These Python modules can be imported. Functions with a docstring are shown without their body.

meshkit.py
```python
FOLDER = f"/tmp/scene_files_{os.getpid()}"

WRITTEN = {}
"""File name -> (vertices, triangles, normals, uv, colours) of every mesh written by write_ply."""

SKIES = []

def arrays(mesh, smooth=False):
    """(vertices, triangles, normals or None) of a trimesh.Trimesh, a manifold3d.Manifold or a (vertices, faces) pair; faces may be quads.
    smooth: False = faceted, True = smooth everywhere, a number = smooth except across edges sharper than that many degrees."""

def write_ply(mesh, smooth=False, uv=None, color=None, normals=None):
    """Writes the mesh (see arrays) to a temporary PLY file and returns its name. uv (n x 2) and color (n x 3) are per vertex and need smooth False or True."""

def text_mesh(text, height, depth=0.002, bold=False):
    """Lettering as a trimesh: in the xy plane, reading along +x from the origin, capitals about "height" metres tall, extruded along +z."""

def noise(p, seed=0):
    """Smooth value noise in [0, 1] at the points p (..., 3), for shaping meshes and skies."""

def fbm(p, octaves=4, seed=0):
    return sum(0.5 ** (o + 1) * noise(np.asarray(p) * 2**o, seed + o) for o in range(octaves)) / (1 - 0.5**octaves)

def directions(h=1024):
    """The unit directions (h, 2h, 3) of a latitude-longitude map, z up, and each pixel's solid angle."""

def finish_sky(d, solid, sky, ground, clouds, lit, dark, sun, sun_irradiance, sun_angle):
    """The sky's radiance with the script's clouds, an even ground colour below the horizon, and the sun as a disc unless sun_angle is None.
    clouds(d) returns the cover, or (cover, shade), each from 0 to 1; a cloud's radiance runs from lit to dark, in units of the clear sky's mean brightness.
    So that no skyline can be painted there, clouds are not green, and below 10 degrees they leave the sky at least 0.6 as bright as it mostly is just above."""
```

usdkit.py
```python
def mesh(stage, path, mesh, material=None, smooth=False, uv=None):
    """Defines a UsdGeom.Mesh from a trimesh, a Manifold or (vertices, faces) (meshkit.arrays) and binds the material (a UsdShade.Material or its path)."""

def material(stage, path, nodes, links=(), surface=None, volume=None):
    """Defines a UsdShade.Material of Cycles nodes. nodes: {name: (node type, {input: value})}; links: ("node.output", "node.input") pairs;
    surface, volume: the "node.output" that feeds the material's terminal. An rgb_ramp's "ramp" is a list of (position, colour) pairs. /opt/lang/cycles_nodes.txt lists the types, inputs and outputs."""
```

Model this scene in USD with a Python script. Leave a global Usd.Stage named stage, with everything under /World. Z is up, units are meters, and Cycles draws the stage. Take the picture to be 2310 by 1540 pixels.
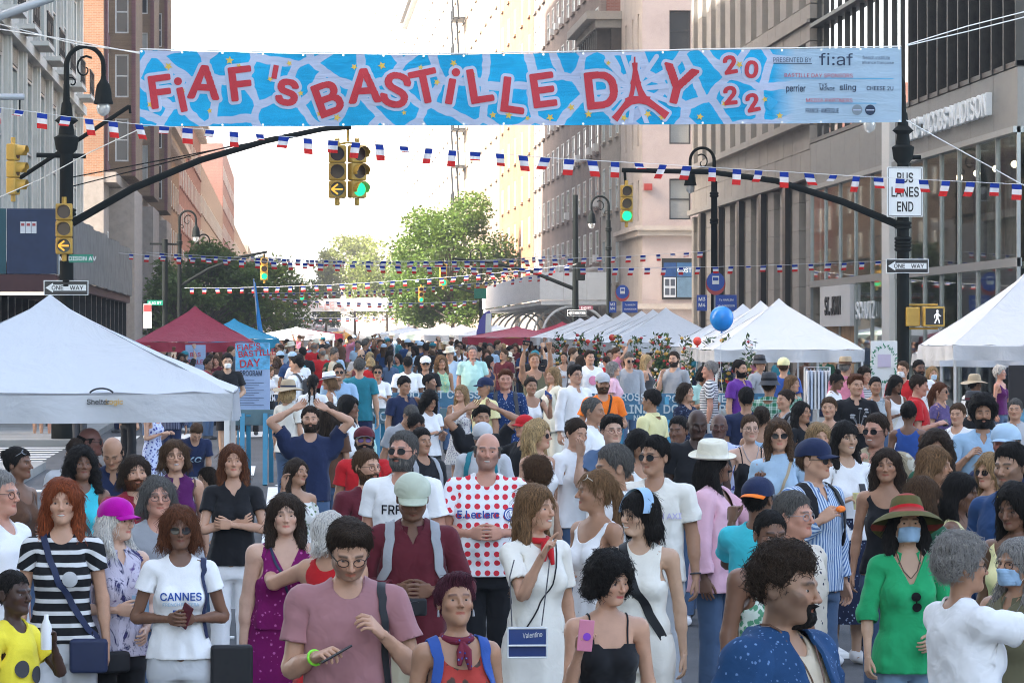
import math, random, numpy as np, trimesh, manifold3d as m3, usdkit, meshkit
from shapely import affinity, box as sbox, union_all
from shapely.geometry import Polygon, MultiPolygon, Point, LineString
from pxr import Usd, UsdGeom, UsdShade, UsdLux, Sdf, Gf, Vt
random.seed(7); np.random.seed(7)
# ---------------------------------------------------------------- camera, sky, sun, exposure
# The avenue runs along +y, the camera stands on a low platform in it and looks up the street, a little to the right.
stage = Usd.Stage.CreateInMemory()
UsdGeom.SetStageUpAxis(stage, UsdGeom.Tokens.z); UsdGeom.SetStageMetersPerUnit(stage, 1.0)
UsdGeom.Xform.Define(stage, '/World'); UsdGeom.Scope.Define(stage, '/World/Looks')
FPX, PW, PH = 7800.0, 2310.0, 1540.0      # focal length in pixels of the photograph, and its size
CAM_H, VPX = 2.45, 650.0
YAW = math.atan2(PW / 2 - VPX, FPX)
EXPOSURE = 3.1
cam = UsdGeom.Camera.Define(stage, '/World/camera')
cam.CreateHorizontalApertureAttr(36.0); cam.CreateVerticalApertureAttr(36.0 * 682 / 1024)
cam.CreateFocalLengthAttr(36.0 * FPX / PW)
cam.CreateVerticalApertureOffsetAttr(0.0)
cam.CreateClippingRangeAttr(Gf.Vec2f(.5, 20000)); cam.CreateExposureAttr(EXPOSURE)
cam.AddTranslateOp().Set(Gf.Vec3d(0, 0, CAM_H)); cam.AddRotateXYZOp().Set(Gf.Vec3f(90, 0, -math.degrees(YAW)))
SUN_EL, SUN_AZ = math.radians(42), math.radians(180 + 78)      # azimuth clockwise from +y: from behind, to the left
sun_to = np.array([math.sin(SUN_AZ) * math.cos(SUN_EL), math.cos(SUN_AZ) * math.cos(SUN_EL), math.sin(SUN_EL)])
sky_mat = usdkit.material(stage, '/World/Looks/sky_air', {
    'sky': ('sky_texture', dict(sky_type='single_scattering', sun_disc=False, sun_elevation=SUN_EL, sun_rotation=math.atan2(sun_to[0], sun_to[1]), air_density=1.0, aerosol_density=2.5, altitude=10.0)),
    'warm': ('mix_color', dict(blend_type='multiply', fac=1.0, b=(1.10, 1.0, .87), use_clamp=False)), 'bg': ('background_shader', dict(strength=.12))}, [('sky.color', 'warm.a'), ('warm.result', 'bg.color')], surface='bg.background')
dome = UsdLux.DomeLight.Define(stage, '/World/sky'); UsdShade.MaterialBindingAPI.Apply(dome.GetPrim()).Bind(sky_mat)
dome.GetPrim().SetCustomDataByKey('kind', 'structure')
sun = UsdLux.DistantLight.Define(stage, '/World/sun')
sun.CreateIntensityAttr(.8); sun.CreateAngleAttr(.5); sun.CreateNormalizeAttr(True); sun.CreateColorAttr(Gf.Vec3f(1, .95, .87))
z_ = Gf.Vec3d(*map(float, sun_to)); sun.AddTransformOp().Set(Gf.Matrix4d().SetRotate(Gf.Rotation(Gf.Vec3d(0, 0, 1), z_)))
# ---------------------------------------------------------------- where things stand: pixels of the photograph and a distance up the street give a place
_GY = np.array([-200, 0, 30, 73, 100, 160, 300, 500, 800, 1100, 4000.]); _GZ = np.array([0, 0, .05, .30, .52, .80, 1.4, 2.5, 6.0, 10.5, 55])
def gz(y, x=None):
    """Height of the ground: a gentle rise up the street, and the roadway's crown around the crossing."""
    z = float(np.interp(y, _GY, _GZ))
    if x is not None and -4.2 < x < 12.5:
        t = min(max((y - 38) / 24, 0), 1) * min(max((700 - y) / 200, 0), 1); z += .20 * t * (1 - ((x - 4.15) / 8.35) ** 2)
    return z
def X_at(px, y):
    """x in the world of photograph column px at distance y up the street (small yaw taken exactly)."""
    t = math.tan(YAW + math.atan2(px - PW / 2, FPX)); return t * y
def depth(x, y):
    return x * math.sin(YAW) + y * math.cos(YAW)
def at(px, py, y):
    x = X_at(px, y); d = depth(x, y)
    return np.array([x, y, CAM_H + (PH / 2 - py) / FPX * d])
# ---------------------------------------------------------------- helpers: naming, meshes, materials
_names = {}
def numbered(parent, name):
    k = (parent, name); n = _names.get(k, 0); _names[k] = n + 1
    return f'{parent}/{name}' if n == 0 else f'{parent}/{name}_{n:03d}'
def tag(p, label=None, cat=None, group=None, kind=None):
    p = p.GetPrim() if hasattr(p, 'GetPrim') else p
    for k, v in (('label', label), ('category', cat), ('group', group), ('kind', kind)):
        if v:
            p.SetCustomDataByKey(k, v)
    return p
def path_of(parent):
    if parent is None:
        return '/World'
    return str((parent.GetPrim() if hasattr(parent, 'GetPrim') else parent).GetPath())
TRIS = [0]
def put(name, mesh, mat, parent=None, smooth=False, cd=None, rest=None, label=None, cat=None, group=None, kind=None):
    """One Mesh prim under parent or /World. cd: a colour per vertex; rest: the coordinates its pattern is laid out in."""
    v, f, n = meshkit.arrays(mesh, smooth)
    path = numbered(path_of(parent), name)
    m = UsdGeom.Mesh.Define(stage, path)
    TRIS[0] += len(f)
    m.CreatePointsAttr(Vt.Vec3fArray.FromNumpy(np.ascontiguousarray(v, np.float32)))
    m.CreateFaceVertexCountsAttr(Vt.IntArray.FromNumpy(np.full(len(f), 3, np.int32)))
    m.CreateFaceVertexIndicesAttr(Vt.IntArray.FromNumpy(np.ascontiguousarray(f, np.int32).ravel()))
    m.CreateSubdivisionSchemeAttr('none')
    if n is not None:
        m.CreateNormalsAttr(Vt.Vec3fArray.FromNumpy(np.ascontiguousarray(n, np.float32))); m.SetNormalsInterpolation('vertex')
    api = UsdGeom.PrimvarsAPI(m)
    if cd is not None:
        cd = np.asarray(cd, np.float32)
        if cd.ndim == 1:
            cd = np.tile(cd, (len(v), 1))
        api.CreatePrimvar('Cd', Sdf.ValueTypeNames.Color3fArray, 'vertex').Set(Vt.Vec3fArray.FromNumpy(np.ascontiguousarray(cd)))
    if rest is not None:
        api.CreatePrimvar('rest', Sdf.ValueTypeNames.Vector3fArray, 'vertex').Set(Vt.Vec3fArray.FromNumpy(np.ascontiguousarray(rest, np.float32)))
    if mat is not None:
        UsdShade.MaterialBindingAPI.Apply(m.GetPrim()).Bind(mat)
    tag(m, label, cat, group, kind)
    return m
def thing(name, label, cat, loc=(0, 0, 0), rz=0, group=None, kind=None, tilt=None):
    x = UsdGeom.Xform.Define(stage, numbered('/World', name))
    x.AddTranslateOp().Set(Gf.Vec3d(*map(float, loc)))
    if rz:
        x.AddRotateZOp().Set(float(rz))
    tag(x, label, cat, group, kind)
    return x
def dup(root, name, loc, rz=0, label=None, cat=None, group=None):
    x = UsdGeom.Xform.Define(stage, numbered('/World', name))
    x.AddTranslateOp().Set(Gf.Vec3d(*map(float, loc))); x.AddRotateZOp().Set(float(rz))
    x.GetPrim().GetReferences().AddInternalReference(root.GetPrim().GetPath()); x.GetPrim().SetInstanceable(True)
    tag(x, label, cat, group)
    return x
class MB:
    """Collects simple shapes into one mesh."""
    def __init__(s):
        s.v, s.f, s.n = [], [], 0
    def add(s, v, f):
        v, f = np.asarray(v, float), np.asarray(f, int)
        if f.shape[1] == 4:
            f = np.vstack([f[:, [0, 1, 2]], f[:, [0, 2, 3]]])
        s.v.append(v); s.f.append(f + s.n); s.n += len(v); return s
    def box(s, x0, x1, y0, y1, z0, z1):
        x0, x1, y0, y1, z0, z1 = min(x0, x1), max(x0, x1), min(y0, y1), max(y0, y1), min(z0, z1), max(z0, z1)
        v = [(x, y, z) for x in (x0, x1) for y in (y0, y1) for z in (z0, z1)]
        return s.add(v, [(0, 1, 3, 2), (4, 6, 7, 5), (0, 4, 5, 1), (2, 3, 7, 6), (0, 2, 6, 4), (1, 5, 7, 3)])
    def bar(s, a, b, w, h=None, up=(0, 0, 1)):
        a, b = np.array(a, float), np.array(b, float); h = h or w
        t = (b - a) / np.linalg.norm(b - a); u = np.cross(t, up)
        if np.linalg.norm(u) < 1e-3:
            u = np.cross(t, (0, 1, 0))
        u /= np.linalg.norm(u); w_ = np.cross(u, t)
        v = [p + u * i * w / 2 + w_ * j * h / 2 for p in (a, b) for i, j in ((-1, -1), (1, -1), (1, 1), (-1, 1))]
        return s.add(v, [(0, 1, 2, 3), (7, 6, 5, 4), (0, 4, 5, 1), (1, 5, 6, 2), (2, 6, 7, 3), (3, 7, 4, 0)])
    def tube(s, pts, r, n=8, cap=True):
        p = np.asarray(pts, float); r = np.broadcast_to(np.asarray(r, float), (len(p),))
        t = np.gradient(p, axis=0); t /= np.linalg.norm(t, axis=1, keepdims=True) + 1e-12
        a = np.cross(t[0], (0, 0, 1.0) if abs(t[0, 2]) < .9 else (1.0, 0, 0)); vs = []
        for i in range(len(p)):
            a = a - t[i] * (a @ t[i]); a /= np.linalg.norm(a) + 1e-12; b = np.cross(t[i], a)
            th = np.arange(n) * 2 * np.pi / n
            vs.append(p[i] + r[i] * (np.cos(th)[:, None] * a + np.sin(th)[:, None] * b))
        f = [(i * n + j, i * n + (j + 1) % n, (i + 1) * n + (j + 1) % n, (i + 1) * n + j) for i in range(len(p) - 1) for j in range(n)]
        s.add(np.vstack(vs), f)
        if cap:
            for ring, flip in ((0, True), (len(p) - 1, False)):
                c = [(ring * n, ring * n + j, ring * n + j + 1) for j in range(1, n - 1)]
                s.f.append(np.array([x[::-1] if flip else x for x in c]) + s.n - len(p) * n)
        return s
    def lathe(s, prof, c=(0, 0, 0), n=16, ax=None):
        """prof: (radius, height) pairs turned about z."""
        th = np.arange(n) * 2 * np.pi / n; v = np.array([(r * math.cos(t), r * math.sin(t), z) for r, z in prof for t in th]) + np.array(c)
        k = len(prof)
        f = [(i * n + j, i * n + (j + 1) % n, (i + 1) * n + (j + 1) % n, (i + 1) * n + j) for i in range(k - 1) for j in range(n)]
        return s.add(v, f)
    def sheet(s, pts):
        """A flat polygon given as a fan."""
        return s.add(pts, [(0, i, i + 1) for i in range(1, len(pts) - 1)])
    def trim(s, m):
        return s.add(m.vertices, m.faces)
    def get(s):
        return np.vstack(s.v), np.vstack(s.f)
    def move(s, R=None, t=(0, 0, 0)):
        s.v = [(v @ R.T if R is not None else v) + np.asarray(t) for v in s.v]; return s
    def put(s, name, mat, parent=None, **k):
        return put(name, s.get(), mat, parent, **k)
_mats = {}
def mat(name, nodes, links=(), surface='p.BSDF', volume=None):
    if name not in _mats:
        _mats[name] = usdkit.material(stage, '/World/Looks/' + name, nodes, links, surface=surface, volume=volume)
    return _mats[name]
def flat(name, col, rough=.6, metal=0, spec=.5, bump=0, bscale=40, var=.0, vscale=3, coat=0):
    """A plain finish with a little unevenness of tone and relief."""
    if name in _mats:
        return _mats[name]
    col = np.array(col, float)
    n = {'p': ('principled_bsdf', dict(base_color=tuple(col), roughness=rough, metallic=metal, specular_ior_level=spec, coat_weight=coat))}
    l = []
    if var or bump:
        n['tc'] = ('texture_coordinate', {})
    if var:
        n['n'] = ('noise_texture', dict(scale=vscale, detail=5.0, roughness=.62))
        n['r'] = ('rgb_ramp', {'ramp': [(.28, tuple(col * (1 - var))), (.5, tuple(col)), (.74, tuple(np.minimum(col * (1 + var * .8), 1)))]})
        l += [('tc.object', 'n.vector'), ('n.fac', 'r.fac'), ('r.color', 'p.base_color')]
    if bump:
        n['nb'] = ('noise_texture', dict(scale=bscale, detail=3.0)); n['b'] = ('bump', dict(strength=bump, distance=.01))
        l += [('tc.object', 'nb.vector'), ('nb.fac', 'b.height'), ('b.normal', 'p.normal')]
    return mat(name, n, l)
def glow(name, col, k):
    return mat(name, {'e': ('emission', dict(color=col, strength=k))}, (), surface='e.emission')
VC = dict  # short
def attr_mats():
    """Materials whose colour comes with the mesh (the primvar Cd)."""
    at = ('attribute', dict(attribute='Cd'))
    mat('skin', {'a': at, 'n': ('noise_texture', dict(scale=90.0, detail=3.0)), 'tc': ('texture_coordinate', {}), 'b': ('bump', dict(strength=.12, distance=.002)),
        'n2': ('noise_texture', dict(scale=14.0, detail=3.0)), 'm': ('mix_color', dict(blend_type='overlay', fac=.22)),
        'p': ('principled_bsdf', dict(roughness=.48, specular_ior_level=.42, subsurface_weight=.0))},
        [('a.color', 'm.a'), ('tc.object', 'n2.vector'), ('n2.fac', 'm.b'), ('m.result', 'p.base_color'), ('tc.object', 'n.vector'), ('n.fac', 'b.height'), ('b.normal', 'p.normal')])
    mat('hair', {'a': at, 'r': ('attribute', dict(attribute='rest')), 'mp': ('mapping', dict(scale=(150, 150, 12))), 'n': ('noise_texture', dict(scale=1.0, detail=3.0, roughness=.6)),
        'rr': ('rgb_ramp', {'ramp': [(.28, (.3, .3, .3)), (.5, (.85, .85, .85)), (.74, (2.3, 2.15, 1.95))]}), 'm': ('mix_color', dict(blend_type='multiply', fac=1.0, use_clamp=False)),
        'b': ('bump', dict(strength=.9, distance=.012)), 'p': ('principled_bsdf', dict(roughness=.65, specular_ior_level=.15))},
        [('r.vector', 'mp.vector'), ('mp.vector', 'n.vector'), ('n.fac', 'rr.fac'), ('a.color', 'm.a'), ('rr.color', 'm.b'), ('m.result', 'p.base_color'), ('n.fac', 'b.height'), ('b.normal', 'p.normal')])
    mat('cloth', {'a': at, 'tc': ('texture_coordinate', {}), 'n': ('noise_texture', dict(scale=9.0, detail=2.5, roughness=.5, distortion=.8)), 'b': ('bump', dict(strength=.3, distance=.03)),
        'n2': ('noise_texture', dict(scale=5.0, detail=3.0)), 'm': ('mix_color', dict(blend_type='overlay', fac=.14)),
        'p': ('principled_bsdf', dict(roughness=.86, specular_ior_level=.2, sheen_weight=.08))},
        [('tc.object', 'n.vector'), ('n.fac', 'b.height'), ('b.normal', 'p.normal'), ('tc.object', 'n2.vector'), ('a.color', 'm.a'), ('n2.fac', 'm.b'), ('m.result', 'p.base_color')])
    mat('gloss', {'a': at, 'p': ('principled_bsdf', dict(roughness=.22, specular_ior_level=.5))}, [('a.color', 'p.base_color')])
    mat('matte', {'a': at, 'p': ('principled_bsdf', dict(roughness=.62, specular_ior_level=.35))}, [('a.color', 'p.base_color')])
    mat('print', {'a': at, 'p': ('principled_bsdf', dict(roughness=.8, specular_ior_level=.2))}, [('a.color', 'p.base_color')])
def pattern(kind, c1, c2, c3=None, scale=1.0):
    """A printed cloth in the coordinates of its own cut (the primvar rest)."""
    key = f'cloth_{kind}_{len(_mats)}'
    c3 = c3 or c2
    n = {'r': ('attribute', dict(attribute='rest')), 'tc': ('texture_coordinate', {}), 'nb': ('noise_texture', dict(scale=9.0, detail=2.5, distortion=.8)), 'b': ('bump', dict(strength=.3, distance=.03)),
         'p': ('principled_bsdf', dict(roughness=.84, specular_ior_level=.2))}
    l = [('tc.object', 'nb.vector'), ('nb.fac', 'b.height'), ('b.normal', 'p.normal')]
    if kind in ('hstripe', 'vstripe'):
        s = scale
        n['mp'] = ('mapping', dict(scale=(0, 0, s) if kind == 'hstripe' else (s, 0, 0)))
        n['nz'] = ('noise_texture', dict(scale=6.0, detail=2.0))
        n['w'] = ('wave_texture', dict(wave_type='bands', bands_direction='z' if kind == 'hstripe' else 'x', scale=1.0, distortion=.35, detail=1.0))
        n['k'] = ('rgb_ramp', {'ramp': [(0, c1), (.70, c1), (.78, c2), (1, c2)] if kind == 'hstripe' else [(0, c1), (.42, c1), (.62, c2), (1, c2)]})
        l += [('r.vector', 'mp.vector'), ('mp.vector', 'w.vector'), ('w.fac', 'k.fac'), ('k.color', 'p.base_color')]
    elif kind == 'dots':
        n['mp'] = ('mapping', dict(scale=(scale, .0, scale)))
        n['v'] = ('voronoi_texture', dict(dimensions='2D', feature='f1', scale=1.0, randomness=.12))
        n['sw'] = ('separate_xyz', {}); n['cb'] = ('combine_xyz', {})
        n['k'] = ('rgb_ramp', {'ramp': [(0, c2), (.29, c2), (.32, c1), (1, c1)]})
        l += [('r.vector', 'sw.vector'), ('sw.x', 'cb.x'), ('sw.z', 'cb.y'), ('cb.vector', 'mp.vector'), ('mp.vector', 'v.vector'), ('v.distance', 'k.fac'), ('k.color', 'p.base_color')]
        n['mp'] = ('mapping', dict(scale=(scale, scale, scale)))
    elif kind in ('floral', 'leaf', 'speck'):
        n['v'] = ('voronoi_texture', dict(feature='smooth_f1' if kind != 'speck' else 'f1', scale=scale, randomness=1.0, smoothness=.25))
        n['nz'] = ('noise_texture', dict(scale=scale * .9, detail=3.0, distortion=1.5))
        lim = {'floral': .36, 'leaf': .48, 'speck': .22}[kind]
        n['k'] = ('rgb_ramp', {'ramp': [(0, c2), (lim * .55, c3), (lim * .9, c3), (lim, c1), (1, c1)]})
        n['mm'] = ('math', dict(math_type='multiply_add', value2=.5, value3=-.25)); n['ad'] = ('math', dict(math_type='add'))
        l += [('r.vector', 'v.vector'), ('r.vector', 'nz.vector'), ('nz.fac', 'mm.value1'), ('v.distance', 'ad.value1'), ('mm.value', 'ad.value2'), ('ad.value', 'k.fac'), ('k.color', 'p.base_color')]
    elif kind == 'tiedye':
        n['mp'] = ('mapping', dict(scale=(scale, scale, scale * .45)))
        n['nz'] = ('noise_texture', dict(scale=1.0, detail=4.0, roughness=.65, distortion=1.2))
        n['k'] = ('rgb_ramp', {'ramp': [(.30, c2), (.42, c3), (.50, c1), (.60, c1), (.68, c2), (.78, c1)]})
        l += [('r.vector', 'mp.vector'), ('mp.vector', 'nz.vector'), ('nz.fac', 'k.fac'), ('k.color', 'p.base_color')]
    elif kind in ('check', 'plaid'):
        for ax, nm in (('x', 'a'), ('z', 'c')):
            n['w' + nm] = ('wave_texture', dict(wave_type='bands', bands_direction=ax, profile='tri', scale=scale, distortion=0.0))
            n['k' + nm] = ('rgb_ramp', {'ramp': [(0, c1), (.48, c1), (.54, c2), (.92, c2), (.94, c3), (1, c3)]})
            l += [('r.vector', f'w{nm}.vector'), (f'w{nm}.fac', f'k{nm}.fac')]
        n['m'] = ('mix_color', dict(blend_type='mix', fac=.5))
        l += [('ka.color', 'm.a'), ('kc.color', 'm.b'), ('m.result', 'p.base_color')]
    return mat(key, n, l)
# ---------------------------------------------------------------- people: bodies, clothes and hair as level sets in one rest pose, then bent at the joints
def sstep(a, b, x):
    t = np.clip((x - a) / (b - a), 0, 1)
    return t * t * (3 - 2 * t)
def smin(a, b, k):
    h = np.clip(0.5 + 0.5 * (b - a) / k, 0, 1)
    return b * (1 - h) + a * h - k * h * (1 - h)
def smax(a, b, k):
    return -smin(-a, -b, k)
def ell(P, c, r):
    q = P - np.asarray(c); r = np.asarray(r)
    k0 = np.linalg.norm(q / r, axis=-1); k1 = np.linalg.norm(q / r ** 2, axis=-1)
    return k0 * (k0 - 1) / np.maximum(k1, 1e-9)
def cone(P, a, b, r1, r2):
    a, b = np.asarray(a, float), np.asarray(b, float); ba = b - a; pa = P - a
    h = np.clip(pa @ ba / (ba @ ba), 0, 1)
    return np.linalg.norm(pa - h[..., None] * ba, axis=-1) - (r1 + (r2 - r1) * h)
def nets(f, xs, ys, zs, project=2):
    """The surface f = 0 as a closed quad mesh, by surface nets on a rectilinear grid, its vertices then moved onto the surface."""
    G = np.stack(np.meshgrid(xs, ys, zs, indexing='ij'), -1)
    D = f(G.reshape(-1, 3)).reshape(G.shape[:3])
    S = D < 0
    n = np.array(D.shape) - 1
    corners = [(i, j, k) for i in (0, 1) for j in (0, 1) for k in (0, 1)]
    sl = lambda a, o: a[o[0]:o[0] + n[0], o[1]:o[1] + n[1], o[2]:o[2] + n[2]]
    cnt = sum(sl(S, o).astype(np.int8) for o in corners)
    active = (cnt > 0) & (cnt < 8)
    idx = -np.ones(active.shape, int); idx[active] = np.arange(active.sum())
    I = np.argwhere(active)
    acc, w = np.zeros((len(I), 3)), np.zeros(len(I))
    at = lambda o: tuple((I + np.array(o)).T)
    for o in corners:
        for ax in range(3):
            if o[ax]:
                continue
            o2 = list(o); o2[ax] = 1
            d0, d1 = D[at(o)], D[at(o2)]
            m = (d0 < 0) != (d1 < 0)
            t = np.where(m, d0 / np.where(m, d0 - d1, 1), 0)
            p = G[at(o)] + t[:, None] * (G[at(o2)] - G[at(o)])
            acc[m] += p[m]; w += m
    V = acc / np.maximum(w, 1)[:, None]
    quads = []
    for ax in range(3):
        b, c = (ax + 1) % 3, (ax + 2) % 3
        s0 = [slice(None)] * 3; s1 = [slice(None)] * 3
        s0[ax], s1[ax] = slice(0, -1), slice(1, None)
        s0[b] = s1[b] = s0[c] = s1[c] = slice(1, -1)
        A, Bq = S[tuple(s0)], S[tuple(s1)]
        off = np.zeros(3, int); off[b] = off[c] = 1
        for m, flip in ((A & ~Bq, False), (~A & Bq, True)):
            J = np.argwhere(m) + off
            eb, ec = np.eye(3, dtype=int)[b], np.eye(3, dtype=int)[c]
            q = np.stack([idx[tuple((J - eb - ec).T)], idx[tuple((J - ec).T)], idx[tuple(J.T)], idx[tuple((J - eb).T)]], 1)
            quads.append(q[:, ::-1] if flip else q)
    Q = np.vstack(quads)
    for _ in range(project):
        d, g = grad(f, V)
        V = V - np.clip(d, -.01, .01)[:, None] * g
    F = np.vstack([Q[:, [0, 1, 2]], Q[:, [0, 2, 3]]])
    return V, F
def grad(f, V, e=.0015):
    d = f(V); g = np.stack([f(V + e * np.eye(3)[k]) - f(V - e * np.eye(3)[k]) for k in range(3)], -1)
    return d, g / np.maximum(np.linalg.norm(g, axis=1, keepdims=True), 1e-9)
def clip_mesh(V, F, f):
    """Keeps where f < 0, cutting triangles along f = 0."""
    s = f < 0
    c = s[F].sum(1)
    out, newv, key, base = [F[c == 3]], [], {}, len(V)
    def cut(i, j):
        k = (i, j) if i < j else (j, i)
        if k not in key:
            t = f[i] / (f[i] - f[j]); key[k] = base + len(newv); newv.append(V[i] + t * (V[j] - V[i]))
        return key[k]
    extra = []
    for t in F[(c == 1) | (c == 2)]:
        t = list(t)
        if s[t].sum() == 1:
            k = int(np.argmax(s[t])); a, b_, d = t[k], t[(k + 1) % 3], t[(k + 2) % 3]
            extra.append((a, cut(a, b_), cut(a, d)))
        else:
            k = int(np.argmin(s[t])); a, b_, d = t[k], t[(k + 1) % 3], t[(k + 2) % 3]
            p, q = cut(a, b_), cut(a, d)
            extra += [(p, b_, d), (p, d, q)]
    F2 = np.vstack(out + ([np.array(extra)] if extra else []))
    V2 = np.vstack([V] + ([np.array(newv)] if newv else []))
    used = np.unique(F2); m = -np.ones(len(V2), int); m[used] = np.arange(len(used))
    return V2[used], m[F2]
# --- the builds. z, half width, half depth, centre y of the trunk
BUILDS = {
    'm': dict(sh=.188, ar=1.0, leg=1.0, bust=0, prof=[(.80, .165, .112, .005), (.93, .170, .118, .01), (1.04, .152, .106, .0), (1.13, .150, .106, -.004), (1.25, .170, .117, -.004), (1.33, .180, .116, .002), (1.39, .172, .098, .01), (1.44, .115, .075, .015), (1.475, .06, .055, .015)]),
    'h': dict(sh=.192, ar=1.14, leg=1.14, bust=0, prof=[(.80, .19, .135, .0), (.93, .198, .148, -.005), (1.04, .196, .160, -.03), (1.13, .192, .160, -.035), (1.25, .192, .142, -.018), (1.33, .192, .126, .0), (1.39, .178, .102, .01), (1.44, .12, .08, .015), (1.475, .066, .06, .015)]),
    'f': dict(sh=.164, ar=.82, leg=.95, bust=.052, prof=[(.80, .172, .112, .008), (.93, .176, .118, .012), (1.04, .142, .098, .0), (1.12, .126, .088, -.002), (1.23, .142, .098, -.002), (1.33, .150, .098, .004), (1.39, .142, .084, .01), (1.44, .095, .066, .015), (1.475, .052, .05, .015)]),
    'g': dict(sh=.176, ar=1.05, leg=1.1, bust=.068, prof=[(.80, .20, .135, .008), (.93, .206, .145, .005), (1.04, .184, .138, -.015), (1.12, .170, .126, -.012), (1.23, .170, .118, -.005), (1.33, .168, .110, .002), (1.39, .155, .092, .01), (1.44, .102, .07, .015), (1.475, .058, .055, .015)]),
    'c': dict(sh=.150, ar=.76, leg=.85, bust=0, prof=[(.80, .135, .095, .005), (.93, .138, .100, .005), (1.04, .130, .096, -.008), (1.13, .128, .094, -.008), (1.25, .134, .096, -.004), (1.33, .140, .094, .002), (1.39, .134, .08, .01), (1.44, .09, .062, .015), (1.475, .05, .048, .015)]),
}
A0 = np.array([math.sin(math.radians(42)), 0, -math.cos(math.radians(42))])
LU, LF, LH = .285, .25, .18
def arm_joints(B, s):
    S_ = np.array([s * B['sh'], .012, 1.405]); a = A0 * [s, 1, 1]
    return S_, S_ + a * LU, S_ + a * (LU + LF), a
def trunk(P, prof, grow=0.0, lo=None, hi=None):
    z = P[..., 2]; T = np.array(prof)
    a, b, c = (np.interp(z, T[:, 0], T[:, k]) for k in (1, 2, 3))
    a, b = a + grow, b + grow
    q = np.sqrt((np.abs(P[..., 0]) / a) ** 2.3 + (np.abs(P[..., 1] - c) / b) ** 2.3 + 1e-9) ** (2 / 2.3)
    d = (q - 1) * np.minimum(a, b) * .85
    lo, hi = T[0, 0] if lo is None else lo, T[-1, 0] if hi is None else hi
    return smax(d, np.maximum(lo - z, z - hi), .02)
def body_sdf(B, neck=True, feet=True):
    def f(P):
        X = P.copy(); X[..., 0] = np.abs(X[..., 0])
        S_, E, W, a = arm_joints(B, 1); r = B['ar']
        d = trunk(X, B['prof'])
        d = smin(d, cone(X, (.06, .02, 1.435), S_ - [.008, 0, 0], .045, .054 * r), .05)
        arm = smin(cone(X, S_, E, .052 * r, .040 * r), cone(X, E, W, .040 * r, .025 * r), .02)
        arm = smin(arm, cone(X, S_ + a * (LU - .01), S_ + a * (LU + .1), .036 * r, .039 * r), .02)
        d = smin(d, arm, .03)
        l = B['leg']
        leg = smin(cone(X, (.088, .01, .88), (.092, .0, .50), .088 * l, .054 * l), cone(X, (.092, .0, .50), (.092, .02, .09), .053 * l, .036 * l), .03)
        leg = smin(leg, cone(X, (.094, .025, .40), (.092, .02, .25), .05 * l, .036 * l), .04)
        if feet:
            leg = smin(leg, cone(X, (.092, .03, .05), (.105, -.12, .032), .042, .032), .03)
        d = smin(d, leg, .04)
        if B['bust']:
            d = smin(d, ell(X, (.068, -.085, 1.245), (B['bust'], B['bust'], B['bust'])), .035)
        if neck:
            d = smax(smin(d, cone(X, (0, .02, 1.44), (0, .012, 1.53), .056 if B['sh'] > .18 else .047, .052 if B['sh'] > .18 else .044), .03), X[..., 2] - 1.535, .01)
        return d
    return f
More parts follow.
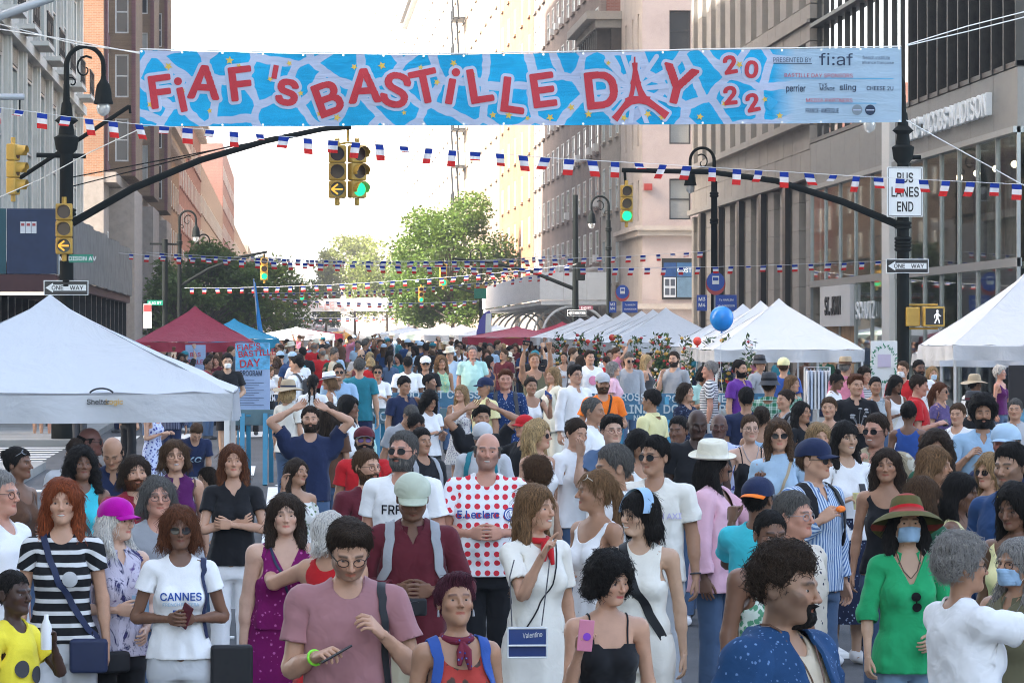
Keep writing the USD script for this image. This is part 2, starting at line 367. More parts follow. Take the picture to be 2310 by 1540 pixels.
def head_sdf(female=False):
    fm = 1.0 if female else 0.0
    def f(P):
        X = P.copy(); X[..., 0] = np.abs(X[..., 0])
        d = ell(X, (0, .016, 1.662), (.0755, .098, .094))
        d = smin(d, ell(X, (0, -.022, 1.600), (.060 - .003 * fm, .068, .086)), .035)
        d = smin(d, cone(X, (.047 - .004 * fm, .0, 1.580), (.014 - .003 * fm, -.066, 1.545), .022, .019 - .002 * fm), .03)      # jaw
        d = smin(d, ell(X, (0, -.078, 1.544), (.017, .016, .016)), .02)      # chin
        d = smin(d, ell(X, (.042, -.062, 1.612), (.019, .019, .017)), .025)      # cheekbone
        d = smax(d, -ell(X, (.031, -.107, 1.638), (.021, .021, .014)), .016)      # socket
        d = smin(d, cone(X, (.012, -.088, 1.6545), (.044, -.074, 1.658), .0075 - .002 * fm, .006), .014)      # brow ridge
        d = smin(d, cone(X, (0, -.087, 1.645), (0, -.111, 1.606), .0065, .0095), .010)      # nose
        d = smin(d, ell(X, (.0105, -.100, 1.6025), (.008, .0095, .0065)), .007)
        d = smin(d, cone(X, (0, -.0905, 1.5765), (.019, -.079, 1.5755), .0055, .003), .006)      # lips
        d = smin(d, cone(X, (0, -.0885, 1.5685), (.017, -.078, 1.570), .006, .003), .006)
        d = smax(d, -cone(X, (0, -.0985, 1.5725), (.020, -.084, 1.5732), .0042, .0025), .004)
        ear = ell(X, (.079, .018, 1.628), (.009, .020, .032))
        ear = smax(ear, -ell(X, (.089, .013, 1.630), (.008, .011, .02)), .006)
        d = smin(d, ear, .006)
        d = smin(d, cone(X, (0, .018, 1.43), (0, .010, 1.57), .0565 - .008 * fm, .053 - .008 * fm), .022)
        return smax(d, 1.425 - P[..., 2], .01)
    return f
def hand_mesh(side, r=1.0, sides=6):
    """Palm, four fingers and a thumb, at the wrist of the rest pose. Local: x across (thumb at -x... forward), y palm normal, z down the fingers."""
    parts = []
    def chain(pts, rad):
        pts = [np.array(p, float) for p in pts]
        for (a, b), (ra, rb) in zip(zip(pts, pts[1:]), zip(rad, rad[1:])):
            parts.append(m3.Manifold.batch_hull([m3.Manifold.sphere(ra, sides).translate(list(a)), m3.Manifold.sphere(rb, sides).translate(list(b))]))
    pal = [(-.028, 0, .018, .013), (.024, 0, .018, .013), (-.032, 0, .085, .0115), (.034, 0, .080, .0105), (0, .002, .0, .021), (.002, 0, .088, .0115)]
    parts.append(m3.Manifold.batch_hull([m3.Manifold.sphere(q[3], 8).translate(list(q[:3])) for q in pal]))
    for x, z0, ln, k in ((-.031, .086, .070, 1.0), (-.0105, .090, .078, 1.03), (.0105, .088, .072, .98), (.030, .082, .057, .86)):
        sx = x * .12
        chain([(x, 0, z0), (x + sx, .003, z0 + ln * .44), (x + sx * 1.4, .008, z0 + ln * .75), (x + sx * 1.6, .014, z0 + ln)], [.0098 * k, .0088 * k, .0078 * k, .0066 * k])
    chain([(-.026, .006, .028), (-.048, .012, .058), (-.058, .017, .083), (-.061, .020, .104)], [.014, .0115, .0098, .0078])
    m = m3.Manifold.batch_boolean(parts, m3.OpType.Add)
    v, f = meshkit.arrays(m)[:2]
    v = np.array(v) * r
    return v, np.array(f)
def hand_frame(B, s):
    S_, E, W, a = arm_joints(B, s)
    fz = a; px = np.array([0, 1.0, 0]); py = -np.cross(fz, px) * s      # across, palm normal, along
    return W, px, py, fz
def place_hand(B, s, lod=0):
    v, f = hand_mesh(s, .92 if B['sh'] < .18 else 1.0, (7, 5, 4)[lod])
    W, px, py, fz = hand_frame(B, s)
    p = W + v[:, :1] * px + v[:, 1:2] * py + (v[:, 2:] - .004) * fz
    return (p, f if np.linalg.det(np.stack([px, py, fz])) > 0 else f[:, ::-1])
def mani(v, f):
    mesh = m3.Mesh(vert_properties=np.asarray(v, np.float32), tri_verts=np.asarray(f, np.uint32)); mesh.merge()
    return m3.Manifold(mesh)
def zlist(*spans):
    out = []
    for a, b, h in spans:
        out += list(np.arange(a, b - h * .3, h))
    return np.array(out + [spans[-1][1]])
_body = {}
def body_mesh(kind, lod):
    if (kind, lod) in _body:
        return _body[kind, lod]
    B = BUILDS[kind]
    h = (.025, .034, .05)[lod]
    xs = np.array(sorted(set(np.round(np.concatenate([np.arange(.042, .63, h), -np.arange(.042, .63, h), np.arange(-.035, .036, .007)]), 4))))
    for sh_ in (0, .004, .008, -.005, .012, -.009):      # shift the grid until the surface closes cleanly
        b = nets(body_sdf(B), xs, np.arange(-.20, .231, h) + sh_, zlist((-.02 + sh_, .75, h * 2.2), (.75, 1.56, h)))
        if mani(*b).status() == m3.Error.NoError:
            break
    e = (.0053, .0098, .0165)[lod]
    xs = np.arange(-.0935, .0936, e * 1.06); xs -= (xs[0] + xs[-1]) / 2
    hd = nets(head_sdf(kind in 'fgc'), xs, zlist((-.135, -.05, e), (-.05, .13, e * 2.1)), zlist((1.415, 1.535, e * 2), (1.535, 1.675, e), (1.675, 1.77, e * 2)))
    parts = [mani(*b), mani(*hd)] + [mani(*place_hand(B, s, lod)) for s in (1, -1)]
    ok = all(p.status() == m3.Error.NoError and p.num_tri() > 0 for p in parts)
    if ok:
        v, f = meshkit.arrays(m3.Manifold.batch_boolean(parts, m3.OpType.Add))[:2]
    else:
        m = trimesh.util.concatenate([trimesh.Trimesh(*b, process=False), trimesh.Trimesh(*hd, process=False)] + [trimesh.Trimesh(*place_hand(B, s), process=False) for s in (1, -1)])
        v, f = m.vertices, m.faces
        print('body union fell back', kind, lod, [str(p.status()) for p in parts])
    m = trimesh.Trimesh(v, f, process=False); m.merge_vertices(digits_vertex=4)
    _body[kind, lod] = np.array(m.vertices), np.array(m.faces)
    return _body[kind, lod]
def rot(axis, ang):
    a = np.asarray(axis, float); a = a / max(np.linalg.norm(a), 1e-9)
    K = np.array([[0, -a[2], a[1]], [a[2], 0, -a[0]], [-a[1], a[0], 0]])
    return np.eye(3) + math.sin(ang) * K + (1 - math.cos(ang)) * K @ K
def bend(P, pivot, axis, ang, w):
    """Turns each point about the axis through pivot by ang * w."""
    m = w > 1e-4
    if abs(ang) < 1e-5 or not m.any():
        return P
    a = np.asarray(axis, float); a = a / np.linalg.norm(a)
    q = P[m] - pivot; t = (ang * w[m])[:, None]
    P = P.copy()
    P[m] = pivot + q * np.cos(t) + np.cross(a, q) * np.sin(t) + a * (q @ a)[:, None] * (1 - np.cos(t))
    return P
def swing(a, b):
    a, b = a / np.linalg.norm(a), b / np.linalg.norm(b)
    ax = np.cross(a, b); n = np.linalg.norm(ax)
    return (ax / n if n > 1e-6 else np.array([0, 1.0, 0])), math.atan2(n, a @ b)
ARMS = {  # upper arm, forearm (x outward, -y forward), twist of the forearm, wrist flex, finger curl, thumb
    'down': ((.17, .06, -1), (.10, -.16, -1), 0, 0, .35),
    'down2': ((.24, .0, -1), (.04, -.32, -1), 10, 0, .4),
    'back': ((.3, .35, -1), (-.35, .1, -1), 0, 0, .3),
    'phone': ((.16, -.12, -1), (-.42, -.85, .28), 75, 0, .75),
    'belly': ((.3, .06, -1), (-.75, -.72, .0), 30, 0, .5),
    'low': ((.28, .1, -1), (-.45, -.65, -.45), 30, 0, .45),
    'crossa': ((.22, -.46, -1), (-.99, -.22, .12), 30, 0, .5),
    'crossb': ((.22, -.40, -1), (-.97, -.12, .22), 30, 0, .5),
    'chest': ((.3, -.1, -1), (-.55, -.62, .6), 40, 0, .6),
    'chin': ((.12, -.45, -1), (-.32, -.28, 1), 20, 0, .9),
    'drink': ((.25, -.62, -.8), (-.62, -.30, .85), 30, 0, .8),
    'head': ((.66, -.15, .74), (-.86, .12, .48), -40, 0, .3),
    'raise': ((.12, -.75, .65), (-.12, -.30, 1), 0, 0, .8),
    'fist': ((.25, -.55, -.45), (-.05, -.12, 1), 10, 0, 1.5),
    'point': ((.10, -.62, -.72), (-.18, -.45, .8), 30, 0, 1.4),
    'hip': ((.75, .2, -.95), (-.75, -.1, -.62), 0, 0, .4),
    'out': ((.10, -1, -.22), (-.06, -1, .02), 20, 0, .5),
    'side': ((.95, -.2, -.35), (.6, -.7, .2), 20, 0, .5),
    'temple': ((.35, -.6, -.35), (-.1, .05, 1), -20, 0, .5),
    'wave': ((.5, -.4, -.6), (.1, -.35, 1), 60, 0, .12),
    'hang': ((.12, -.35, -1), (.0, -.2, -1), 0, 0, .4),
}
class Pose:
    def __init__(self, B, l='down', r='down', yaw=0, hy=0, hp=0, hr=0, lean=0, side=0, head=1.0, legs=0, jaw=1.0, face=1.0):
        self.B, self.hy, self.hp, self.hr, self.lean, self.side, self.hs = B, *(math.radians(v) for v in (hy, hp, hr, lean, side)), head
        self.legs, self.jaw, self.face = legs, jaw, face
        self.arm = {}
        for s, spec in ((1, l), (-1, r)):
            u, f, tw, wf, curl = ARMS[spec] if isinstance(spec, str) else spec
            u, f = np.array(u, float) * [s, 1, 1], np.array(f, float) * [s, 1, 1]
            if B['sh'] > .17 and B['prof'][3][2] > .13 and f[1] < 0 and abs(f[0]) > .3:
                u[1] -= .18
            a = A0 * [s, 1, 1]
            ax, an = swing(a, u)
            R = rot(ax, an)
            ex, en = swing(a, R.T @ (f / np.linalg.norm(f)))
            self.arm[s] = (ax, an, ex, en, math.radians(tw) * s, math.radians(wf), curl, spec == 'point')
    def __call__(self, P, head=None, arms=True):
        P0 = np.asarray(P, float); P = P0.copy(); B = self.B
        # individual face shape and child-size heads, in the rest pose
        hw = sstep(1.47, 1.54, P0[:, 2]) * (np.abs(P0[:, 0]) < .4) if head is None else np.full(len(P0), 1.0)
        if self.jaw != 1 or self.face != 1:
            low = sstep(1.66, 1.54, P0[:, 2]) * hw
            P[:, 0] *= 1 + (self.jaw - 1) * low + (self.face - 1) * hw
        if self.hs != 1:
            P = P + (P - [0, .015, 1.50]) * ((self.hs - 1) * hw)[:, None]
        aw = np.zeros(len(P0))
        if arms:
            for s in (1, -1):
                S_, E, W, a = arm_joints(B, s); ax, an, ex, en, tw, wf, curl, pt = self.arm[s]
                rel = P0 - S_; u = rel @ a; perp = np.linalg.norm(rel - u[:, None] * a, axis=1)
                near = 1 - np.where(u < .15, sstep(.072, .118, perp), sstep(.09, .145, perp))
                near = np.where(u > LU + LF * .8, 1 - sstep(.13, .17, perp), near) * (P0[:, 0] * s > .06)
                w = near * sstep(-.07, .075, u)
                wh = near * (u > LU + LF + .015)
                if wh.any():
                    Wp, px, py, fz = hand_frame(B, s); q = P0 - Wp; lx, ly, lz = q @ px, q @ py, q @ fz
                    th = (lx < -.036 - .25 * (lz - .045)) & (lz < .115) & (lz > .02)
                    fing = wh * (~th) * (lz > .07)
                    index = lx < -.021
                    c = curl * np.where(index & pt, .05, 1)
                    sc = .92 if B['sh'] < .18 else 1.0
                    for z0, k in ((.148, .9), (.118, 1.1), (.086, .85)):
                        for sel in (index, ~index):
                            m = fing * sstep((z0 - .008) * sc, (z0 + .008) * sc, lz) * sel
                            ang = curl * (.05 if (pt and sel is index) else 1.0) * k
                            P = bend(P, Wp + fz * z0 * sc, px * s, ang, m) if m.any() else P
                    P = bend(P, Wp + fz * .045 - px * .034, fz * s, min(curl, 1) * .5, (wh * th).astype(float))
                P = bend(P, W, np.array([0, 1.0, 0]) * s, wf, near * sstep(LU + LF - .03, LU + LF + .03, u))
                P = bend(P, W, a, tw, near * sstep(LU + .04, LU + LF - .01, u))
                P = bend(P, E, ex, en, near * sstep(LU - .055, LU + .055, u))
                P = bend(P, S_, ax, an, w)
                aw = np.maximum(aw, w)
        piv = np.array([0, .02, 1.50])
        if head is None:
            w = sstep(1.455, 1.565, P0[:, 2]) * (1 - aw) * (np.abs(P0[:, 0]) < .14)
        else:
            w = np.full(len(P0), 1.0) if np.isscalar(head) else head
        P = bend(P, piv, (0, 1, 0), self.hr, w)
        P = bend(P, piv, (1, 0, 0), self.hp, w)
        P = bend(P, piv, (0, 0, 1), self.hy, w)
        w = sstep(.92, 1.25, P0[:, 2]) if head is None else np.ones(len(P0))
        w = np.maximum(w, aw)
        P = bend(P, np.array([0, .02, .98]), (1, 0, 0), self.lean, w)
        P = bend(P, np.array([0, .02, .98]), (0, 1, 0), self.side, w)
        if self.legs:
            for s in (1, -1):
                lw = sstep(.95, .78, P0[:, 2]) * (P0[:, 0] * s > 0) * (1 - aw)
                P = bend(P, np.array([s * .09, 0, .90]), (1, 0, 0), s * self.legs, lw)
        return P
# --- clothes
def drape(prof, grow, fit, chest=1.28):
    """The trunk profile of a garment: grown, and below the chest hanging rather than following the waist (fit 0 = hangs, 1 = follows)."""
    T = np.array(prof); out = []
    A, Bd, C = (np.interp(chest, T[:, 0], T[:, k]) for k in (1, 2, 3))
    for z, a, b, c in T:
        if z < chest:
            a, b = a + (max(a, A * .98) - a) * (1 - fit), b + (max(b, Bd * 1.0) - b) * (1 - fit)
        out.append((z, a + grow, b + grow, c))
    return out
def top_sdf(B, sleeve, grow, fit, hem, flare):
    prof = drape(B['prof'], grow, fit)
    low = [p for p in prof if p[0] > max(hem, .8) + .02]
    z, a, b, c = low[0]
    zz = hem - .05
    prof = [(zz, a + (z - zz) * flare, b + (z - zz) * flare * .8, c)] + low
    def f(P):
        X = P.copy(); X[..., 0] = np.abs(X[..., 0])
        S_, E, W, ad = arm_joints(B, 1); r = B['ar']
        d = trunk(X, prof, 0, zz, 1.50)
        if B['bust']:
            d = smin(d, ell(X, (.068, -.085, 1.245), np.full(3, B['bust'] + grow)), .045)
        d = smin(d, cone(X, (.06, .02, 1.432), S_ - [.012, 0, .004], .043 + grow * .8, .050 * r + grow * .6), .035)
        if sleeve > 0:
            n = .051 * r + grow * .75
            if sleeve < LU + .03:
                arm = cone(X, S_, S_ + ad * (sleeve + .06), n, n + .010 + grow * .25)
            else:
                arm = smin(cone(X, S_, E, n, .045 * r + grow + .004), cone(X, E, S_ + ad * (sleeve + .04), .045 * r + grow + .004, .034 * r + grow), .03)
            d = smin(d, arm, .028)
        return d
    return f
_cloth = {}
def wrinkle(P, seed, amp):
    q = P * [7, 7, 4.5] + seed * 7.3
    n = meshkit.noise(q, seed) + .5 * meshkit.noise(q * 2.1 + 5, seed + 1)
    fold = np.abs(meshkit.noise(P * [19, 19, 4] + seed, seed + 2) - .5) * 2
    dg = np.abs(meshkit.noise(np.stack([P[:, 0] * 9 + P[:, 2] * 8, P[:, 1] * 9, P[:, 2] * 9 - P[:, 0] * 7], 1) + seed, seed + 4) - .5) * 2
    return ((n / 1.5 - .5) * 1.5 + (fold - .5) * .7 + (.4 - dg) * .9) * amp
def garment(kind, lod, sleeve=.19, grow=.014, fit=.2, hem=.86, flare=.06, neck='crew', strap=.0, seed=0):
    """A top or dress in the rest pose: (vertices, triangles, field)."""
    key = (kind, lod, sleeve, grow, fit, hem, flare, neck, strap)
    B = BUILDS[kind]; f = top_sdf(B, sleeve, grow, fit, hem, flare)
    if key not in _cloth:
        h = (.021, .031, .046)[lod]
        xm = B['sh'] + max(sleeve, 0) * A0[0] + .16
        xs = np.arange(-xm, xm + h, h)
        V, F = nets(f, xs, np.arange(-.36, .34, h), np.arange(hem - .04, 1.54, h))
        S_, E, W, a = arm_joints(B, 1)
        X = V.copy(); X[:, 0] = np.abs(X[:, 0])
        rel = X - S_; u = rel @ a; perp = np.linalg.norm(rel - u[:, None] * a, axis=1)
        cut = hem - V[:, 2]
        x, y, z = X[:, 0], V[:, 1], V[:, 2]
        if sleeve > 0:
            cut = np.maximum(cut, np.minimum(u - sleeve, .125 - perp))
        else:      # armholes
            cut = np.maximum(cut, np.minimum(x - (B['sh'] - .028 + strap), z - 1.285))
            cut = np.maximum(cut, .062 - np.sqrt(((x - B['sh'] - .02) * 1.0) ** 2 + ((z - 1.335) * .75) ** 2))
        front = y < .03
        if neck == 'crew':
            g = .069 - np.sqrt(x ** 2 + ((z - 1.502 - .20 * y) * 1.02) ** 2)
        elif neck == 'high':
            g = z - 1.53
        elif neck == 'scoop':
            g = np.where(front, .112 - np.sqrt(x ** 2 + ((z - 1.455) * .95) ** 2), .09 - np.sqrt(x ** 2 + (z - 1.49) ** 2))
        elif neck == 'v':
            g = np.where(front, np.minimum((z - 1.285) * .52 - x, .05), .078 - np.sqrt(x ** 2 + (z - 1.49) ** 2))
            g = np.maximum(g, .07 - np.sqrt(x ** 2 + (z - 1.49) ** 2))
        elif neck == 'vs':
            g = np.where(front, np.minimum((z - 1.375) * .50 - x, .05), .07 - np.sqrt(x ** 2 + (z - 1.49) ** 2))
            g = np.maximum(g, .064 - np.sqrt(x ** 2 + (z - 1.488) ** 2))
        elif neck == 'open':      # open shirt over something else
            g = np.where(front, .052 + .02 * (z - .9) - x, .07 - np.sqrt(x ** 2 + (z - 1.49) ** 2))
        elif neck == 'cami':
            g = z - (1.315 + .02 * (x > .05)) 
        elif neck == 'off':
            g = z - 1.375
        cut = np.maximum(cut, g)
        _cloth[key] = clip_mesh(V, F, cut)
    V, F = _cloth[key]
    return V, F, f
def push(V, F, amount):
    n = meshkit.arrays((V, F), True)[2]
    return V + n * np.asarray(amount)[:, None]
def pants_sdf(B, grow, wide, z1):
    l = B['leg']
    def f(P):
        X = P.copy(); X[..., 0] = np.abs(X[..., 0])
        d = trunk(X, drape(B['prof'], grow, 1), 0, .78, 1.04)
        leg = smin(cone(X, (.090, .01, .87), (.094, .0, .50), .088 * l + grow, .058 * l + grow + wide * .5), cone(X, (.094, .0, .50), (.094, .015, .05), .058 * l + grow + wide * .5, .046 * l + grow + wide), .03)
        return smin(d, leg, .03)
    return f
def pants(kind, lod, length=.09, grow=.012, wide=.01, waist=.99):
    key = (kind, lod, 'pants', length, grow, wide, waist)
    if key not in _cloth:
        B = BUILDS[kind]; h = (.030, .042, .06)[lod]
        V, F = nets(pants_sdf(B, grow, wide, length), np.arange(-.30, .301, h), np.arange(-.24, .25, h), zlist((length - .05, .8, h * 1.3), (.8, 1.07, h)))
        _cloth[key] = clip_mesh(V, F, np.maximum(length - V[:, 2], V[:, 2] - waist))
    return _cloth[key]
def skirt(kind, lod, length=.5, flare=.10, grow=.016):
    key = (kind, lod, 'skirt', length, flare)
    if key not in _cloth:
        B = BUILDS[kind]; n = (36, 24, 16)[lod]; T = np.array(B['prof'])
        V, F = [], []
        zs = np.linspace(1.06, length, (16, 10, 7)[lod])
        for i, z in enumerate(zs):
            a, b, c = (np.interp(max(z, .90), T[:, 0], T[:, k]) for k in (1, 2, 3))
            e = max(.92 - z, 0) * flare
            for t in np.arange(n) / n * 2 * np.pi:
                r = 1 + .06 * math.sin(7 * t + 1) * min(max(.95 - z, 0) / .3, 1)
                V.append(((a + grow + e) * math.cos(t) * r, c + (b + grow + e) * math.sin(t) * r, z))
                if i:
                    j = len(V) - 1; k = j - n; jn = j + 1 if (j + 1) % n else j + 1 - n
                    F += [(j, k, jn - n), (j, jn - n, jn)]
        _cloth[key] = np.array(V), np.array(F)
    return _cloth[key]
# --- hair (rest space, turning with the head)
def hair_sdf(style):
    def region(P, y0=.0, fore=1.702, side=1.60, nape=1.555):
        """Negative where hair grows: above a line from the forehead over the ears to the nape."""
        y = P[..., 1]
        line = np.interp(y, [-.11, -.075, -.052, -.03, .0, .035, .06, .13], [fore + .008, fore, fore - .018, side + .055, side + .01, side + .05, side - .01, nape])
        return (line - P[..., 2]) * .8
    def cran(P, g, up=0):
        return ell(P, (0, .016 + g * .12, 1.662 + up), (.0755 + g, .098 + g, .094 + g + up))
    def X(P):
        Q = P.copy(); Q[..., 0] = np.abs(Q[..., 0]); return Q
    def f(P):
        Q = X(P)
        if style in ('short', 'crop', 'tall', 'quiff', 'wavy'):
            g = {'short': .012, 'crop': .004, 'tall': .016, 'quiff': .015, 'wavy': .017}[style]; rg = region(P)
            d = smax(cran(Q, g, .004) + g * .8 * (1 - sstep(.0, .045, -rg)), rg, .006)
            if style in ('tall', 'quiff'):
                d = smin(d, smax(ell(P, (.012, -.020, 1.742), (.056, .074, .028)), region(P, fore=1.712), .01), .03)
            return d
        if style == 'bald':
            d = smax(cran(Q, .006), region(P, side=1.59), .008)
            return smax(d, P[..., 2] - 1.672 - .35 * np.maximum(P[..., 1] - .03, 0), .008)
        if style == 'recede':
            return smax(cran(Q, .009), region(P, fore=1.728), .012)
        if style == 'curly':
            return smax(cran(Q, .026, .008), region(P, fore=1.706, side=1.59, nape=1.54), .02)
        if style == 'afro':
            return smax(cran(Q, .052, .006), region(P, fore=1.70, side=1.57, nape=1.52), .02)
        if style == 'bun':
            d = smax(cran(Q, .008, .002), region(P), .01)
            return smin(d, ell(Q, (0, .112, 1.70), (.036, .034, .036)), .012)
        if style == 'topbun':
            d = smax(cran(Q, .008, .002), region(P), .01)
            return smin(d, ell(Q, (0, .05, 1.785), (.038, .038, .034)), .012)
        if style == 'pony':
            d = smax(cran(Q, .009, .003), region(P), .01)
            t = smin(cone(Q, (0, .115, 1.68), (0, .145, 1.58), .026, .034), cone(Q, (0, .145, 1.58), (0, .125, 1.34), .034, .016), .02)
            return smin(d, t, .012)
        if style == 'braid':
            d = smax(cran(Q, .008, .003), region(P), .01)
            return smin(d, cone(Q, (.035, .105, 1.62), (.045, .13, 1.36), .018, .012), .012)
        reach, vol, part = {'bob': (1.535, .012, 0), 'bobfull': (1.53, .024, 0), 'long': (1.32, .013, 0), 'longfull': (1.33, .024, 0), 'waist': (1.18, .016, 0), 'mid': (1.43, .014, 0), 'curlylong': (1.40, .038, 0), 'bangs': (1.50, .016, 1), 'bangslong': (1.40, .016, 1), 'mop': (1.56, .036, 0)}[style]
        d = cran(Q, vol, .002) + .006 * np.exp(-((P[..., 0] - .018) / .012) ** 2) * (P[..., 2] > 1.66)      # a parting
        side_ = smin(cone(Q, (.066 + vol * .5, .02, 1.68), (.076 + vol * .8, .03, 1.56), .030, .032 + vol * .3), cone(Q, (.076 + vol * .8, .03, 1.56), (.082 + vol * .9, .02 if reach > 1.45 else -.035, reach + .02), .032 + vol * .3, .022 + vol * .2), .02)
        back = smin(ell(Q, (0, .065, 1.60), (.078 + vol, .055 + vol * .6, .11)), cone(Q, (.03, .088, 1.56), (.045, .105, reach + .02), .040 + vol * .6, .026 + vol * .4), .04)
        d = smin(smin(d, side_, .03), back, .03)
        fore = 1.672 if part else 1.704
        # the face and neck stay free
        face = smin(ell(Q, (0, -.105, 1.60), (.0585, .075, fore - 1.60)), cone(Q, (0, -.08, 1.52), (0, -.10, 1.30), .05, .055), .03)
        face = smin(face, cone(Q, (0, -.02, 1.48), (0, -.05, 1.2), .046, .05), .02)
        d = smax(d, -face, .014)
        return smax(d, reach - P[..., 2] - .01 * np.sin(P[..., 0] * 90), .02)
    return f
_hair = {}
def hair_mesh(style, lod, seed, rough=1.0):
    key = (style, lod)
    if key not in _hair:
        h = (.0122, .018, .027)[lod]
        lo = {'waist': 1.14, 'long': 1.28, 'longfull': 1.28, 'mid': 1.38, 'pony': 1.30, 'braid': 1.32, 'curlylong': 1.34, 'bangslong': 1.36}.get(style, 1.47)
        _hair[key] = nets(hair_sdf(style), np.arange(-.1775, .178, h), np.arange(-.16, .21, h), np.arange(lo, 1.84, h))
    V, F = _hair[key]
    curl = style in ('curly', 'afro', 'curlylong', 'mop', 'wavy')
    q = V * (np.array([42, 42, 42]) if curl else np.array([95, 95, 14])) + seed * 3.1
    n = meshkit.noise(q, seed) - .5 + .5 * (meshkit.noise(q * 2.2, seed + 3) - .5)
    amp = (.017 if curl else .0085) * rough * (.5 if style in ('crop', 'bald', 'bun') else 1)
    big = (meshkit.noise(V * [17, 17, 9] + seed * 5.7, seed + 8) - .5) * (.003 if style in ('crop', 'bald') else .008 if style in ('short', 'recede') else .015)
    return push(V, F, n * amp + big), F
def face_colors(V, skin, lip, brow, stubble, female):
    """The colours of the skin itself: lips, brows, flush, shaven beard; also shade painted into the eye sockets."""
    skin = np.array(skin); C = np.tile(skin, (len(V), 1))
    x, y, z = np.abs(V[:, 0]), V[:, 1], V[:, 2]
    front = (y < -.03) & (z > 1.5)
    def mixin(w, col):
        C[:] = C * (1 - w[:, None]) + np.array(col) * w[:, None]
    flush = np.exp(-((x - .042) ** 2 + (z - 1.605) ** 2) / .00045) * front * .35 + np.exp(-(x ** 2 + (z - 1.603) ** 2) / .00022) * (y < -.09) * .35
    mixin(flush, skin * [1.08, .78, .74])
    if stubble is not None:
        w = sstep(.0, .014, np.minimum(np.minimum(1.600 - z + np.maximum(x - .03, 0) * 1.3, z - 1.505), .05 - y)) * (z > 1.5)
        mixin(w * .62, np.array(stubble) * .6 + skin * .22)
    w = sstep(.0088, .0045, np.abs(z - 1.5728)) * sstep(.0265, .017, x) * (y < -.07)
    mixin(w * .8, lip)
    w = sstep(.0080, .0028, np.abs(z - (1.6575 - .9 * (x - .028) ** 2 * 6 + .002))) * sstep(.010, .015, x) * sstep(.055, .046, x) * (y < -.05)
    mixin(w * (.75 if female else .9), brow)
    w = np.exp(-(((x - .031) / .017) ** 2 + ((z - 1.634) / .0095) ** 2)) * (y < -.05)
    mixin(w * .28, skin * [.62, .50, .48])  # eye sockets darkened: their shade put into the skin colour
    nail = 0
    return C
def eye_mesh(s, seed=0, lids=0.0):
    n, k = 10, 6
    V, C, F = [], [], []
    rx, ry, rz = .0150, .0078, .0066 - .002 * lids
    c0 = np.array([s * .0312, EYE_Y + .0037, 1.6345])
    for i in range(k + 1):
        ph = i / k * math.pi / 2
        for j in range(n):
            t = j / n * 2 * math.pi
            p = np.array([rx * math.sin(ph) * math.cos(t), -ry * math.cos(ph) - s * 0, rz * math.sin(ph) * math.sin(t)])
            p[1] += abs(p[0]) * .25 + (s * p[0] > 0) * s * p[0] * .25
            V.append(c0 + p)
            r = math.hypot(p[0], p[2])
            C.append((.03, .018, .012) if r < .0066 else ((.02, .015, .012) if p[2] > .0038 else (.46, .42, .40)))
            if i:
                a, b = (i - 1) * n + j, (i - 1) * n + (j + 1) % n; c, d = i * n + j, i * n + (j + 1) % n
                F += [(a, c, b), (b, c, d)]
    return np.array(V), np.array(F), np.array(C)
EYE_Y = -.085
def find_eye():
    f = head_sdf(False); y = np.linspace(-.14, -.05, 300)
    d = f(np.stack([np.full(300, .0312), y, np.full(300, 1.6345)], 1))
    return float(y[np.argmax(d < 0)])
EYE_Y = find_eye()
# ---------------------------------------------------------------- one person: body, clothes, hair and what is worn or held
SKIN = dict(pale=(.55, .34, .245), light=(.49, .275, .18), pink=(.49, .245, .17), tan=(.365, .195, .118), olive=(.35, .20, .128), brown=(.17, .083, .05), dark=(.055, .027, .018), asian=(.475, .295, .195))
HAIR = dict(black=(.012, .010, .009), dark=(.028, .018, .012), brown=(.065, .036, .019), lbrown=(.15, .085, .042), blond=(.36, .25, .125), grey=(.20, .19, .18), salt=(.085, .08, .075), white=(.50, .48, .45), red=(.175, .042, .014), auburn=(.09, .032, .014), sand=(.25, .16, .08))
COL = dict(white=(.78, .78, .79), cream=(.72, .68, .56), black=(.012, .012, .014), navy=(.016, .024, .065), grey=(.30, .31, .33), lgrey=(.48, .49, .51), dgrey=(.06, .06, .065), red=(.48, .015, .02), dred=(.22, .02, .03), maroon=(.10, .014, .022), mauve=(.33, .16, .17), blue=(.03, .08, .30), dblue=(.018, .05, .14), lblue=(.38, .52, .66), sky=(.30, .45, .62), teal=(.02, .17, .22), turq=(.05, .50, .60), mint=(.42, .66, .60), green=(.02, .34, .13), dgreen=(.02, .09, .05), olive=(.13, .12, .07), tan=(.42, .33, .22), sandc=(.52, .44, .33), khaki=(.40, .36, .26), yellow=(.80, .66, .05), pyellow=(.74, .68, .36), orange=(.90, .20, .02), purple=(.12, .03, .25), plum=(.09, .01, .09), pink=(.70, .42, .50), hot=(.62, .03, .26), magenta=(.42, .0, .30), rose=(.62, .22, .32), denim=(.07, .115, .20), ldenim=(.20, .30, .42), brown=(.10, .05, .03), ivory=(.74, .71, .64), lilac=(.50, .46, .66), peach=(.75, .42, .30))
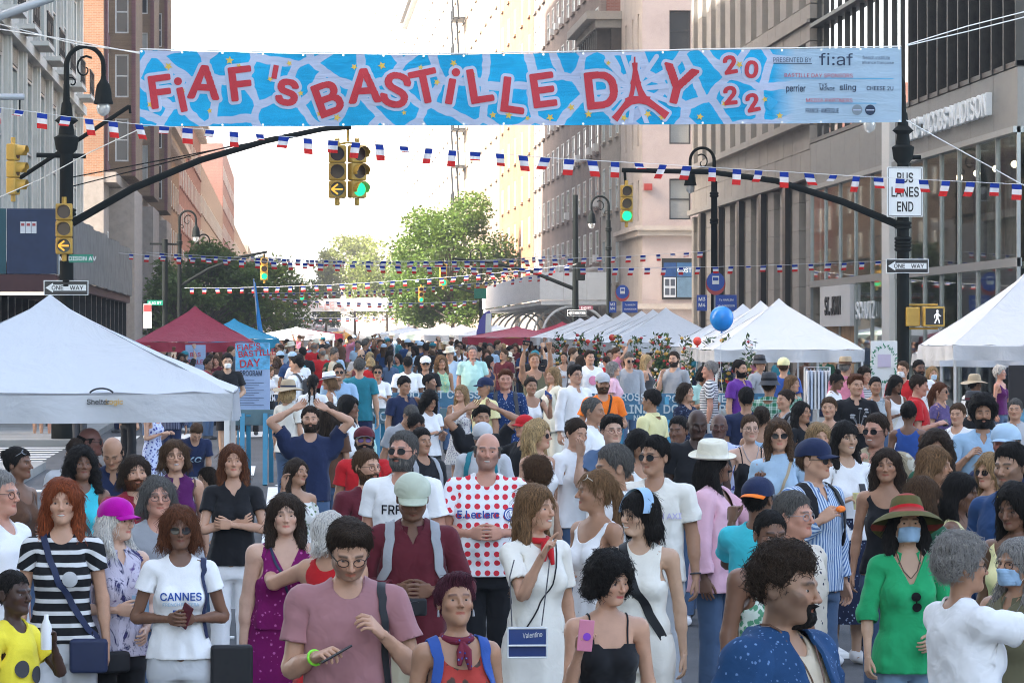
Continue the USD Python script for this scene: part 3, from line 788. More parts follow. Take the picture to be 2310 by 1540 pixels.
TOPS = {  # sleeve, grow, fit, hem, flare, neck, strap
    'tee': (.175, .016, .25, .86, .05, 'crew', 0), 'ftee': (.125, .011, .65, .90, .03, 'crew', 0), 'vtee': (.15, .013, .5, .88, .03, 'vs', 0), 'polo': (.18, .016, .25, .88, .03, 'vs', 0),
    'ltee': (.50, .015, .4, .88, .03, 'crew', 0), 'high': (.50, .010, .8, .92, .02, 'high', 0), 'shirt': (.50, .018, .2, .84, .04, 'vs', 0), 'sshirt': (.20, .019, .15, .84, .05, 'vs', 0), 'hshirt': (.33, .018, .2, .80, .06, 'v', 0),
    'tank': (-1, .009, .6, .88, .03, 'scoop', .0), 'sless': (-1, .012, .4, .86, .05, 'vs', .03), 'stank': (-1, .008, .9, .96, .0, 'crew', -.02), 'cami': (-1, .008, .9, .90, .02, 'cami', 0), 'off': (.14, .014, .6, .90, .05, 'off', 0),
    'blazer': (.50, .026, .4, .78, .08, 'v', 0), 'open': (.24, .040, .15, .82, .06, 'open', 0), 'lopen': (.50, .040, .15, .82, .06, 'open', 0),
    'dress': (.15, .012, .9, .97, .0, 'crew', 0), 'vdress': (-1, .010, .9, .97, .0, 'v', .0), 'tdress': (-1, .010, .85, .97, .0, 'scoop', -.01), 'bdress': (.20, .012, .9, .97, 0, 'crew', 0)}
PEOPLE = []
_face_cache = {}
def worn(kind, lod=0):
    """Beards and masks, as shells grown on the face."""
    if (kind, lod) in _face_cache:
        return _face_cache[kind, lod]
    hd = head_sdf(False)
    def f(P):
        X = P.copy(); X[..., 0] = np.abs(X[..., 0]); x, y, z = X[..., 0], X[..., 1], X[..., 2]
        if kind == 'mask':
            d = smin(hd(P) - .005, ell(X, (0, -.080, 1.575), (.034, .034, .040)), .03)
            return smax(smax(d, np.maximum(np.maximum(1.527 - z, z - (1.618 - x * .12)), np.maximum(x - .060, y + .022)), .004), -(hd(P) + .004), .002) + .0012 * np.sin(z * 420) * (x < .045)
        d = hd(P) - (.009 if kind != 'stub' else .004)
        line = 1.592 - np.maximum(x - .022, 0) * .2 + np.clip((y + .045) * .9, 0, .06)
        g = np.maximum(z - line, np.maximum(1.505 - z, y - .022))
        if kind == 'goatee':
            g = np.maximum(g, x - .028)
        g = np.maximum(g, -ell(X, (0, -.09, 1.5728), (.021, .03, .0072)))
        return smax(d, g, .006) + (.0 if lod else .003 * (meshkit.noise(P * 160, 3) - .5))
    h = .0072 if lod == 0 else .011
    _face_cache[kind, lod] = nets(f, np.arange(-.0935, .094, h), np.arange(-.14, .05, h), np.arange(1.48, 1.64, h), 1)
    return _face_cache[kind, lod]
def hemmed(V, V2, F):
    """Turns the open edges of a garment in, so that hems have thickness."""
    e = np.vstack([F[:, [0, 1]], F[:, [1, 2]], F[:, [2, 0]]]); s_ = np.sort(e, 1)
    _, i, c = np.unique(s_, axis=0, return_index=True, return_counts=True); b = e[i[c == 1]]
    n = meshkit.arrays((V2, F), True)[2]; u, inv = np.unique(b, return_inverse=True); inv = inv.reshape(b.shape) + len(V)
    return np.vstack([V, V[u]]), np.vstack([V2, V2[u] - n[u] * .011]), np.vstack([F, np.stack([b[:, 1], b[:, 0], inv[:, 0]], 1), np.stack([b[:, 1], inv[:, 0], inv[:, 1]], 1)])
def strands(parent, V, F, style, lod, hc, seed, to):
    """Loose hairs lying over the mass of the hair."""
    if style == 'none':
        return
    r = np.random.RandomState(seed + 5); m = trimesh.Trimesh(V, F, process=False); N = (1900, 420)[lod]; flat_ = style in ('short', 'recede', 'quiff', 'tall')
    a = m.area_faces / m.area_faces.sum(); fi = r.choice(len(F), N, p=a); w = r.dirichlet((1, 1, 1), N)
    p = (m.triangles[fi] * w[:, :, None]).sum(1); n = m.face_normals[fi]; curl = style in ('curly', 'afro', 'curlylong', 'mop', 'wavy')
    d = np.array([0, .25, -1.0]) + r.normal(0, .9 if curl else .22, (N, 3)); d -= n * (d * n).sum(1)[:, None] * .9; d /= np.linalg.norm(d, axis=1, keepdims=True)
    L = (.03 if curl else .026 if flat_ else .055) * (.4 if style in ('crop', 'bald', 'bun') else 1) * r.uniform(.5, 1.5, (N, 1)); t = np.linspace(0, 1, 5)
    side = np.cross(d, n)
    c = np.stack([p + d * L * q + n * (.0035 * q * (1.6 - q) * (2.2 if curl else 1) + .0005) + side * (L * .35 * math.sin(5 * q) if curl else L * .08 * q * q) for q in t], 1)
    pts = to(c.reshape(-1, 3)); b = UsdGeom.BasisCurves.Define(stage, path_of(parent) + '/strands')
    b.CreateTypeAttr('cubic'); b.CreateBasisAttr('catmullRom'); b.CreateCurveVertexCountsAttr(Vt.IntArray.FromNumpy(np.full(N, 5, np.int32))); b.CreatePointsAttr(Vt.Vec3fArray.FromNumpy(np.ascontiguousarray(pts, np.float32)))
    b.CreateWidthsAttr([(.0016, .0032)[lod]]); b.SetWidthsInterpolation('constant')
    h = tuple(float(x) for x in hc); UsdShade.MaterialBindingAPI.Apply(b.GetPrim()).Bind(flat('strand_%03d_%03d_%03d' % tuple(int(x * 999) for x in h), tuple(min(x * 1.2, 1) for x in h), .6, 0, .15))
def rim(pts, r, n=5):
    return MB().tube(np.vstack([pts, pts[:2]]), r, n, cap=False)
def glasses(up=False, big=1.0):
    fr, le = MB(), MB()
    y0 = EYE_Y - .014
    for s in (1, -1):
        t = np.arange(10) / 10 * 2 * np.pi
        p = np.stack([s * .0325 + .0235 * big * np.cos(t), y0 + np.abs(s * .0325 + .0235 * np.cos(t)) ** 2 * 3.0, 1.631 + .0185 * big * np.sin(t)], 1)
        fr.add(*rim(p, .0018).get()); le.sheet(p)
        fr.bar((s * .056, y0 + .008, 1.637), (s * .076, y0 + .055, 1.640), .003); fr.bar((s * .076, y0 + .055, 1.640), (s * .080, .015, 1.640), .003)
    fr.bar((-.010, y0, 1.634), (.010, y0, 1.634), .003)
    out = []
    for m in (fr, le):
        v, f = m.get()
        if up:
            v = (v - [0, y0, 1.63]) @ rot((1, 0, 0), math.radians(-38)).T + [0, -.066, 1.722]
            v[:, 0] *= 1.0
        out.append((v, f))
    return out
def cap(back=False, g=.021, flat_=False):
    """Crown and peak of a baseball cap."""
    n, k = 20, 7; V, F = [], []
    for i in range(k + 1):
        ph = i / k * math.pi / 2
        for j in range(n):
            t = 2 * math.pi * j / n
            V.append(((.0755 + g) * math.sin(ph) * math.cos(t), .016 + (.098 + g) * math.sin(ph) * math.sin(t), 1.688 + (.066 + g) * math.cos(ph) + .010 * math.sin(ph) * (math.sin(t) > .2) * -1))
            if i:
                a, b, c, d = (i - 1) * n + j, (i - 1) * n + (j + 1) % n, i * n + j, i * n + (j + 1) % n
                F += [(a, c, b), (b, c, d)]
    for j in range(n):      # the band below
        V.append(tuple(np.array(V[k * n + j]) - [0, 0, .022]))
        F += [(k * n + j, (k + 1) * n + j, k * n + (j + 1) % n), (k * n + (j + 1) % n, (k + 1) * n + j, (k + 1) * n + (j + 1) % n)]
    crown = (np.array(V), np.array(F))
    P, G = [], []; s = 1 if back else -1
    for lay, dz in enumerate((0, -.004)):
        for i in range(5):
            for j in range(9):
                u = (j / 8 - .5) * 2; w = i / 4
                x = u * (.077 + .004 * w) ; edge = math.sqrt(max(1 - (u * .96) ** 2, 0))
                P.append((x * (1 - .10 * w * abs(u)), .016 + s * ((.098 + g - .012) * math.sqrt(max(1 - (u * .80) ** 2, 0)) + w * .074 * edge ** .6), 1.676 + dz - .016 * w - .016 * u * u))
    for lay in (0, 45):
        for i in range(4):
            for j in range(8):
                a = lay + i * 9 + j; q = [a, a + 1, a + 10, a + 9]
                G += [(q[0], q[1], q[2]), (q[0], q[2], q[3])]
    return crown, (np.array(P), np.array(G))
def brim_hat(style):
    prof = {'panama': [(.172, 1.700), (.150, 1.688), (.112, 1.689), (.104, 1.694), (.100, 1.74), (.093, 1.785), (.075, 1.80), (.05, 1.793), (.0, 1.788)],
            'fedora': [(.158, 1.705), (.14, 1.692), (.108, 1.690), (.104, 1.70), (.101, 1.745), (.095, 1.79), (.08, 1.806), (.05, 1.795), (.0, 1.79)],
            'straw': [(.215, 1.655), (.19, 1.668), (.15, 1.682), (.112, 1.690), (.105, 1.70), (.100, 1.74), (.088, 1.782), (.06, 1.80), (.0, 1.806)],
            'bucket': [(.150, 1.640), (.13, 1.655), (.107, 1.688), (.103, 1.70), (.098, 1.75), (.088, 1.782), (.05, 1.79), (.0, 1.792)],
            'floppy': [(.225, 1.615), (.20, 1.645), (.16, 1.672), (.115, 1.688), (.107, 1.70), (.102, 1.74), (.09, 1.78), (.06, 1.80), (.0, 1.805)]}[style]
    n = 28; V, F = [], []
    full = prof + [(r - .003, z - .004) for r, z in prof[:3][::-1]]
    for i, (r, z) in enumerate(prof):
        for j in range(n):
            t = 2 * math.pi * j / n; k = max(r - .11, 0) / .1
            V.append((r * .90 * math.cos(t), .016 + (r * 1.06) * math.sin(t), z + (.012 * math.cos(2 * t) + .006 * math.sin(3 * t)) * k * (1 if style != 'bucket' else 0) - (.012 if style in ('panama', 'fedora') and r < .07 and abs(math.cos(t)) < .4 else 0)))
            if i:
                a, b, c, d = (i - 1) * n + j, (i - 1) * n + (j + 1) % n, i * n + j, i * n + (j + 1) % n
                F += [(a, b, c), (b, d, c)]
    band = MB(); t = np.arange(n) * 2 * np.pi / n
    v = np.vstack([np.stack([(.1055 + o) * .90 * np.cos(t), .016 + (.1055 + o) * 1.06 * np.sin(t), np.full(n, z)], 1) for z, o in ((1.694, .0015), (1.722, .0))])
    band.add(v, [(j, (j + 1) % n, n + (j + 1) % n, n + j) for j in range(n)])
    return (np.array(V), np.array(F)), band.get()
def collar(kind, B, openness=.5):
    """A folded collar lying round the neck."""
    n = 22; V, F = [], []
    k = (.062 if B['sh'] > .18 else .054)
    for i in range(n + 1):
        t = math.radians(-90 + 22 * openness) + (i / n) * (2 * math.pi - 2 * math.radians(22 * openness))
        c, s = math.cos(t), math.sin(t)
        fr = max(-s, 0)
        for rr, dz in ((k, .0), (k + .004, .030), (k + .016, .026), (k + .034 + .012 * fr, -.016 - .03 * fr ** 3)):
            V.append((rr * c * 1.02, .016 + rr * s, 1.468 + dz - .030 * fr + .010 * max(s, 0)))
        if i:
            a = (i - 1) * 4
            for q in range(3):
                F += [(a + q, a + q + 4, a + q + 1), (a + q + 1, a + q + 4, a + q + 5)]
    return np.array(V), np.array(F)
def onto(f, pts, off, it=10):
    p = np.array(pts, float)
    for _ in range(it):
        d, g = grad(f, p); p -= np.clip(d - off, -.03, .03)[:, None] * g
    return p
def ribbon(f, ctrl, width, off=.004, n=36, thick=.003):
    """A strap laid on a garment along control points."""
    c = np.array(ctrl, float); u = np.linspace(0, len(c) - 1, n)
    p = np.stack([np.interp(u, range(len(c)), c[:, k]) for k in range(3)], 1)
    p = onto(f, p, off); t = np.gradient(p, axis=0); t /= np.linalg.norm(t, axis=1, keepdims=True)
    _, g = grad(f, p); w = np.cross(t, g); w /= np.linalg.norm(w, axis=1, keepdims=True)
    V = np.vstack([p + w * width / 2, p - w * width / 2, p + w * width / 2 + g * thick, p - w * width / 2 + g * thick])
    F = []
    for i in range(n - 1):
        F += [(2 * n + i, 3 * n + i, 3 * n + i + 1, 2 * n + i + 1), (i, 2 * n + i, 2 * n + i + 1, i + 1), (n + i, n + i + 1, 3 * n + i + 1, 3 * n + i)]
    return V, np.array([t for q in F for t in ((q[0], q[1], q[2]), (q[0], q[2], q[3]))])
def text_at(f, text, x, z, h, off=.004, bold=True, roll=0, mesh=None):
    """Lettering printed on the front of a garment, centred at x, z."""
    m = (mesh or meshkit.text_mesh(text, h, .001, bold)).copy()
    top = m.vertices[:, 2] > m.vertices[:, 2].mean()
    m.update_faces(top[m.faces].all(1)); m.remove_unreferenced_vertices()
    m = m.subdivide_to_size(max(h * .9, .02))
    v = m.vertices - [(m.vertices[:, 0].max() + m.vertices[:, 0].min()) / 2, (m.vertices[:, 1].max() + m.vertices[:, 1].min()) / 2, 0]
    c, s = math.cos(roll), math.sin(roll)
    p = np.stack([x + v[:, 0] * c - v[:, 1] * s, np.full(len(v), -.40), z + v[:, 0] * s + v[:, 1] * c], 1)
    for _ in range(24):
        d = f(p) - off; p[:, 1] += np.clip(d, -.05, .05) * .8
    return p, m.faces
def disc(r, n=18):
    t = np.arange(n) * 2 * np.pi / n
    return trimesh.creation.extrude_polygon(Polygon(np.stack([r * np.cos(t), r * np.sin(t)], 1)), .001, engine='earcut')
def rbox(x, y, z, b=.006):
    b = min(b, x * .45, y * .45, z * .45)
    return trimesh.Trimesh(*meshkit.arrays(m3.Manifold.batch_hull([m3.Manifold.sphere(b, 8).translate([sx * (x / 2 - b), sy * (y / 2 - b), sz * (z / 2 - b)]) for sx in (1, -1) for sy in (1, -1) for sz in (1, -1)]))[:2], process=False)
def place_of(px, s):
    d = FPX / s; t = math.tan(YAW + math.atan2(px - PW / 2, FPX))
    y = d / (t * math.sin(YAW) + math.cos(YAW)); return t * y, y
def person(px, ytop, s, build, label, skin='light', hair=('short', 'brown'), top=('tee', 'white'), bottom=('pants', 'denim'), yaw=0, hy=0, hp=0, hr=0, l='down', r='down', lean=0, side=0,
           extra=(), height=None, lod=None, legs=0, cat='person', group=None, name='person', xy=None, cls=False, dz=0):
    x, y = place_of(px, s) if xy is None else xy
    d = depth(x, y)
    hatrise = max([{'panama': .04, 'fedora': .045, 'straw': .045, 'floppy': .045, 'bucket': .03, 'cap': .016}.get(e[0], 0) for e in extra] + [{'afro': .045, 'curly': .022, 'topbun': .05, 'tall': .018, 'curlylong': .03, 'mop': .03}.get(hair[0], .008)])
    if height is None:
        top_h = {'f': 1.76, 'g': 1.76}.get(build, 1.89)
        for _ in range(60):      # nobody taller than people are: stand farther off
            h = (CAM_H + (PH / 2 - ytop) / FPX * d - gz(y, x)) * 1.752 / (1.752 + hatrise)
            if h <= top_h or s > 290:
                break
            s *= .985; x, y = place_of(px, s); d = depth(x, y)
        if not 1.45 < h < 1.96:
            print(f'height {h:.2f} for {label}')
    else:
        h = height
    lod = lod if lod is not None else (0 if s > 305 else 1 if s > 112 else 2)
    B = BUILDS[build]; female = build in 'fg'; seed = (len(PEOPLE) * 7 + 3) % 97
    k = h / 1.752; hs = 1.0 if h > 1.5 else 1 + (1.5 - h) * .55
    rnd = random.Random(seed)
    P = Pose(B, l, r, yaw, hy, hp, hr, lean, side, head=hs * .985, legs=legs, jaw=1 + rnd.uniform(-.08, .07), face=1 + rnd.uniform(-.04, .05))
    root = thing(name, label, cat, (x, y, gz(y, x) + .002 + dz), yaw, group) if not cls else cls
    sk = np.array(SKIN[skin] if isinstance(skin, str) else skin)
    col = lambda c: np.array(COL[c] if isinstance(c, str) else c)
    hc = HAIR[hair[1]] if isinstance(hair[1], str) else hair[1]
    M = {n: UsdShade.Material.Get(stage, '/World/Looks/' + n) for n in ('skin', 'hair', 'cloth', 'gloss', 'matte', 'print')}
    out = lambda V, head=None: P(V, None if isinstance(head, str) else head, not isinstance(head, str)) * k
    def emit(n, V, F, m, c=None, head=None, rest=None, parent=root, smooth=True, label=None, world=False):
        if rest is True:
            rest = V
        return put(n, ((V if world else out(V, head)), F), m, parent, smooth, cd=c, rest=rest, label=label)
    # body
    V, F = body_mesh(build, lod)
    stub = next((e[1] for e in extra if e[0] == 'stubble'), None)
    lip = sk * (np.array([.80, .40, .38]) if not female else np.array([.86, .30, .32])) if not any(e[0] == 'lips' for e in extra) else np.array([.38, .03, .04])
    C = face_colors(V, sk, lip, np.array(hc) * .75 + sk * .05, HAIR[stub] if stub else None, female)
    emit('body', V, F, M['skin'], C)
    shades = any(e[0] == 'sun' for e in extra)
    if lod < 2 and not shades:
        for sgn in (1, -1):
            v, f, c = eye_mesh(sgn, lids=.4 if hp > 8 else 0)
            emit('eye', v, f, M['gloss'], c, 1)
    if hair[0] != 'none':
        v, f = hair_mesh(hair[0], lod, seed)
        hat = any(e[0] in ('cap', 'panama', 'fedora', 'straw', 'floppy', 'bucket') for e in extra)
        if hat:
            v = v + ([0, .016, 1.655] - v) * (.17 * sstep(1.655, 1.70, v[:, 2]))[:, None]
        hw = sstep(1.30, 1.50, v[:, 2]) * .5 + .5 if hair[0] in ('long', 'longfull', 'waist') else 1
        q = emit('hair', v, f, M['hair'], hc, hw, rest=True)
        if lod < 2:
            strands(q, v, f[v[f[:, 0], 2] < 1.655] if hat else f, hair[0], lod, hc, seed, lambda a: P(a, 1) * k)
    # clothes
    tk, tc = top[0], top[1]
    tf = None
    def dressed(nm, tk, tc, seed2=0, lift=0):
        sl, grow, fit, hem, flare, neck, strap = TOPS[tk]
        vs = neck == 'vs'
        V, F, f = garment(build, lod, sl, grow + lift, fit, hem, flare, 'vs' if vs else neck, strap)
        amp = (.015 if tk in ('tee', 'shirt', 'sshirt', 'polo', 'open', 'lopen', 'hshirt', 'blazer') else .009) * (1 if lod < 2 else .6)
        hemw = sstep(1.2, hem, V[:, 2]) * (.006 * np.sin(np.arctan2(V[:, 1], V[:, 0]) * 9 + seed) + .006)
        V2 = push(V, F, np.maximum(wrinkle(V, seed + seed2, amp) + hemw, -.0012 - .004 * sstep(1.36, 1.25, V[:, 2])))
        m = tc if isinstance(tc, UsdShade.Material) else M['cloth']
        if lod < 2:
            V, V2, F = hemmed(V, V2, F)
        emit(nm, V2, F, m, None if m is not M['cloth'] else col(tc), rest=V if m is not M['cloth'] else None)
        return f
    if tk in ('open', 'lopen', 'blazer') and len(top) > 2:
        dressed('undershirt', top[3] if len(top) > 3 else 'ftee', top[2], 5)
    nm = {'tee': 'shirt', 'ftee': 'shirt', 'vtee': 'shirt', 'open': 'open_shirt', 'lopen': 'open_shirt', 'blazer': 'jacket'}.get(tk, 'dress' if 'dress' in tk else 'shirt')
    tf = dressed(nm, tk, tc)
    if tk in ('polo', 'shirt', 'sshirt', 'hshirt', 'open', 'lopen', 'sless', 'blazer') and lod < 2:
        v, f = collar(tk, B, 1.6 if tk in ('open', 'lopen', 'hshirt', 'blazer') else .8)
        isM = isinstance(tc, UsdShade.Material)
        emit('collar', v, f, tc if isM else M['cloth'], None if isM else col(tc) * .92, rest=True if isM else None)
    if tk == 'cami' and lod < 2:
        for sgn in (1, -1):
            bs = body_sdf(B)
            v, f = ribbon(bs, [(sgn * .085, -.10, 1.31), (sgn * .088, -.07, 1.40), (sgn * .085, .01, 1.45), (sgn * .08, .08, 1.40), (sgn * .07, .10, 1.31)], .009, .003, 18)
            emit('strap', v, f, M['cloth'] if not isinstance(tc, UsdShade.Material) else M['cloth'], col('black') if isinstance(tc, UsdShade.Material) else col(tc))
    if 'dress' in tk:
        ln, fl = (bottom[2], bottom[3]) if len(bottom) > 3 else (.52, .16)
        v, f = skirt(build, lod, ln, fl)
        m = tc if isinstance(tc, UsdShade.Material) else M['cloth']
        emit('skirt', push(v, f, wrinkle(v, seed, .008)), f, m, None if m is not M['cloth'] else col(tc), rest=v if m is not M['cloth'] else None)
    else:
        bk, bc = bottom[0], bottom[1]
        if bk == 'skirt':
            v, f = skirt(build, lod, bottom[2] if len(bottom) > 2 else .5, bottom[3] if len(bottom) > 3 else .1)
        elif bk == 'shorts':
            v, f = pants(build, lod, bottom[2] if len(bottom) > 2 else .50, .018, .03)
        else:
            v, f = pants(build, lod, .085, .012, .05 if bk == 'wide' else .012)
        m = bc if isinstance(bc, UsdShade.Material) else M['cloth']
        hem = TOPS[tk][3]
        if hem < .95 and not (len(top) > 2 and top[2] == 'tucked') and bk != 'skirt':
            v, f = clip_mesh(v, f, v[:, 2] - (hem + .06))
            v = push(v, f, -.008 * sstep(hem - .09, hem, v[:, 2]))
        emit('skirt' if bk == 'skirt' else 'shorts' if bk == 'shorts' else 'trousers', push(v, f, wrinkle(v, seed + 9, .006)), f, m, None if m is not M['cloth'] else col(bc), rest=v if m is not M['cloth'] else None)
    sc = next((e[1] for e in extra if e[0] == 'shoes'), 'dgrey' if seed % 3 else 'white')
    for sgn in (1, -1):
        ff = lambda Q: smin(cone(Q, (sgn * .092, .035, .05), (sgn * .105, -.125, .036), .047, .036), ell(Q, (sgn * .095, .03, .07), (.042, .05, .05)), .03)
        if ('shoe', sgn) not in _cloth:
            h_ = .034
            v, f = nets(lambda Q: smax(ff(Q), -Q[..., 2], .01), np.arange(sgn * .1 - .077, sgn * .1 + .078, h_), np.arange(-.20, .13, h_), np.arange(-.022, .14, h_), 1)
            _cloth['shoe', sgn] = v, f
        if s < 420 or px < 200:
            emit('shoe', *_cloth['shoe', sgn], M['matte'], col(sc))
    # worn on the head, held, hung
    for e in extra:
        kind, a = e[0], (e[1] if len(e) > 1 else None)
        if kind == 'smile':
            m = trimesh.creation.icosphere(2, 1.0); v = m.vertices * [.0205, .006, .0052]; v[:, 2] += 4.5 * v[:, 0] ** 2
            emit('teeth', v * [1, 1, 1] + [0, -.0925, 1.5715] + np.stack([0 * v[:, 0], 11 * v[:, 0] ** 2, 0 * v[:, 0]], 1), m.faces, M['gloss'], (.55, .52, .47), 1)
        elif kind in ('sun', 'glasses', 'sunup'):
            if lod == 2:
                (fv, ff_), (lv, lf) = glasses(False, 1.15)
                emit('sunglasses', lv, lf, M['gloss'], (.012, .012, .014), 1, smooth=False); continue
            (fv, ff_), (lv, lf) = glasses(kind == 'sunup', 1.12 if kind != 'glasses' else 1.0)
            q = emit('glasses' if kind == 'glasses' else 'sunglasses', fv, ff_, M['gloss'], col(a or 'black'), 1, smooth=False)
            if kind != 'glasses':
                put('lens', (out(lv, 1), lf), M['gloss'], q, False, cd=(.014, .013, .015) if len(e) < 3 else col(e[2]))
        elif kind == 'cap':
            (cv, cf), (bv, bf) = cap(len(e) > 3 and e[3] == 'back')
            q = emit('cap', cv, cf, M['cloth'], col(a), 1)
            put('peak', (out(bv, 1), bf), M['cloth'], q, True, cd=col(e[2] if len(e) > 2 and e[2] else a))
        elif kind in ('panama', 'fedora', 'straw', 'bucket', 'floppy'):
            (cv, cf), (bv, bf) = brim_hat(kind)
            tiltR = rot((0, 1, 0), math.radians(e[3] if len(e) > 3 else 0)) @ rot((1, 0, 0), math.radians(-15 if kind == 'floppy' else 0))
            cv, bv = [(q_ - [0, .016, 1.69]) @ tiltR.T + [0, .016, 1.69] for q_ in (cv, bv)]
            isM = isinstance(a, UsdShade.Material)
            q = emit('hat', cv, cf, a if isM else M['cloth'], None if isM else col(a), 1, rest=True if isM else None)
            if len(e) > 2 and e[2] and lod < 2:
                put('band', (out(bv, 1), bf), M['cloth'], q, True, cd=col(e[2]))
        elif kind in ('beard', 'goatee', 'stub'):
            v, f = worn(kind, min(lod, 1)); emit('beard', v, f, M['hair'], HAIR[a], 1, rest=True)
        elif kind == 'mask':
            v, f = worn('mask', min(lod, 1)); q = emit('face_mask', v, f, M['cloth'], col(a), 1)
            if lod < 2:
                mb = MB()
                for sgn in (1, -1):
                    for zz in (1.600, 1.545):
                        mb.tube([(sgn * .056, -.035, zz), (sgn * .074, .0, .5 * zz + .81), (sgn * .083, .026, 1.628)], .0012, 4)
                v, f = mb.get(); put('ear_loop', (out(v, 1), f), M['cloth'], q, False, cd=col('white'))
        elif kind == 'headband':
            t = np.linspace(-.15, math.pi + .15, 20); w = []
            for yy, rr in ((-.052, .103), (-.015, .108), (.02, .108)):
                w.append(np.stack([.99 * (.0755 + .028) * np.cos(t), np.full(20, yy) + .03 * np.sin(t), 1.668 + (rr + .012) * np.sin(t)], 1))
            v = np.vstack(w); f = [(i * 20 + j, i * 20 + j + 1, (i + 1) * 20 + j + 1, (i + 1) * 20 + j) for i in range(2) for j in range(19)]
            f = np.array([t_ for q_ in f for t_ in ((q_[0], q_[1], q_[2]), (q_[0], q_[2], q_[3]))])
            emit('headband', v, f, M['cloth'], col(a), 1)
        elif kind == 'earring':
            for sgn in (1, -1):
                emit('earring', *MB().tube([(sgn * .083, .008, 1.602), (sgn * .085, .008, 1.597), (sgn * .086, .008, 1.57)], [.002, .004, .007], 6).get(), M['gloss'], col(a), 1)
        elif kind == 'cross':      # strap across the chest, e[2] = +1: from the wearer's left shoulder
            sg = e[2] if len(e) > 2 else 1
            v, f = ribbon(tf, [(sg * .07, .10, 1.36), (sg * .085, .02, 1.46), (sg * .075, -.08, 1.40), (sg * .03, -.13, 1.25), (-sg * .07, -.14, 1.10), (-sg * .15, -.09, .97), (-sg * .19, .0, .90)], e[3] if len(e) > 3 else .028, .007)
            emit('strap', v, f, M['matte'], col(a))
        elif kind == 'shoulder':      # strap straight down from one shoulder
            sg = e[2] if len(e) > 2 else 1
            v, f = ribbon(tf, [(sg * .12, .09, 1.30), (sg * .13, .03, 1.44), (sg * .135, -.08, 1.38), (sg * .145, -.10, 1.2), (sg * .16, -.07, 1.02)], e[3] if len(e) > 3 else .03, .007)
            emit('strap', v, f, M['matte'], col(a))
        elif kind == 'pack':
            for sg in (1, -1):
                v, f = ribbon(tf, [(sg * .095, .11, 1.36), (sg * .105, .03, 1.455), (sg * .112, -.075, 1.39), (sg * .13, -.11, 1.25), (sg * .165, -.04, 1.13), (sg * .15, .09, 1.08)], .05, .008, 26, .008)
                emit('backpack_strap', v, f, M['cloth'], col(a))
            m = rbox(.30, .15, .44, .05); emit('backpack', m.vertices + [0, .215, 1.20], m.faces, M['cloth'], col(e[2] if len(e) > 2 else a), 'trunk')
        elif kind == 'bag':      # at the hip: (col, x, y, z, w, h)
            _, c_, bx, by, bz, bw, bh = e[:7]
            m = rbox(bw, .07, bh, .02).subdivide()
            emit('bag', m.vertices + [bx, by, bz], m.faces, M['matte'], col(c_), 'trunk')
        elif kind == 'necklace':
            v, f = ribbon(body_sdf(B), [(.06, .03, 1.47), (.062, -.04, 1.44), (.04, -.09, 1.38), (.0, -.12, e[2] if len(e) > 2 else 1.34), (-.04, -.09, 1.38), (-.062, -.04, 1.44), (-.06, .03, 1.47)], .005, .004 + (.018 if len(e) > 2 else 0), 28, .004)
            emit('necklace', v, f, M['gloss'], col(a))
        elif kind == 'text':
            _, tx, c_, x_, z_, h_ = e[:6]
            v, f = text_at(tf, tx, x_, z_, h_, .010, roll=e[6] if len(e) > 6 else 0)
            emit('print', v, f, M['print'], col(c_), smooth=False)
        elif kind == 'disc':
            _, rr, c_, x_, z_ = e[:5]
            v, f = text_at(tf, '', x_, z_, .03, .009, mesh=disc(rr)); emit('print', v, f, M['print'], col(c_), smooth=False)
        elif kind == 'patch':      # printed rectangle
            _, w_, h_, c_, x_, z_ = e[:6]
            v, f = text_at(tf, '', x_, z_, .03, .008, mesh=trimesh.creation.box([w_, h_, .001])); emit('print', v, f, M['print'], col(c_), smooth=False)
        elif kind == 'flap':      # scarf knotted at the neck
            n = 20; t = np.arange(n) * 2 * np.pi / n
            ring = np.stack([.066 * np.cos(t), .012 + .068 * np.sin(t), 1.475 + .012 * np.sin(t)], 1)
            mb = MB(); mb.add(*rim(ring, .017, 6).get())
            mb.tube([(0, -.075, 1.455), (.012, -.115, 1.42), (.02, -.135, 1.34)], [.014, .024, .010], 6); mb.tube([(0, -.075, 1.455), (-.016, -.11, 1.42), (-.03, -.128, 1.36)], [.014, .022, .010], 6)
            isM = isinstance(a, UsdShade.Material); v, f = mb.get()
            emit('neck_scarf', v, f, a if isM else M['cloth'], None if isM else col(a), rest=True if isM else None)
        elif kind == 'wrist':
            sg = e[2]; W, hx, hy_, hz = hand_frame(B, sg); n = 12; t = np.arange(n) * 2 * np.pi / n
            ring = np.array([W - hz * .03 + (.031 * B['ar'] ** .5) * (math.cos(q) * hx + math.sin(q) * hy_) for q in t])
            emit('wristband', *rim(ring, .006, 5).get(), M['gloss'], col(a))
        elif kind in ('phone', 'phoneup', 'cup', 'bottle', 'camera', 'cupc', 'food', 'flower', 'paper'):
            sg = e[2] if len(e) > 2 else -1
            W, hx, hy_, hz = hand_frame(B, sg); sc_ = .92 if B['sh'] < .18 else 1.0
            ref = P(np.array([W + hz * .066, W + hz * .066 + hx * .01, W + hz * .066 + hy_ * .01, W + hz * .076]))
            o = ref[0]; ex, ey, ez = [(q - o) / max(np.linalg.norm(q - o), 1e-9) for q in ref[1:]]
            def local(v):
                return (o + v[:, :1] * ex + v[:, 1:2] * ey + v[:, 2:] * ez) * k
            def up(v, off=(0, .035, .03)):      # upright whatever the hand does, in the person's own frame
                c0 = o + off[0] * ex + off[1] * ey + off[2] * ez
                return (c0 + v) * k
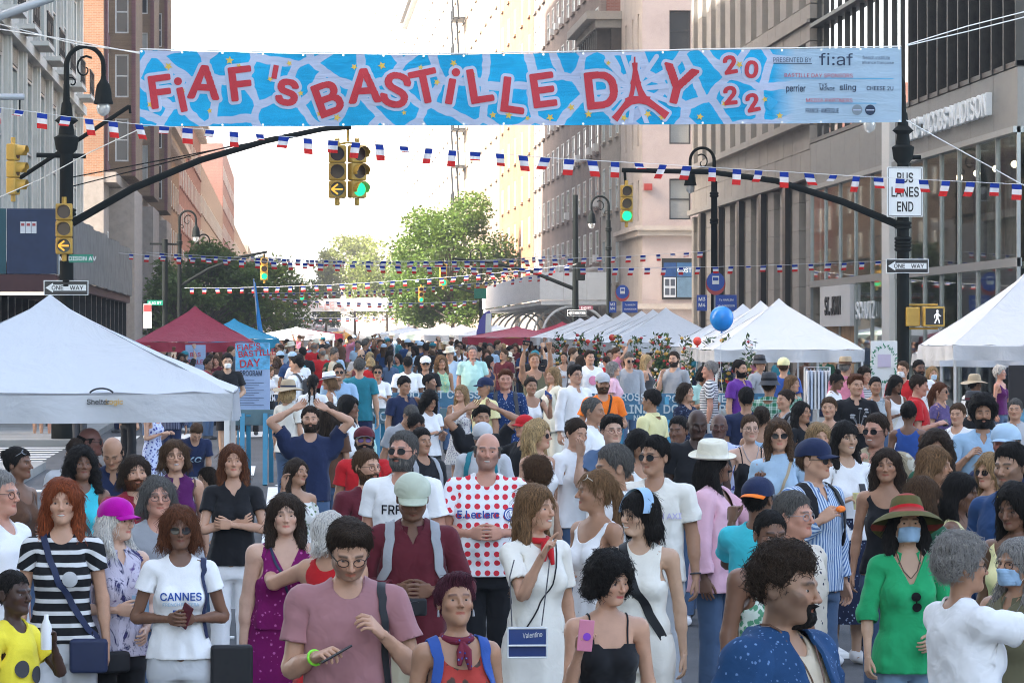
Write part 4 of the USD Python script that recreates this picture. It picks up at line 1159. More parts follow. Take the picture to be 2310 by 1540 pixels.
            if kind == 'phone':
                m = rbox(.145, .010, .072, .004); v = local(m.vertices @ rot((0, 1, 0), math.radians(e[3] if len(e) > 3 else 20)).T + [-.02, .026, .035])
                q = emit('phone', v, m.faces, M['gloss'], col(a), world=True, smooth=40)
            elif kind == 'camera':
                mb = MB().trim(rbox(.13, .06, .09, .012)); mb.tube([(0, -.03, 0), (0, -.085, 0)], [.035, .037], 14)
                v, f = mb.get(); emit('camera', (np.array([0, -.33, 1.06]) + v) @ rot((0, 0, 1), 0).T * k, f, M['matte'], col('black'), world=True, smooth=30)
            elif kind in ('cup', 'cupc'):
                mb = MB().lathe([(0, -.06), (.028, -.06), (.038, .06), (.035, .06), (.026, -.05), (0, -.05)], n=14); v, f = mb.get()
                emit('cup', up(v), f, M['gloss'], col(a), world=True)
            elif kind == 'bottle':
                mb = MB().lathe([(0, -.10), (.032, -.10), (.033, .03), (.014, .075), (.013, .10), (0, .10)], n=12); v, f = mb.get()
                emit('bottle', up(v), f, M['gloss'], col(a), world=True)
            elif kind == 'food':
                m = trimesh.creation.icosphere(2, .03); v = m.vertices * [1.2, .8, .7] + (meshkit.noise(m.vertices * 90, 2)[:, None] - .5) * .012
                emit('snack', up(v, (0, .03, .07)), m.faces, M['matte'], col(a), world=True)
            elif kind == 'paper':
                m = rbox(.16, .006, .10, .002); emit('leaflet', local(m.vertices + [0, .03, .06]), m.faces, M['cloth'], col(a), world=True)
            elif kind == 'flower':
                mb = MB(); rr = random.Random(4)
                for q in range(9):
                    tip = np.array([rr.uniform(-.14, .10), rr.uniform(-.1, .02), rr.uniform(.10, .26)]); mb.tube([(0, 0, -.05), tip * .5 + [0, 0, .02], tip], [.003, .002, .002], 4)
                    m = trimesh.creation.icosphere(1, .02); mb.add(m.vertices * [1.2, 1.2, .6] + tip, m.faces)
                v, f = mb.get(); emit('bouquet', up(v), f, M['matte'], col(a), world=True, smooth=False)
            elif kind == 'phoneup':      # held upright, its back to the viewer
                m = rbox(.074, .010, .150, .004); q = emit('phone', up(m.vertices @ rot((0, 1, 0), .1).T, (.01, .03, .035)), m.faces, M['gloss'], col(a), world=True, smooth=40)
                d_ = disc(.019); put('grip', (up(d_.vertices[:, [0, 2, 1]] * [1, -1, 1] + [.005, -.008, -.005], (.01, .03, .035)), d_.faces), M['gloss'], q, cd=col('purple') * 2)
    if not cls:
        PEOPLE.append((label, px, ytop, s))
    return root
# ---------------------------------------------------------------- ground, road, pavements
attr_mats()
XL, XR, KL, KR = -8.1, 16.4, -4.2, 12.5      # building lines and kerbs
asphalt = mat('asphalt', {'tc': ('texture_coordinate', {}), 'n': ('noise_texture', dict(scale=.35, detail=6.0, roughness=.65)), 'r': ('rgb_ramp', {'ramp': [(.3, (.052, .053, .056)), (.5, (.075, .076, .08)), (.7, (.105, .106, .11))]}),
    'n2': ('noise_texture', dict(scale=60.0, detail=2.0)), 'b': ('bump', dict(strength=.35, distance=.02)), 'p': ('principled_bsdf', dict(roughness=.88, specular_ior_level=.3))},
    [('tc.object', 'n.vector'), ('n.fac', 'r.fac'), ('r.color', 'p.base_color'), ('tc.object', 'n2.vector'), ('n2.fac', 'b.height'), ('b.normal', 'p.normal')])
concrete = flat('pavement_concrete', (.27, .265, .25), .9, var=.25, vscale=.8, bump=.2)
paint_w = flat('road_paint', (.62, .62, .60), .8, var=.2, vscale=5)
kerbm = flat('kerb_steel', (.33, .32, .31), .8, var=.2)
YS = [-60, 0, 15, 30, 45, 60, 73, 100, 125, 160, 200, 250, 300, 400, 500, 650, 800, 950, 1100, 1500, 2500, 4000]
def strip(x0, x1, ys, dz):
    v, f = [], []
    for i, y in enumerate(ys):
        v += [(x0, y, gz(y) + dz), (x1, y, gz(y) + dz)]
        if i:
            f.append((2 * i - 2, 2 * i - 1, 2 * i + 1, 2 * i))
    return np.array(v, float), np.array(f)
put('ground', strip(-2500, 2500, [-300] + YS, -.02), concrete, kind='structure')
cx_ = np.linspace(KL, KR, 13); av = [y for y in YS if y < 40] + list(np.arange(40, 100, 5.)) + [y for y in YS if y >= 100]
put('avenue', (np.array([(x, y, gz(y, x) if KL < x < KR else gz(y)) for y in av for x in cx_]), np.array([(j * 13 + i, j * 13 + i + 1, j * 13 + 14 + i, j * 13 + 13 + i) for j in range(len(av) - 1) for i in range(12)])), asphalt, smooth=True, kind='structure')
for y0, y1 in ((60.5, 71.5), (139.5, 150.5)):
    put('side_street', strip(-90, KL, [y0, y1], .0), asphalt, kind='structure'); put('side_street', strip(KR, 110, [y0, y1], .0), asphalt, kind='structure')
def pavement(x0, x1, y0, y1, kx):
    ys = sorted({y0, y1, *[y for y in YS if y0 < y < y1]})
    v, f = strip(x0, x1, ys, .14); m = MB().add(v, f)
    for i in range(len(ys) - 1):
        a, b = ys[i], ys[i + 1]
        m.add([(kx, a, gz(a) - .02), (kx, b, gz(b) - .02), (kx, b, gz(b) + .14), (kx, a, gz(a) + .14)], [(0, 1, 2, 3)])
    for y in (y0, y1):
        m.add([(x0, y, gz(y) - .02), (x1, y, gz(y) - .02), (x1, y, gz(y) + .14), (x0, y, gz(y) + .14)], [(0, 1, 2, 3)])
    m.put('pavement', concrete, kind='structure')
for y0, y1 in ((-60, 60.5), (71.5, 139.5), (150.5, 1500)):
    pavement(-30 if y1 < 100 else XL - .5, KL, y0, y1, KL); pavement(KR, XR + .5 if y0 > 0 else 40, y0, y1, KR)
mk = MB()
def mark(x0, x1, y0, y1):
    mk.add([(x0, y0, gz(y0, x0) + .006), (x1, y0, gz(y0, x1) + .006), (x1, y1, gz(y1, x1) + .006), (x0, y1, gz(y1, x0) + .006)], [(0, 1, 2, 3)])
for k in range(12):
    mark(KL + .4 + k * 1.35, KL + .95 + k * 1.35, 73.2, 76.4); mark(KL + .4 + k * 1.35, KL + .95 + k * 1.35, 55.6, 58.8)
for k in range(9):
    mark(-7.6, -4.5, 61.2 + k * 1.15, 61.75 + k * 1.15)
for x in (.2, 4.2, 8.3):
    for y in (8, 17, 26, 35, 44, 82, 91, 100, 109, 118, 127):
        mark(x, x + .12, y, y + 4)
mark(KL + .3, .8, 52.2, 52.9); mark(-.3, -.15, 20, 52); mark(-3.1, -2.95, 20, 52)
mk.put('road_marking', paint_w, kind='structure')
# ---------------------------------------------------------------- buildings
def pane_mat(name, base, rough=.06):
    return mat(name, {'p': ('principled_bsdf', dict(base_color=base, roughness=rough, specular_ior_level=.9, coat_weight=.3))})
PANES = [pane_mat('glass_dark', (.022, .026, .03)), pane_mat('glass_grey', (.06, .07, .075)), pane_mat('glass_blind', (.30, .30, .28), .2)]
clear = mat('glass_clear', {'f': ('fresnel', dict(IOR=1.7)), 't': ('transparent_bsdf', dict(color=(.80, .88, .87))), 'g': ('glossy_bsdf', dict(color=(.9, .95, .95), roughness=.02)), 'x': ('mix_closure', {})},
    [('f.fac', 'x.fac'), ('t.BSDF', 'x.closure1'), ('g.BSDF', 'x.closure2')], surface='x.closure')
def brick_mat(name, c1, c2, mortar, vec='x'):
    """Brickwork laid along x or y, for walls too far off to build brick by brick."""
    return mat(name, {'g': ('texture_coordinate', {}), 's': ('separate_xyz', {}), 'c': ('combine_xyz', {}), 'b': ('brick_texture', dict(color1=c1, color2=c2, mortar=mortar, scale=1.0, mortar_size=.008, brick_width=.22, row_height=.075, bias=.0)),
        'n': ('noise_texture', dict(scale=.5, detail=5.0)), 'm': ('mix_color', dict(blend_type='overlay', fac=.35)), 'p': ('principled_bsdf', dict(roughness=.9, specular_ior_level=.2)), 'bp': ('bump', dict(strength=.3, distance=.01, invert=True))},
        [('g.object', 's.vector'), (f's.{vec}', 'c.x'), ('s.z', 'c.y'), ('c.vector', 'b.vector'), ('b.color', 'm.a'), ('g.object', 'n.vector'), ('n.fac', 'm.b'), ('m.result', 'p.base_color'), ('b.fac', 'bp.height'), ('bp.normal', 'p.normal')])
stone_l = flat('limestone_light', (.58, .56, .51), .85, var=.18, vscale=.6, bump=.12, bscale=6)
stone_g = flat('stone_grey', (.285, .258, .225), .8, var=.14, vscale=.7, bump=.1, bscale=8)
stone_b = flat('stone_beige', (.40, .345, .30), .85, var=.15, vscale=.8, bump=.1)
stone_p = flat('render_pinkish', (.40, .325, .30), .85, var=.12, vscale=.7)
cream = flat('masonry_cream', (.22, .17, .12), .85, var=.15, vscale=.4)
pale = flat('masonry_pale', (.26, .225, .185), .85, var=.12, vscale=.3)
ochre = brick_mat('brick_ochre', (.20, .10, .052), (.24, .125, .065), (.22, .17, .12))
red_b = brick_mat('brick_red', (.19, .07, .05), (.235, .095, .07), (.23, .17, .14), 'y')
red_bx = brick_mat('brick_red_side', (.19, .07, .05), (.235, .095, .07), (.23, .17, .14), 'x')
brown_y = brick_mat('brick_brown', (.17, .115, .075), (.205, .14, .09), (.19, .14, .10), 'y')
purp_y = brick_mat('brick_purple', (.14, .065, .07), (.17, .08, .085), (.15, .1, .1), 'y')
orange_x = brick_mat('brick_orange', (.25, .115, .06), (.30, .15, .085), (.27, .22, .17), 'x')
grey_y = brick_mat('brick_grey', (.155, .118, .10), (.195, .152, .128), (.18, .15, .13), 'y')
dark_metal = flat('metal_black', (.018, .019, .02), .45, .3)
frame_w = flat('window_frame_white', (.55, .54, .52), .5)
frame_d = flat('window_frame_dark', (.03, .03, .032), .5)
frame_s = flat('mullion_steel', (.34, .36, .36), .35, .7)
iron = flat('cast_iron_green', (.005, .007, .0065), .75, 0, .12)
class Face:
    """A facade plane: u along it, z up, w out of it."""
    def __init__(s, o, u, n):
        s.o, s.u, s.n = np.array(o, float), np.array(u, float), np.array(n, float)
    def box(s, m, u0, u1, z0, z1, w0, w1):
        c = np.array([s.o + s.u * u + s.n * w for u in (u0, u1) for w in (w0, w1)])
        lo, hi = c.min(0), c.max(0)
        m.box(lo[0], hi[0], lo[1], hi[1], z0, z1)
    def rect(s, u0, u1, z0, z1, w):
        p = np.array([list(s.o + s.u * u + s.n * w) for u, z in ((u0, z0), (u1, z0), (u1, z1), (u0, z1))]); p[:, 2] += [z0, z0, z1, z1]
        f = [(0, 1, 2, 3)] if np.dot(np.cross(s.u, (0, 0, 1)), s.n) > 0 else [(3, 2, 1, 0)]
        return p, np.array(f)
def windows(parent, F, wall, us, zs, W, depth=.22, frame=frame_w, W_rail=True, rnd=None, sill=None, ac=False, mullion=0, name='window'):
    rnd = rnd or random.Random(3)
    for u in us:
        for z0, z1 in zs:
            fr = MB(); t = .07
            a, b = u - W / 2, u + W / 2
            F.box(fr, a, a + t, z0, z1, -depth, -depth + .07); F.box(fr, b - t, b, z0, z1, -depth, -depth + .07)
            F.box(fr, a + t, b - t, z0, z0 + t, -depth, -depth + .07); F.box(fr, a + t, b - t, z1 - t, z1, -depth, -depth + .07)
            if W_rail:
                zm = (z0 + z1) / 2; F.box(fr, a + t, b - t, zm - .03, zm + .03, -depth, -depth + .065)
            for k in range(mullion):
                um = a + (b - a) * (k + 1) / (mullion + 1); F.box(fr, um - .03, um + .03, z0 + t, z1 - t, -depth, -depth + .06)
            w = fr.put(name, frame, parent)
            put('pane', F.rect(a + t, b - t, z0 + t, z1 - t, -depth + .015), PANES[rnd.choices((0, 1, 2), (5, 3, 2))[0]], w)
            if ac and rnd.random() < .35:
                m = MB(); F.box(m, u - .33, u + .33, z0 + t, z0 + .45, -depth + .03, .22); m.put('air_conditioner', frame_w, w)
def wall_grid(F, L, z0, z1, us, W, zs, depth=.3, thick=.0):
    """Wall with openings: piers between the window columns, spandrels between the rows, and the back of the reveals."""
    m = MB(); edges = [0.0]
    for u in sorted(us):
        edges += [u - W / 2, u + W / 2]
    edges.append(L)
    for i in range(0, len(edges), 2):
        if edges[i + 1] - edges[i] > .01:
            F.box(m, edges[i], edges[i + 1], z0, z1, -depth, 0)
    zz = [z0] + [q for p in sorted(zs) for q in p] + [z1]
    for u in us:
        for i in range(0, len(zz), 2):
            if zz[i + 1] - zz[i] > .01:
                F.box(m, u - W / 2, u + W / 2, zz[i], zz[i + 1], -depth, -.002)
    return m
def core(m, x0, x1, y0, y1, h, inset=.3):
    m.box(x0, x1, y0, y1, -.3, h); return m
def zvis(y):
    return CAM_H + (PH / 2) / FPX * y + 4
# left block 1: pale stone with piers and iron balconies, behind a dark blue pavement shed
b = thing('stone_building', 'pale stone building with tall piers and black iron balconies, leftmost', 'building')
us = [3.2 + 5.75 * k for k in range(10)]; F = Face((XL, 76.5, 0), (0, 1, 0), (1, 0, 0)); L = 58.5; H1 = 38
zs = [(.8, 3.6), (6.0, 10.6), (12.3, 15.4), (16.6, 19.6)]
m = wall_grid(F, L, 0, H1, us, 3.4, zs, .12)
m.box(XL - 22, XL - .13, 76.5, 76.5 + L, -.3, H1)
for k in range(11):
    u = .32 + 5.75 * k
    F.box(m, max(u - .45, 0), min(u + .45, L), 4.9, H1, .0, .12); F.box(m, max(u - .22, 0), min(u + .22, L), 4.9, H1, .12, .20)
for z, d in ((4.6, .5), (11.2, .3), (15.7, .25)):
    F.box(m, 0, L, z, z + .32, .0, d)
m.put('wall', stone_l, b)
m = MB()
for u in us:
    for z0, z1 in ((4.95, 5.98), (10.62, 11.18), (15.42, 15.68), (16.04, 16.58)):
        F.box(m, u - 1.6, u + 1.6, z0, z1, .001, .03)
m.put('spandrel', flat('spandrel_bronze', (.17, .175, .15), .5, var=.2), b)
windows(b, F, None, us[2:], zs[1:3], 3.4, .07, frame_s, True, mullion=1)
for i, u in enumerate(us):
    for z in (11.55,) + ((15.98,) if i in (1, 9, 3) else ()):
        bl = MB(); F.box(bl, u - 1.35, u + 1.35, z, z + .14, 0, .75)
        q = bl.put('balcony', stone_l, b)
        r = MB(); F.box(r, u - 1.3, u + 1.3, z + 1.02, z + 1.08, .68, .73); F.box(r, u - 1.3, u + 1.3, z + .18, z + .22, .68, .73)
        for k in range(12):
            uu = u - 1.28 + k * .2327; F.box(r, uu - .015, uu + .015, z + .2, z + 1.04, .69, .72)
        for du in (-.8, 0, .8):
            F.box(r, u + du - .18, u + du + .18, z + .45, z + .8, .695, .715)
        r.put('railing', dark_metal, q)
# left block 2: brown brick apartment house on the corner of the next street
b = thing('brick_apartment_building', 'tall brown brick apartment building with sunlit orange side wall, on the left', 'building')
F = Face((XL, 153, 0), (0, 1, 0), (1, 0, 0)); L = 62; us = [3.6, 8.9, 14.2, 25, 30.4, 41, 46.5, 54]; zs = [(1.0, 3.6), (5.2, 7.4)] + [(10.6 + 2.9 * k, 12.55 + 2.9 * k) for k in range(5)]
m = wall_grid(F, L, 9.7, 46, us, 1.45, zs[2:], .3); m.put('wall', brown_y, b)
m = MB(); m.box(XL - 20, XL - .31, 153.3, 153 + L, -.3, 46); m.put('core', brown_y, b)
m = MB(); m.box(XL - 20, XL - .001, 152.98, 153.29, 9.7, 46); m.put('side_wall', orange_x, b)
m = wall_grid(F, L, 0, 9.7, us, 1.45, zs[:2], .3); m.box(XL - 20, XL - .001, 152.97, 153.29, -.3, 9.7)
for y0, y1 in ((157.5, 166), (179, 187.5), (199, 207)):
    m.box(XL, XL + 1.15, y0, y1, -.3, 9.4)
F.box(m, 0, L, 9.45, 9.9, .0, .55); F.box(m, 0, L, 4.3, 4.6, .0, .3); m.put('base', flat('stone_base', (.25, .22, .195), .85, var=.2), b)
for y0, y1 in ((157.5, 166), (179, 187.5), (199, 207)):      # projecting bays, with windows on their near sides
    S = Face((XL, y0, 0), (1, 0, 0), (0, -1, 0)); m = wall_grid(S, 1.15, 9.95, 46, [.58], .62, [(a, c) for a, c in zs[2:]], .2); m.box(XL, XL + 1.15, y0 + .2, y1, 9.95, 46); m.put('bay', brown_y, b)
    m = MB(); m.box(XL + 1.02, XL + 1.2, y0 - .05, y0 + .3, 9.95, 46); m.put('bay_quoin', purp_y, b); windows(b, S, None, [.58], zs[2:], .62, .14, frame_w, True, random.Random(int(y0)))
m = MB()
for u in (1.2, 6.2, 11.6, 19.5, 27.7, 35.5, 43.7, 50.2, 58.5):
    F.box(m, u - .55, u + .55, 9.91, 46, .0, .12)
for k in range(6):
    z = 9.92 + 2.9 * k
    for u in us:
        F.box(m, u - .95, u + .95, z + .02, z + .5, .0, .06)
m.put('brick_trim', purp_y, b)
windows(b, F, None, us, zs, 1.45, .06, frame_w, True)
# left, farther: lower houses, each its own
def simple_building(name, label, x, side, y0, y1, h, wm, step, W, fl, z0, frame=frame_w, depth=14, cornice=None, sidem=None, ac=False, rail=True, hw=1.8, base=None, mull=0, zmax=None):
    b = thing(name, label, 'building')
    L = y1 - y0; F = Face((x, y0, 0), (0, 1, 0), (1 if side < 0 else -1, 0, 0)); n = max(int(L / step), 1); us = [L / n * (k + .5) for k in range(n)]
    top = min(h - .8, zmax or zvis(y1)); zs = []
    z = z0
    while z + hw < top:
        zs.append((z, z + hw)); z += fl
    m = wall_grid(F, L, -.3, h, us, W, zs, .3)
    for a, c in zs:
        for u in us:
            F.box(m, u - W / 2 - .12, u + W / 2 + .12, a - .16, a - .01, .0, .12)
    m.put('wall', wm, b)
    m = MB(); s = 1 if side > 0 else -1
    m.box(x + s * .31, x + s * depth, y0 + .02, y1, -.3, h); m.put('core', sidem or wm, b)
    if base:
        m = MB(); F.box(m, 0, L, -.3, z0 - .35, .0, .12); F.box(m, 0, L, z0 - .35, z0 - .05 if False else z0 - .2, .0, .35); m.put('base', base, b)
    if cornice:
        m = MB(); F.box(m, -.3, L + .3, h - .9, h - .45, .0, .5); F.box(m, -.4, L + .4, h - .45, h, .0, .95)
        for k in range(int(L / 1.1)):
            F.box(m, .5 + k * 1.1 - .16, .5 + k * 1.1 + .16, h - 1.35, h - .91, .0, .62)
        m.put('cornice', cornice, b)
    windows(b, F, None, us, zs, W, .05, frame, rail, random.Random(int(y0)), ac=ac, mullion=mull)
    return b, F, L
simple_building('townhouse', 'low tan house with bracketed cornice beyond the brown brick block', XL, -1, 215.2, 258, 16.5, brown_y, 4.4, 1.5, 3.3, 5.2, cornice=stone_b, base=stone_l)
simple_building('red_brick_building', 'red brick building beyond the tan house on the left', XL, -1, 258.3, 322, 22, red_b, 4.2, 1.6, 3.2, 4.5, sidem=red_bx, cornice=stone_b, base=stone_l)
simple_building('cream_building', 'cream coloured building far down the left side', XL, -1, 322.3, 430, 19, (tan_w := flat('masonry_tan', (.23, .155, .11), .85, var=.2)), 5, 1.7, 3.3, 4.5, sidem=tan_w)
simple_building('distant_red_building', 'distant red building with pale trim, left side of the avenue', XL, -1, 430.3, 520, 27, red_b, 6, 2.0, 3.6, 4.5, sidem=red_bx)
simple_building('distant_pale_building', 'distant tan building ending the left row of facades', XL, -1, 520.3, 700, 20, tan_w, 8, 2.4, 3.8, 4.5, sidem=tan_w)
simple_building('far_left_building', 'hazy low building farthest along the left side', XL, -1, 700.3, 1100, 22, pale, 16, 3, 4.5, 6, sidem=pale)
# right block 1: glass storefront
b = thing('glass_store_building', 'storefront building with white raised letters and tall glass, right edge', 'building')
Y0, Y1 = 77.0, 108.0; L = Y1 - Y0; F = Face((XR, Y0, 0), (0, 1, 0), (-1, 0, 0))
m = MB(); m.box(XR + 9, XR + 10, Y0, Y1, -.3, 30); m.box(XR + .6, XR + 9, Y0, Y1, 7.3, 7.6); m.box(XR + .6, XR + 9, Y0, Y1, 4.15, 4.3); m.box(XR + .45, XR + 9, Y0, Y1, 8.7, 30)
m.box(XR + .3, XR + 9, Y0, Y0 + .4, -.3, 8.6); m.box(XR + .3, XR + 9, 93.9, 94.2, -.3, 7.3); m.box(XR + .3, XR + 9, Y1 - .4, Y1, -.3, 8.6); m.put('core', flat('store_interior', (.66, .68, .62), .8, var=.2, vscale=.5), b)
grey_panel = flat('facade_panel_grey', (.235, .225, .205), .5, var=.06)
k = 0
while k * 2.7 < L - .1:
    m = MB(); F.box(m, k * 2.7 + .012, min((k + 1) * 2.7, L) - .012, 7.3, 8.64, -.3, 0); m.put('panel', grey_panel, b); k += 1
fin = MB()
nb = 23; du = L / nb
for k in range(nb + 1):
    n_ = k * du > 14.6; F.box(fin, max(k * du - (.04 if n_ else .06), 0), min(k * du + (.04 if n_ else .06), L), 8.65, 30, -.35, -.22 if n_ else .05)
for z in (8.66, 12.3, 15.9, 19.5):
    F.box(fin, 0, L, z, z + .12, -.34, .02)
fin.put('mullion', flat('bronze_fin', (.045, .042, .038), .4, .5), b)
tint = pane_mat('glass_tinted', (.075, .072, .066), .03); mirror = flat('glass_mirror', (.80, .83, .86), .02, 1)
for k in range(nb):
    for z0, z1 in ((8.78, 12.3), (12.42, 15.9)):
        put('pane', F.rect(k * du + .06, (k + 1) * du - .06, z0, z1, -.30 + .01 * ((k * 7) % 3)), mirror if k * du > 14.6 else tint, b)
put('upper_glass', F.rect(0, L, 16, 30, -.33), tint, b)
# shop fronts below
bays = [0, 2.3, 4.6, 6.9, 9.2, 11.5, 13.8, 15.6, 17.1]
mu = MB()
for u in bays + [19.6, 22.4, 25.2, 28, L - .2]:
    F.box(mu, u, u + .09, .3, 7.3, -.07, .012)
F.box(mu, 0, L, 4.14, 4.34, -.10, .02); F.box(mu, 0, L, 7.16, 7.3, -.14, .10); F.box(mu, 0, L, .14, .32, -.14, .08)
mu.put('mullion', frame_s, b)
allb = bays + [19.6, 22.4, 25.2, 28, L - .2]
for i in range(len(allb) - 1):
    for z0, z1 in ((.32, 4.14), (4.34, 7.16)):
        if not (allb[i] > 21 and z0 < 1):
            put('pane', F.rect(allb[i] + .10, allb[i + 1], z0, z1, -.04), clear, b)
m = MB(); F.box(m, 15.75, 16.95, .3, 8.64, -.3, .16); m.put('sunlit_streak', flat('sunlit_streak_white', (.72, .70, .66), .4), b)  # white upright standing in for a sunlit streak on the front
# things shown in the shop windows: coloured backdrops and warm lamps
rr = random.Random(11)
for i in range(7):
    c = rr.choice([(.30, .24, .10), (.34, .30, .26), (.24, .08, .09), (.10, .16, .13), (.45, .40, .32), (.20, .22, .24)])
    m = MB(); F.box(m, allb[i] + .25, allb[i + 1] - .1, 4.4, 6.6, -2.2, -2.1); m.put('display_backdrop', flat(f'backdrop_{i}', c, .7, var=.5, vscale=1.4), b)
    m = MB(); F.box(m, allb[i] + .25, allb[i + 1] - .1, .4, 3.1, -2.6, -2.5); m.put('display_backdrop', flat(f'backdrop_low_{i}', tuple(np.array(c) * .6), .7, var=.6, vscale=2), b)
lampm = glow('shop_lamp', (1, .82, .55), .8)
for u in (1.6, 3.4, 6.0, 8.2, 10.6, 12.9):
    s_ = trimesh.creation.icosphere(1, .09); put('ceiling_spot', (s_.vertices + F.o + F.u * u + F.n * -1.2 + [0, 0, 6.75], s_.faces), lampm, b)
def letters(parent, text, h, o, u, v, material, depth=.002, bold=False, name='letters', center=False, squeeze=1.0, width=None):
    t = meshkit.text_mesh(text, h, depth, bold); vv = t.vertices.copy()
    if width:
        squeeze = width / vv[:, 0].max()
    vv[:, 0] *= squeeze
    if center:
        vv[:, 0] -= (vv[:, 0].max() + vv[:, 0].min()) / 2
    u, v = np.array(u, float), np.array(v, float); n = np.cross(u, v)
    return put(name, (np.array(o) + vv[:, :1] * u + vv[:, 1:2] * v + vv[:, 2:] * n, t.faces), material, parent)
sign_white = flat('sign_letter_white', (.80, .82, .82), .45)
blackp = flat('paint_black', (.012, .012, .012), .5)
def raised(tx, o, w, h, d, bold):
    t = meshkit.text_mesh(tx, h, d, bold); k = w / t.vertices[:, 0].max()
    for c in t.split(only_watertight=False):
        v = c.vertices; put('sign_letter', (np.array(o) + np.stack([-v[:, 2], -v[:, 0] * k, v[:, 1]], 1), c.faces), sign_white, b)
raised('MARC JACOBS', (XR - .005, 91.0, 7.74), 6.3, .5, .14, True); raised('MADISON', (XR - .005, 84.4, 7.74), 4.6, .5, .14, True)
m = MB(); F.box(m, 22.6, 28.2, 2.9, 4.12, -.10, .12); q = m.put('shop_sign', flat('panel_white', (.62, .61, .60), .5), b)
letters(q, 'ST. JOHN', .52, (XR - .125, 104.2, 3.26), (0, -1, 0), (0, 0, 1), blackp, .03, True, width=3.0)
raised('SCHUTZ', (XR - .09, 98.6, 3.1), 3.2, .48, .04, False)
m = MB(); F.box(m, 22.6, 28.2, .15, 2.9, -.10, -.05); m.put('display_backdrop', flat('window_amber', (.35, .20, .09), .6, var=.6, vscale=1.2), b)
# right block 2: grey stone with strip windows
b = thing('grey_stone_building', 'grey stone building with narrow strip windows, right of the beige corner', 'building')
Y0, Y1 = 108.05, 140.0; L = Y1 - Y0; F = Face((XR, Y0, 0), (0, 1, 0), (-1, 0, 0)); us = [1.6 + 2.9 * k for k in range(11)]
zs = [(.6, 7.5), (9.6, 11.9), (13.1, 17.6)]
m = MB(); m.box(XR + .41, XR + 25, Y0, Y1, -.3, 26)
for z0, z1 in ((-.3, .6), (17.6, 26)):
    F.box(m, 0, L, z0, z1, -.4, 0)
F.box(m, 0, L, 9.28, 9.5, .0, .28); F.box(m, 0, L, 7.55, 7.75, .0, .2); F.box(m, 0, L, 12.5, 12.6, .0, .10)
m.put('wall', stone_g, b)
edges = [0] + [e for u in us for e in (u - .72, u + .72)] + [L]
for i in range(0, len(edges), 2):      # stone piers, laid in courses of separate blocks
    z = .6
    for ztop in (7.5,):
        while z < ztop - .3:
            z1 = min(z + .9, ztop); m = MB(); F.box(m, edges[i] + .006, edges[i + 1] - .006, z + .006, z1 - .006, -.4, .0 + .004 * ((i + int(z * 3)) % 3)); m.put('stone_panel', stone_g, b); z = z1
    for z0, z1 in ((9.6, 11.9), (13.1, 15.3), (15.3, 17.6)):
        m = MB(); F.box(m, edges[i] + .006, edges[i + 1] - .006, z0 + .006, z1 - .006, -.4, .0); m.put('stone_panel', stone_g, b)
k = 0
for z0, z1 in ((7.76, 8.5), (8.5, 9.27), (11.92, 12.49), (12.61, 13.08)):
    u = 0
    while u < L - .05:
        w = 1.93; m = MB(); F.box(m, u + .008, min(u + w, L) - .008, z0 + .008, z1 - .008, -.4, .0 + .006 * (k % 3)); m.put('stone_panel', stone_g, b); u += w; k += 1
windows(b, F, None, us, zs, 1.44, .35, frame_d, False, random.Random(5))
col_k = flat('pillar_black', (.012, .012, .014), .25)
for u in (4.5, 10.3, 16.1, 21.9, 27.7):
    m = MB(); F.box(m, u - .42, u + .22, .15, 7.5, .02, .2); m.put('pillar', col_k, b)
# right, beyond the next street: pinkish corner building
b = thing('corner_building', 'pinkish beige corner building with large dark framed windows, behind the bus stop', 'building')
Y0, Y1 = 159.6, 170.0; L = Y1 - Y0; S = Face((XR, Y0, 0), (1, 0, 0), (0, -1, 0)); F = Face((XR, Y0 + .305, 0), (0, 1, 0), (-1, 0, 0))
wz = [(8.1, 10.0), (11.6, 13.6), (15.9, 17.8), (19.5, 21.5)]
m = wall_grid(S, 14, 0, 34, [1.75, 5.2, 8.7], 1.0, [(4.5, 6.2)] + wz, .3); m.put('side_wall', stone_p, b)
m = wall_grid(F, L, 0, 34, [1.7, 4.4, 7.6], .8, wz, .3); m.put('wall', stone_b, b)
m = MB(); m.box(XR + .31, XR + 14, Y0 + .31, Y1 + .2, -.3, 34); m.put('core', stone_p, b)
m = MB()
for z0, z1, o in ((7.35, 7.6, .25), (7.6, 7.8, .4), (3.95, 4.2, .25)):
    m.box(XR - o, XR + 14, Y0 - o, Y0 - .002, z0, z1); m.box(XR - o, XR - .002, Y0 - .001, Y1, z0, z1)
m.put('string_course', stone_b, b)
windows(b, S, None, [1.75, 5.2, 8.7], wz, 1.0, .24, frame_d, True, random.Random(2))
windows(b, F, None, [1.7, 4.4, 7.6], wz, .8, .24, frame_s, True, random.Random(4))
m = MB(); S.box(m, .9, 2.65, 4.4, 6.3, .01, .06); q = m.put('shop_window', blackp, b)
for x0, x1, z0, z1, c in ((.98, 1.55, 5.45, 6.1, (.012, .05, .16)), (1.58, 2.55, 5.45, 6.1, (.03, .10, .22)), (.98, 1.55, 4.5, 5.42, (.45, .47, .5)), (1.6, 2.55, 4.5, 5.42, (.10, .17, .24))):
    m = MB(); S.box(m, x0, x1, z0, z1, .06, .07); m.put('poster', flat(f'poster_{x0:.1f}_{z0:.1f}'.replace('.', '_'), c, .4, var=.2, vscale=4), q)
letters(q, 'COSTA', .20, (XR + 1.6, Y0 - .075, 5.65), (1, 0, 0), (0, 0, 1), sign_white, .004, True, width=.85)
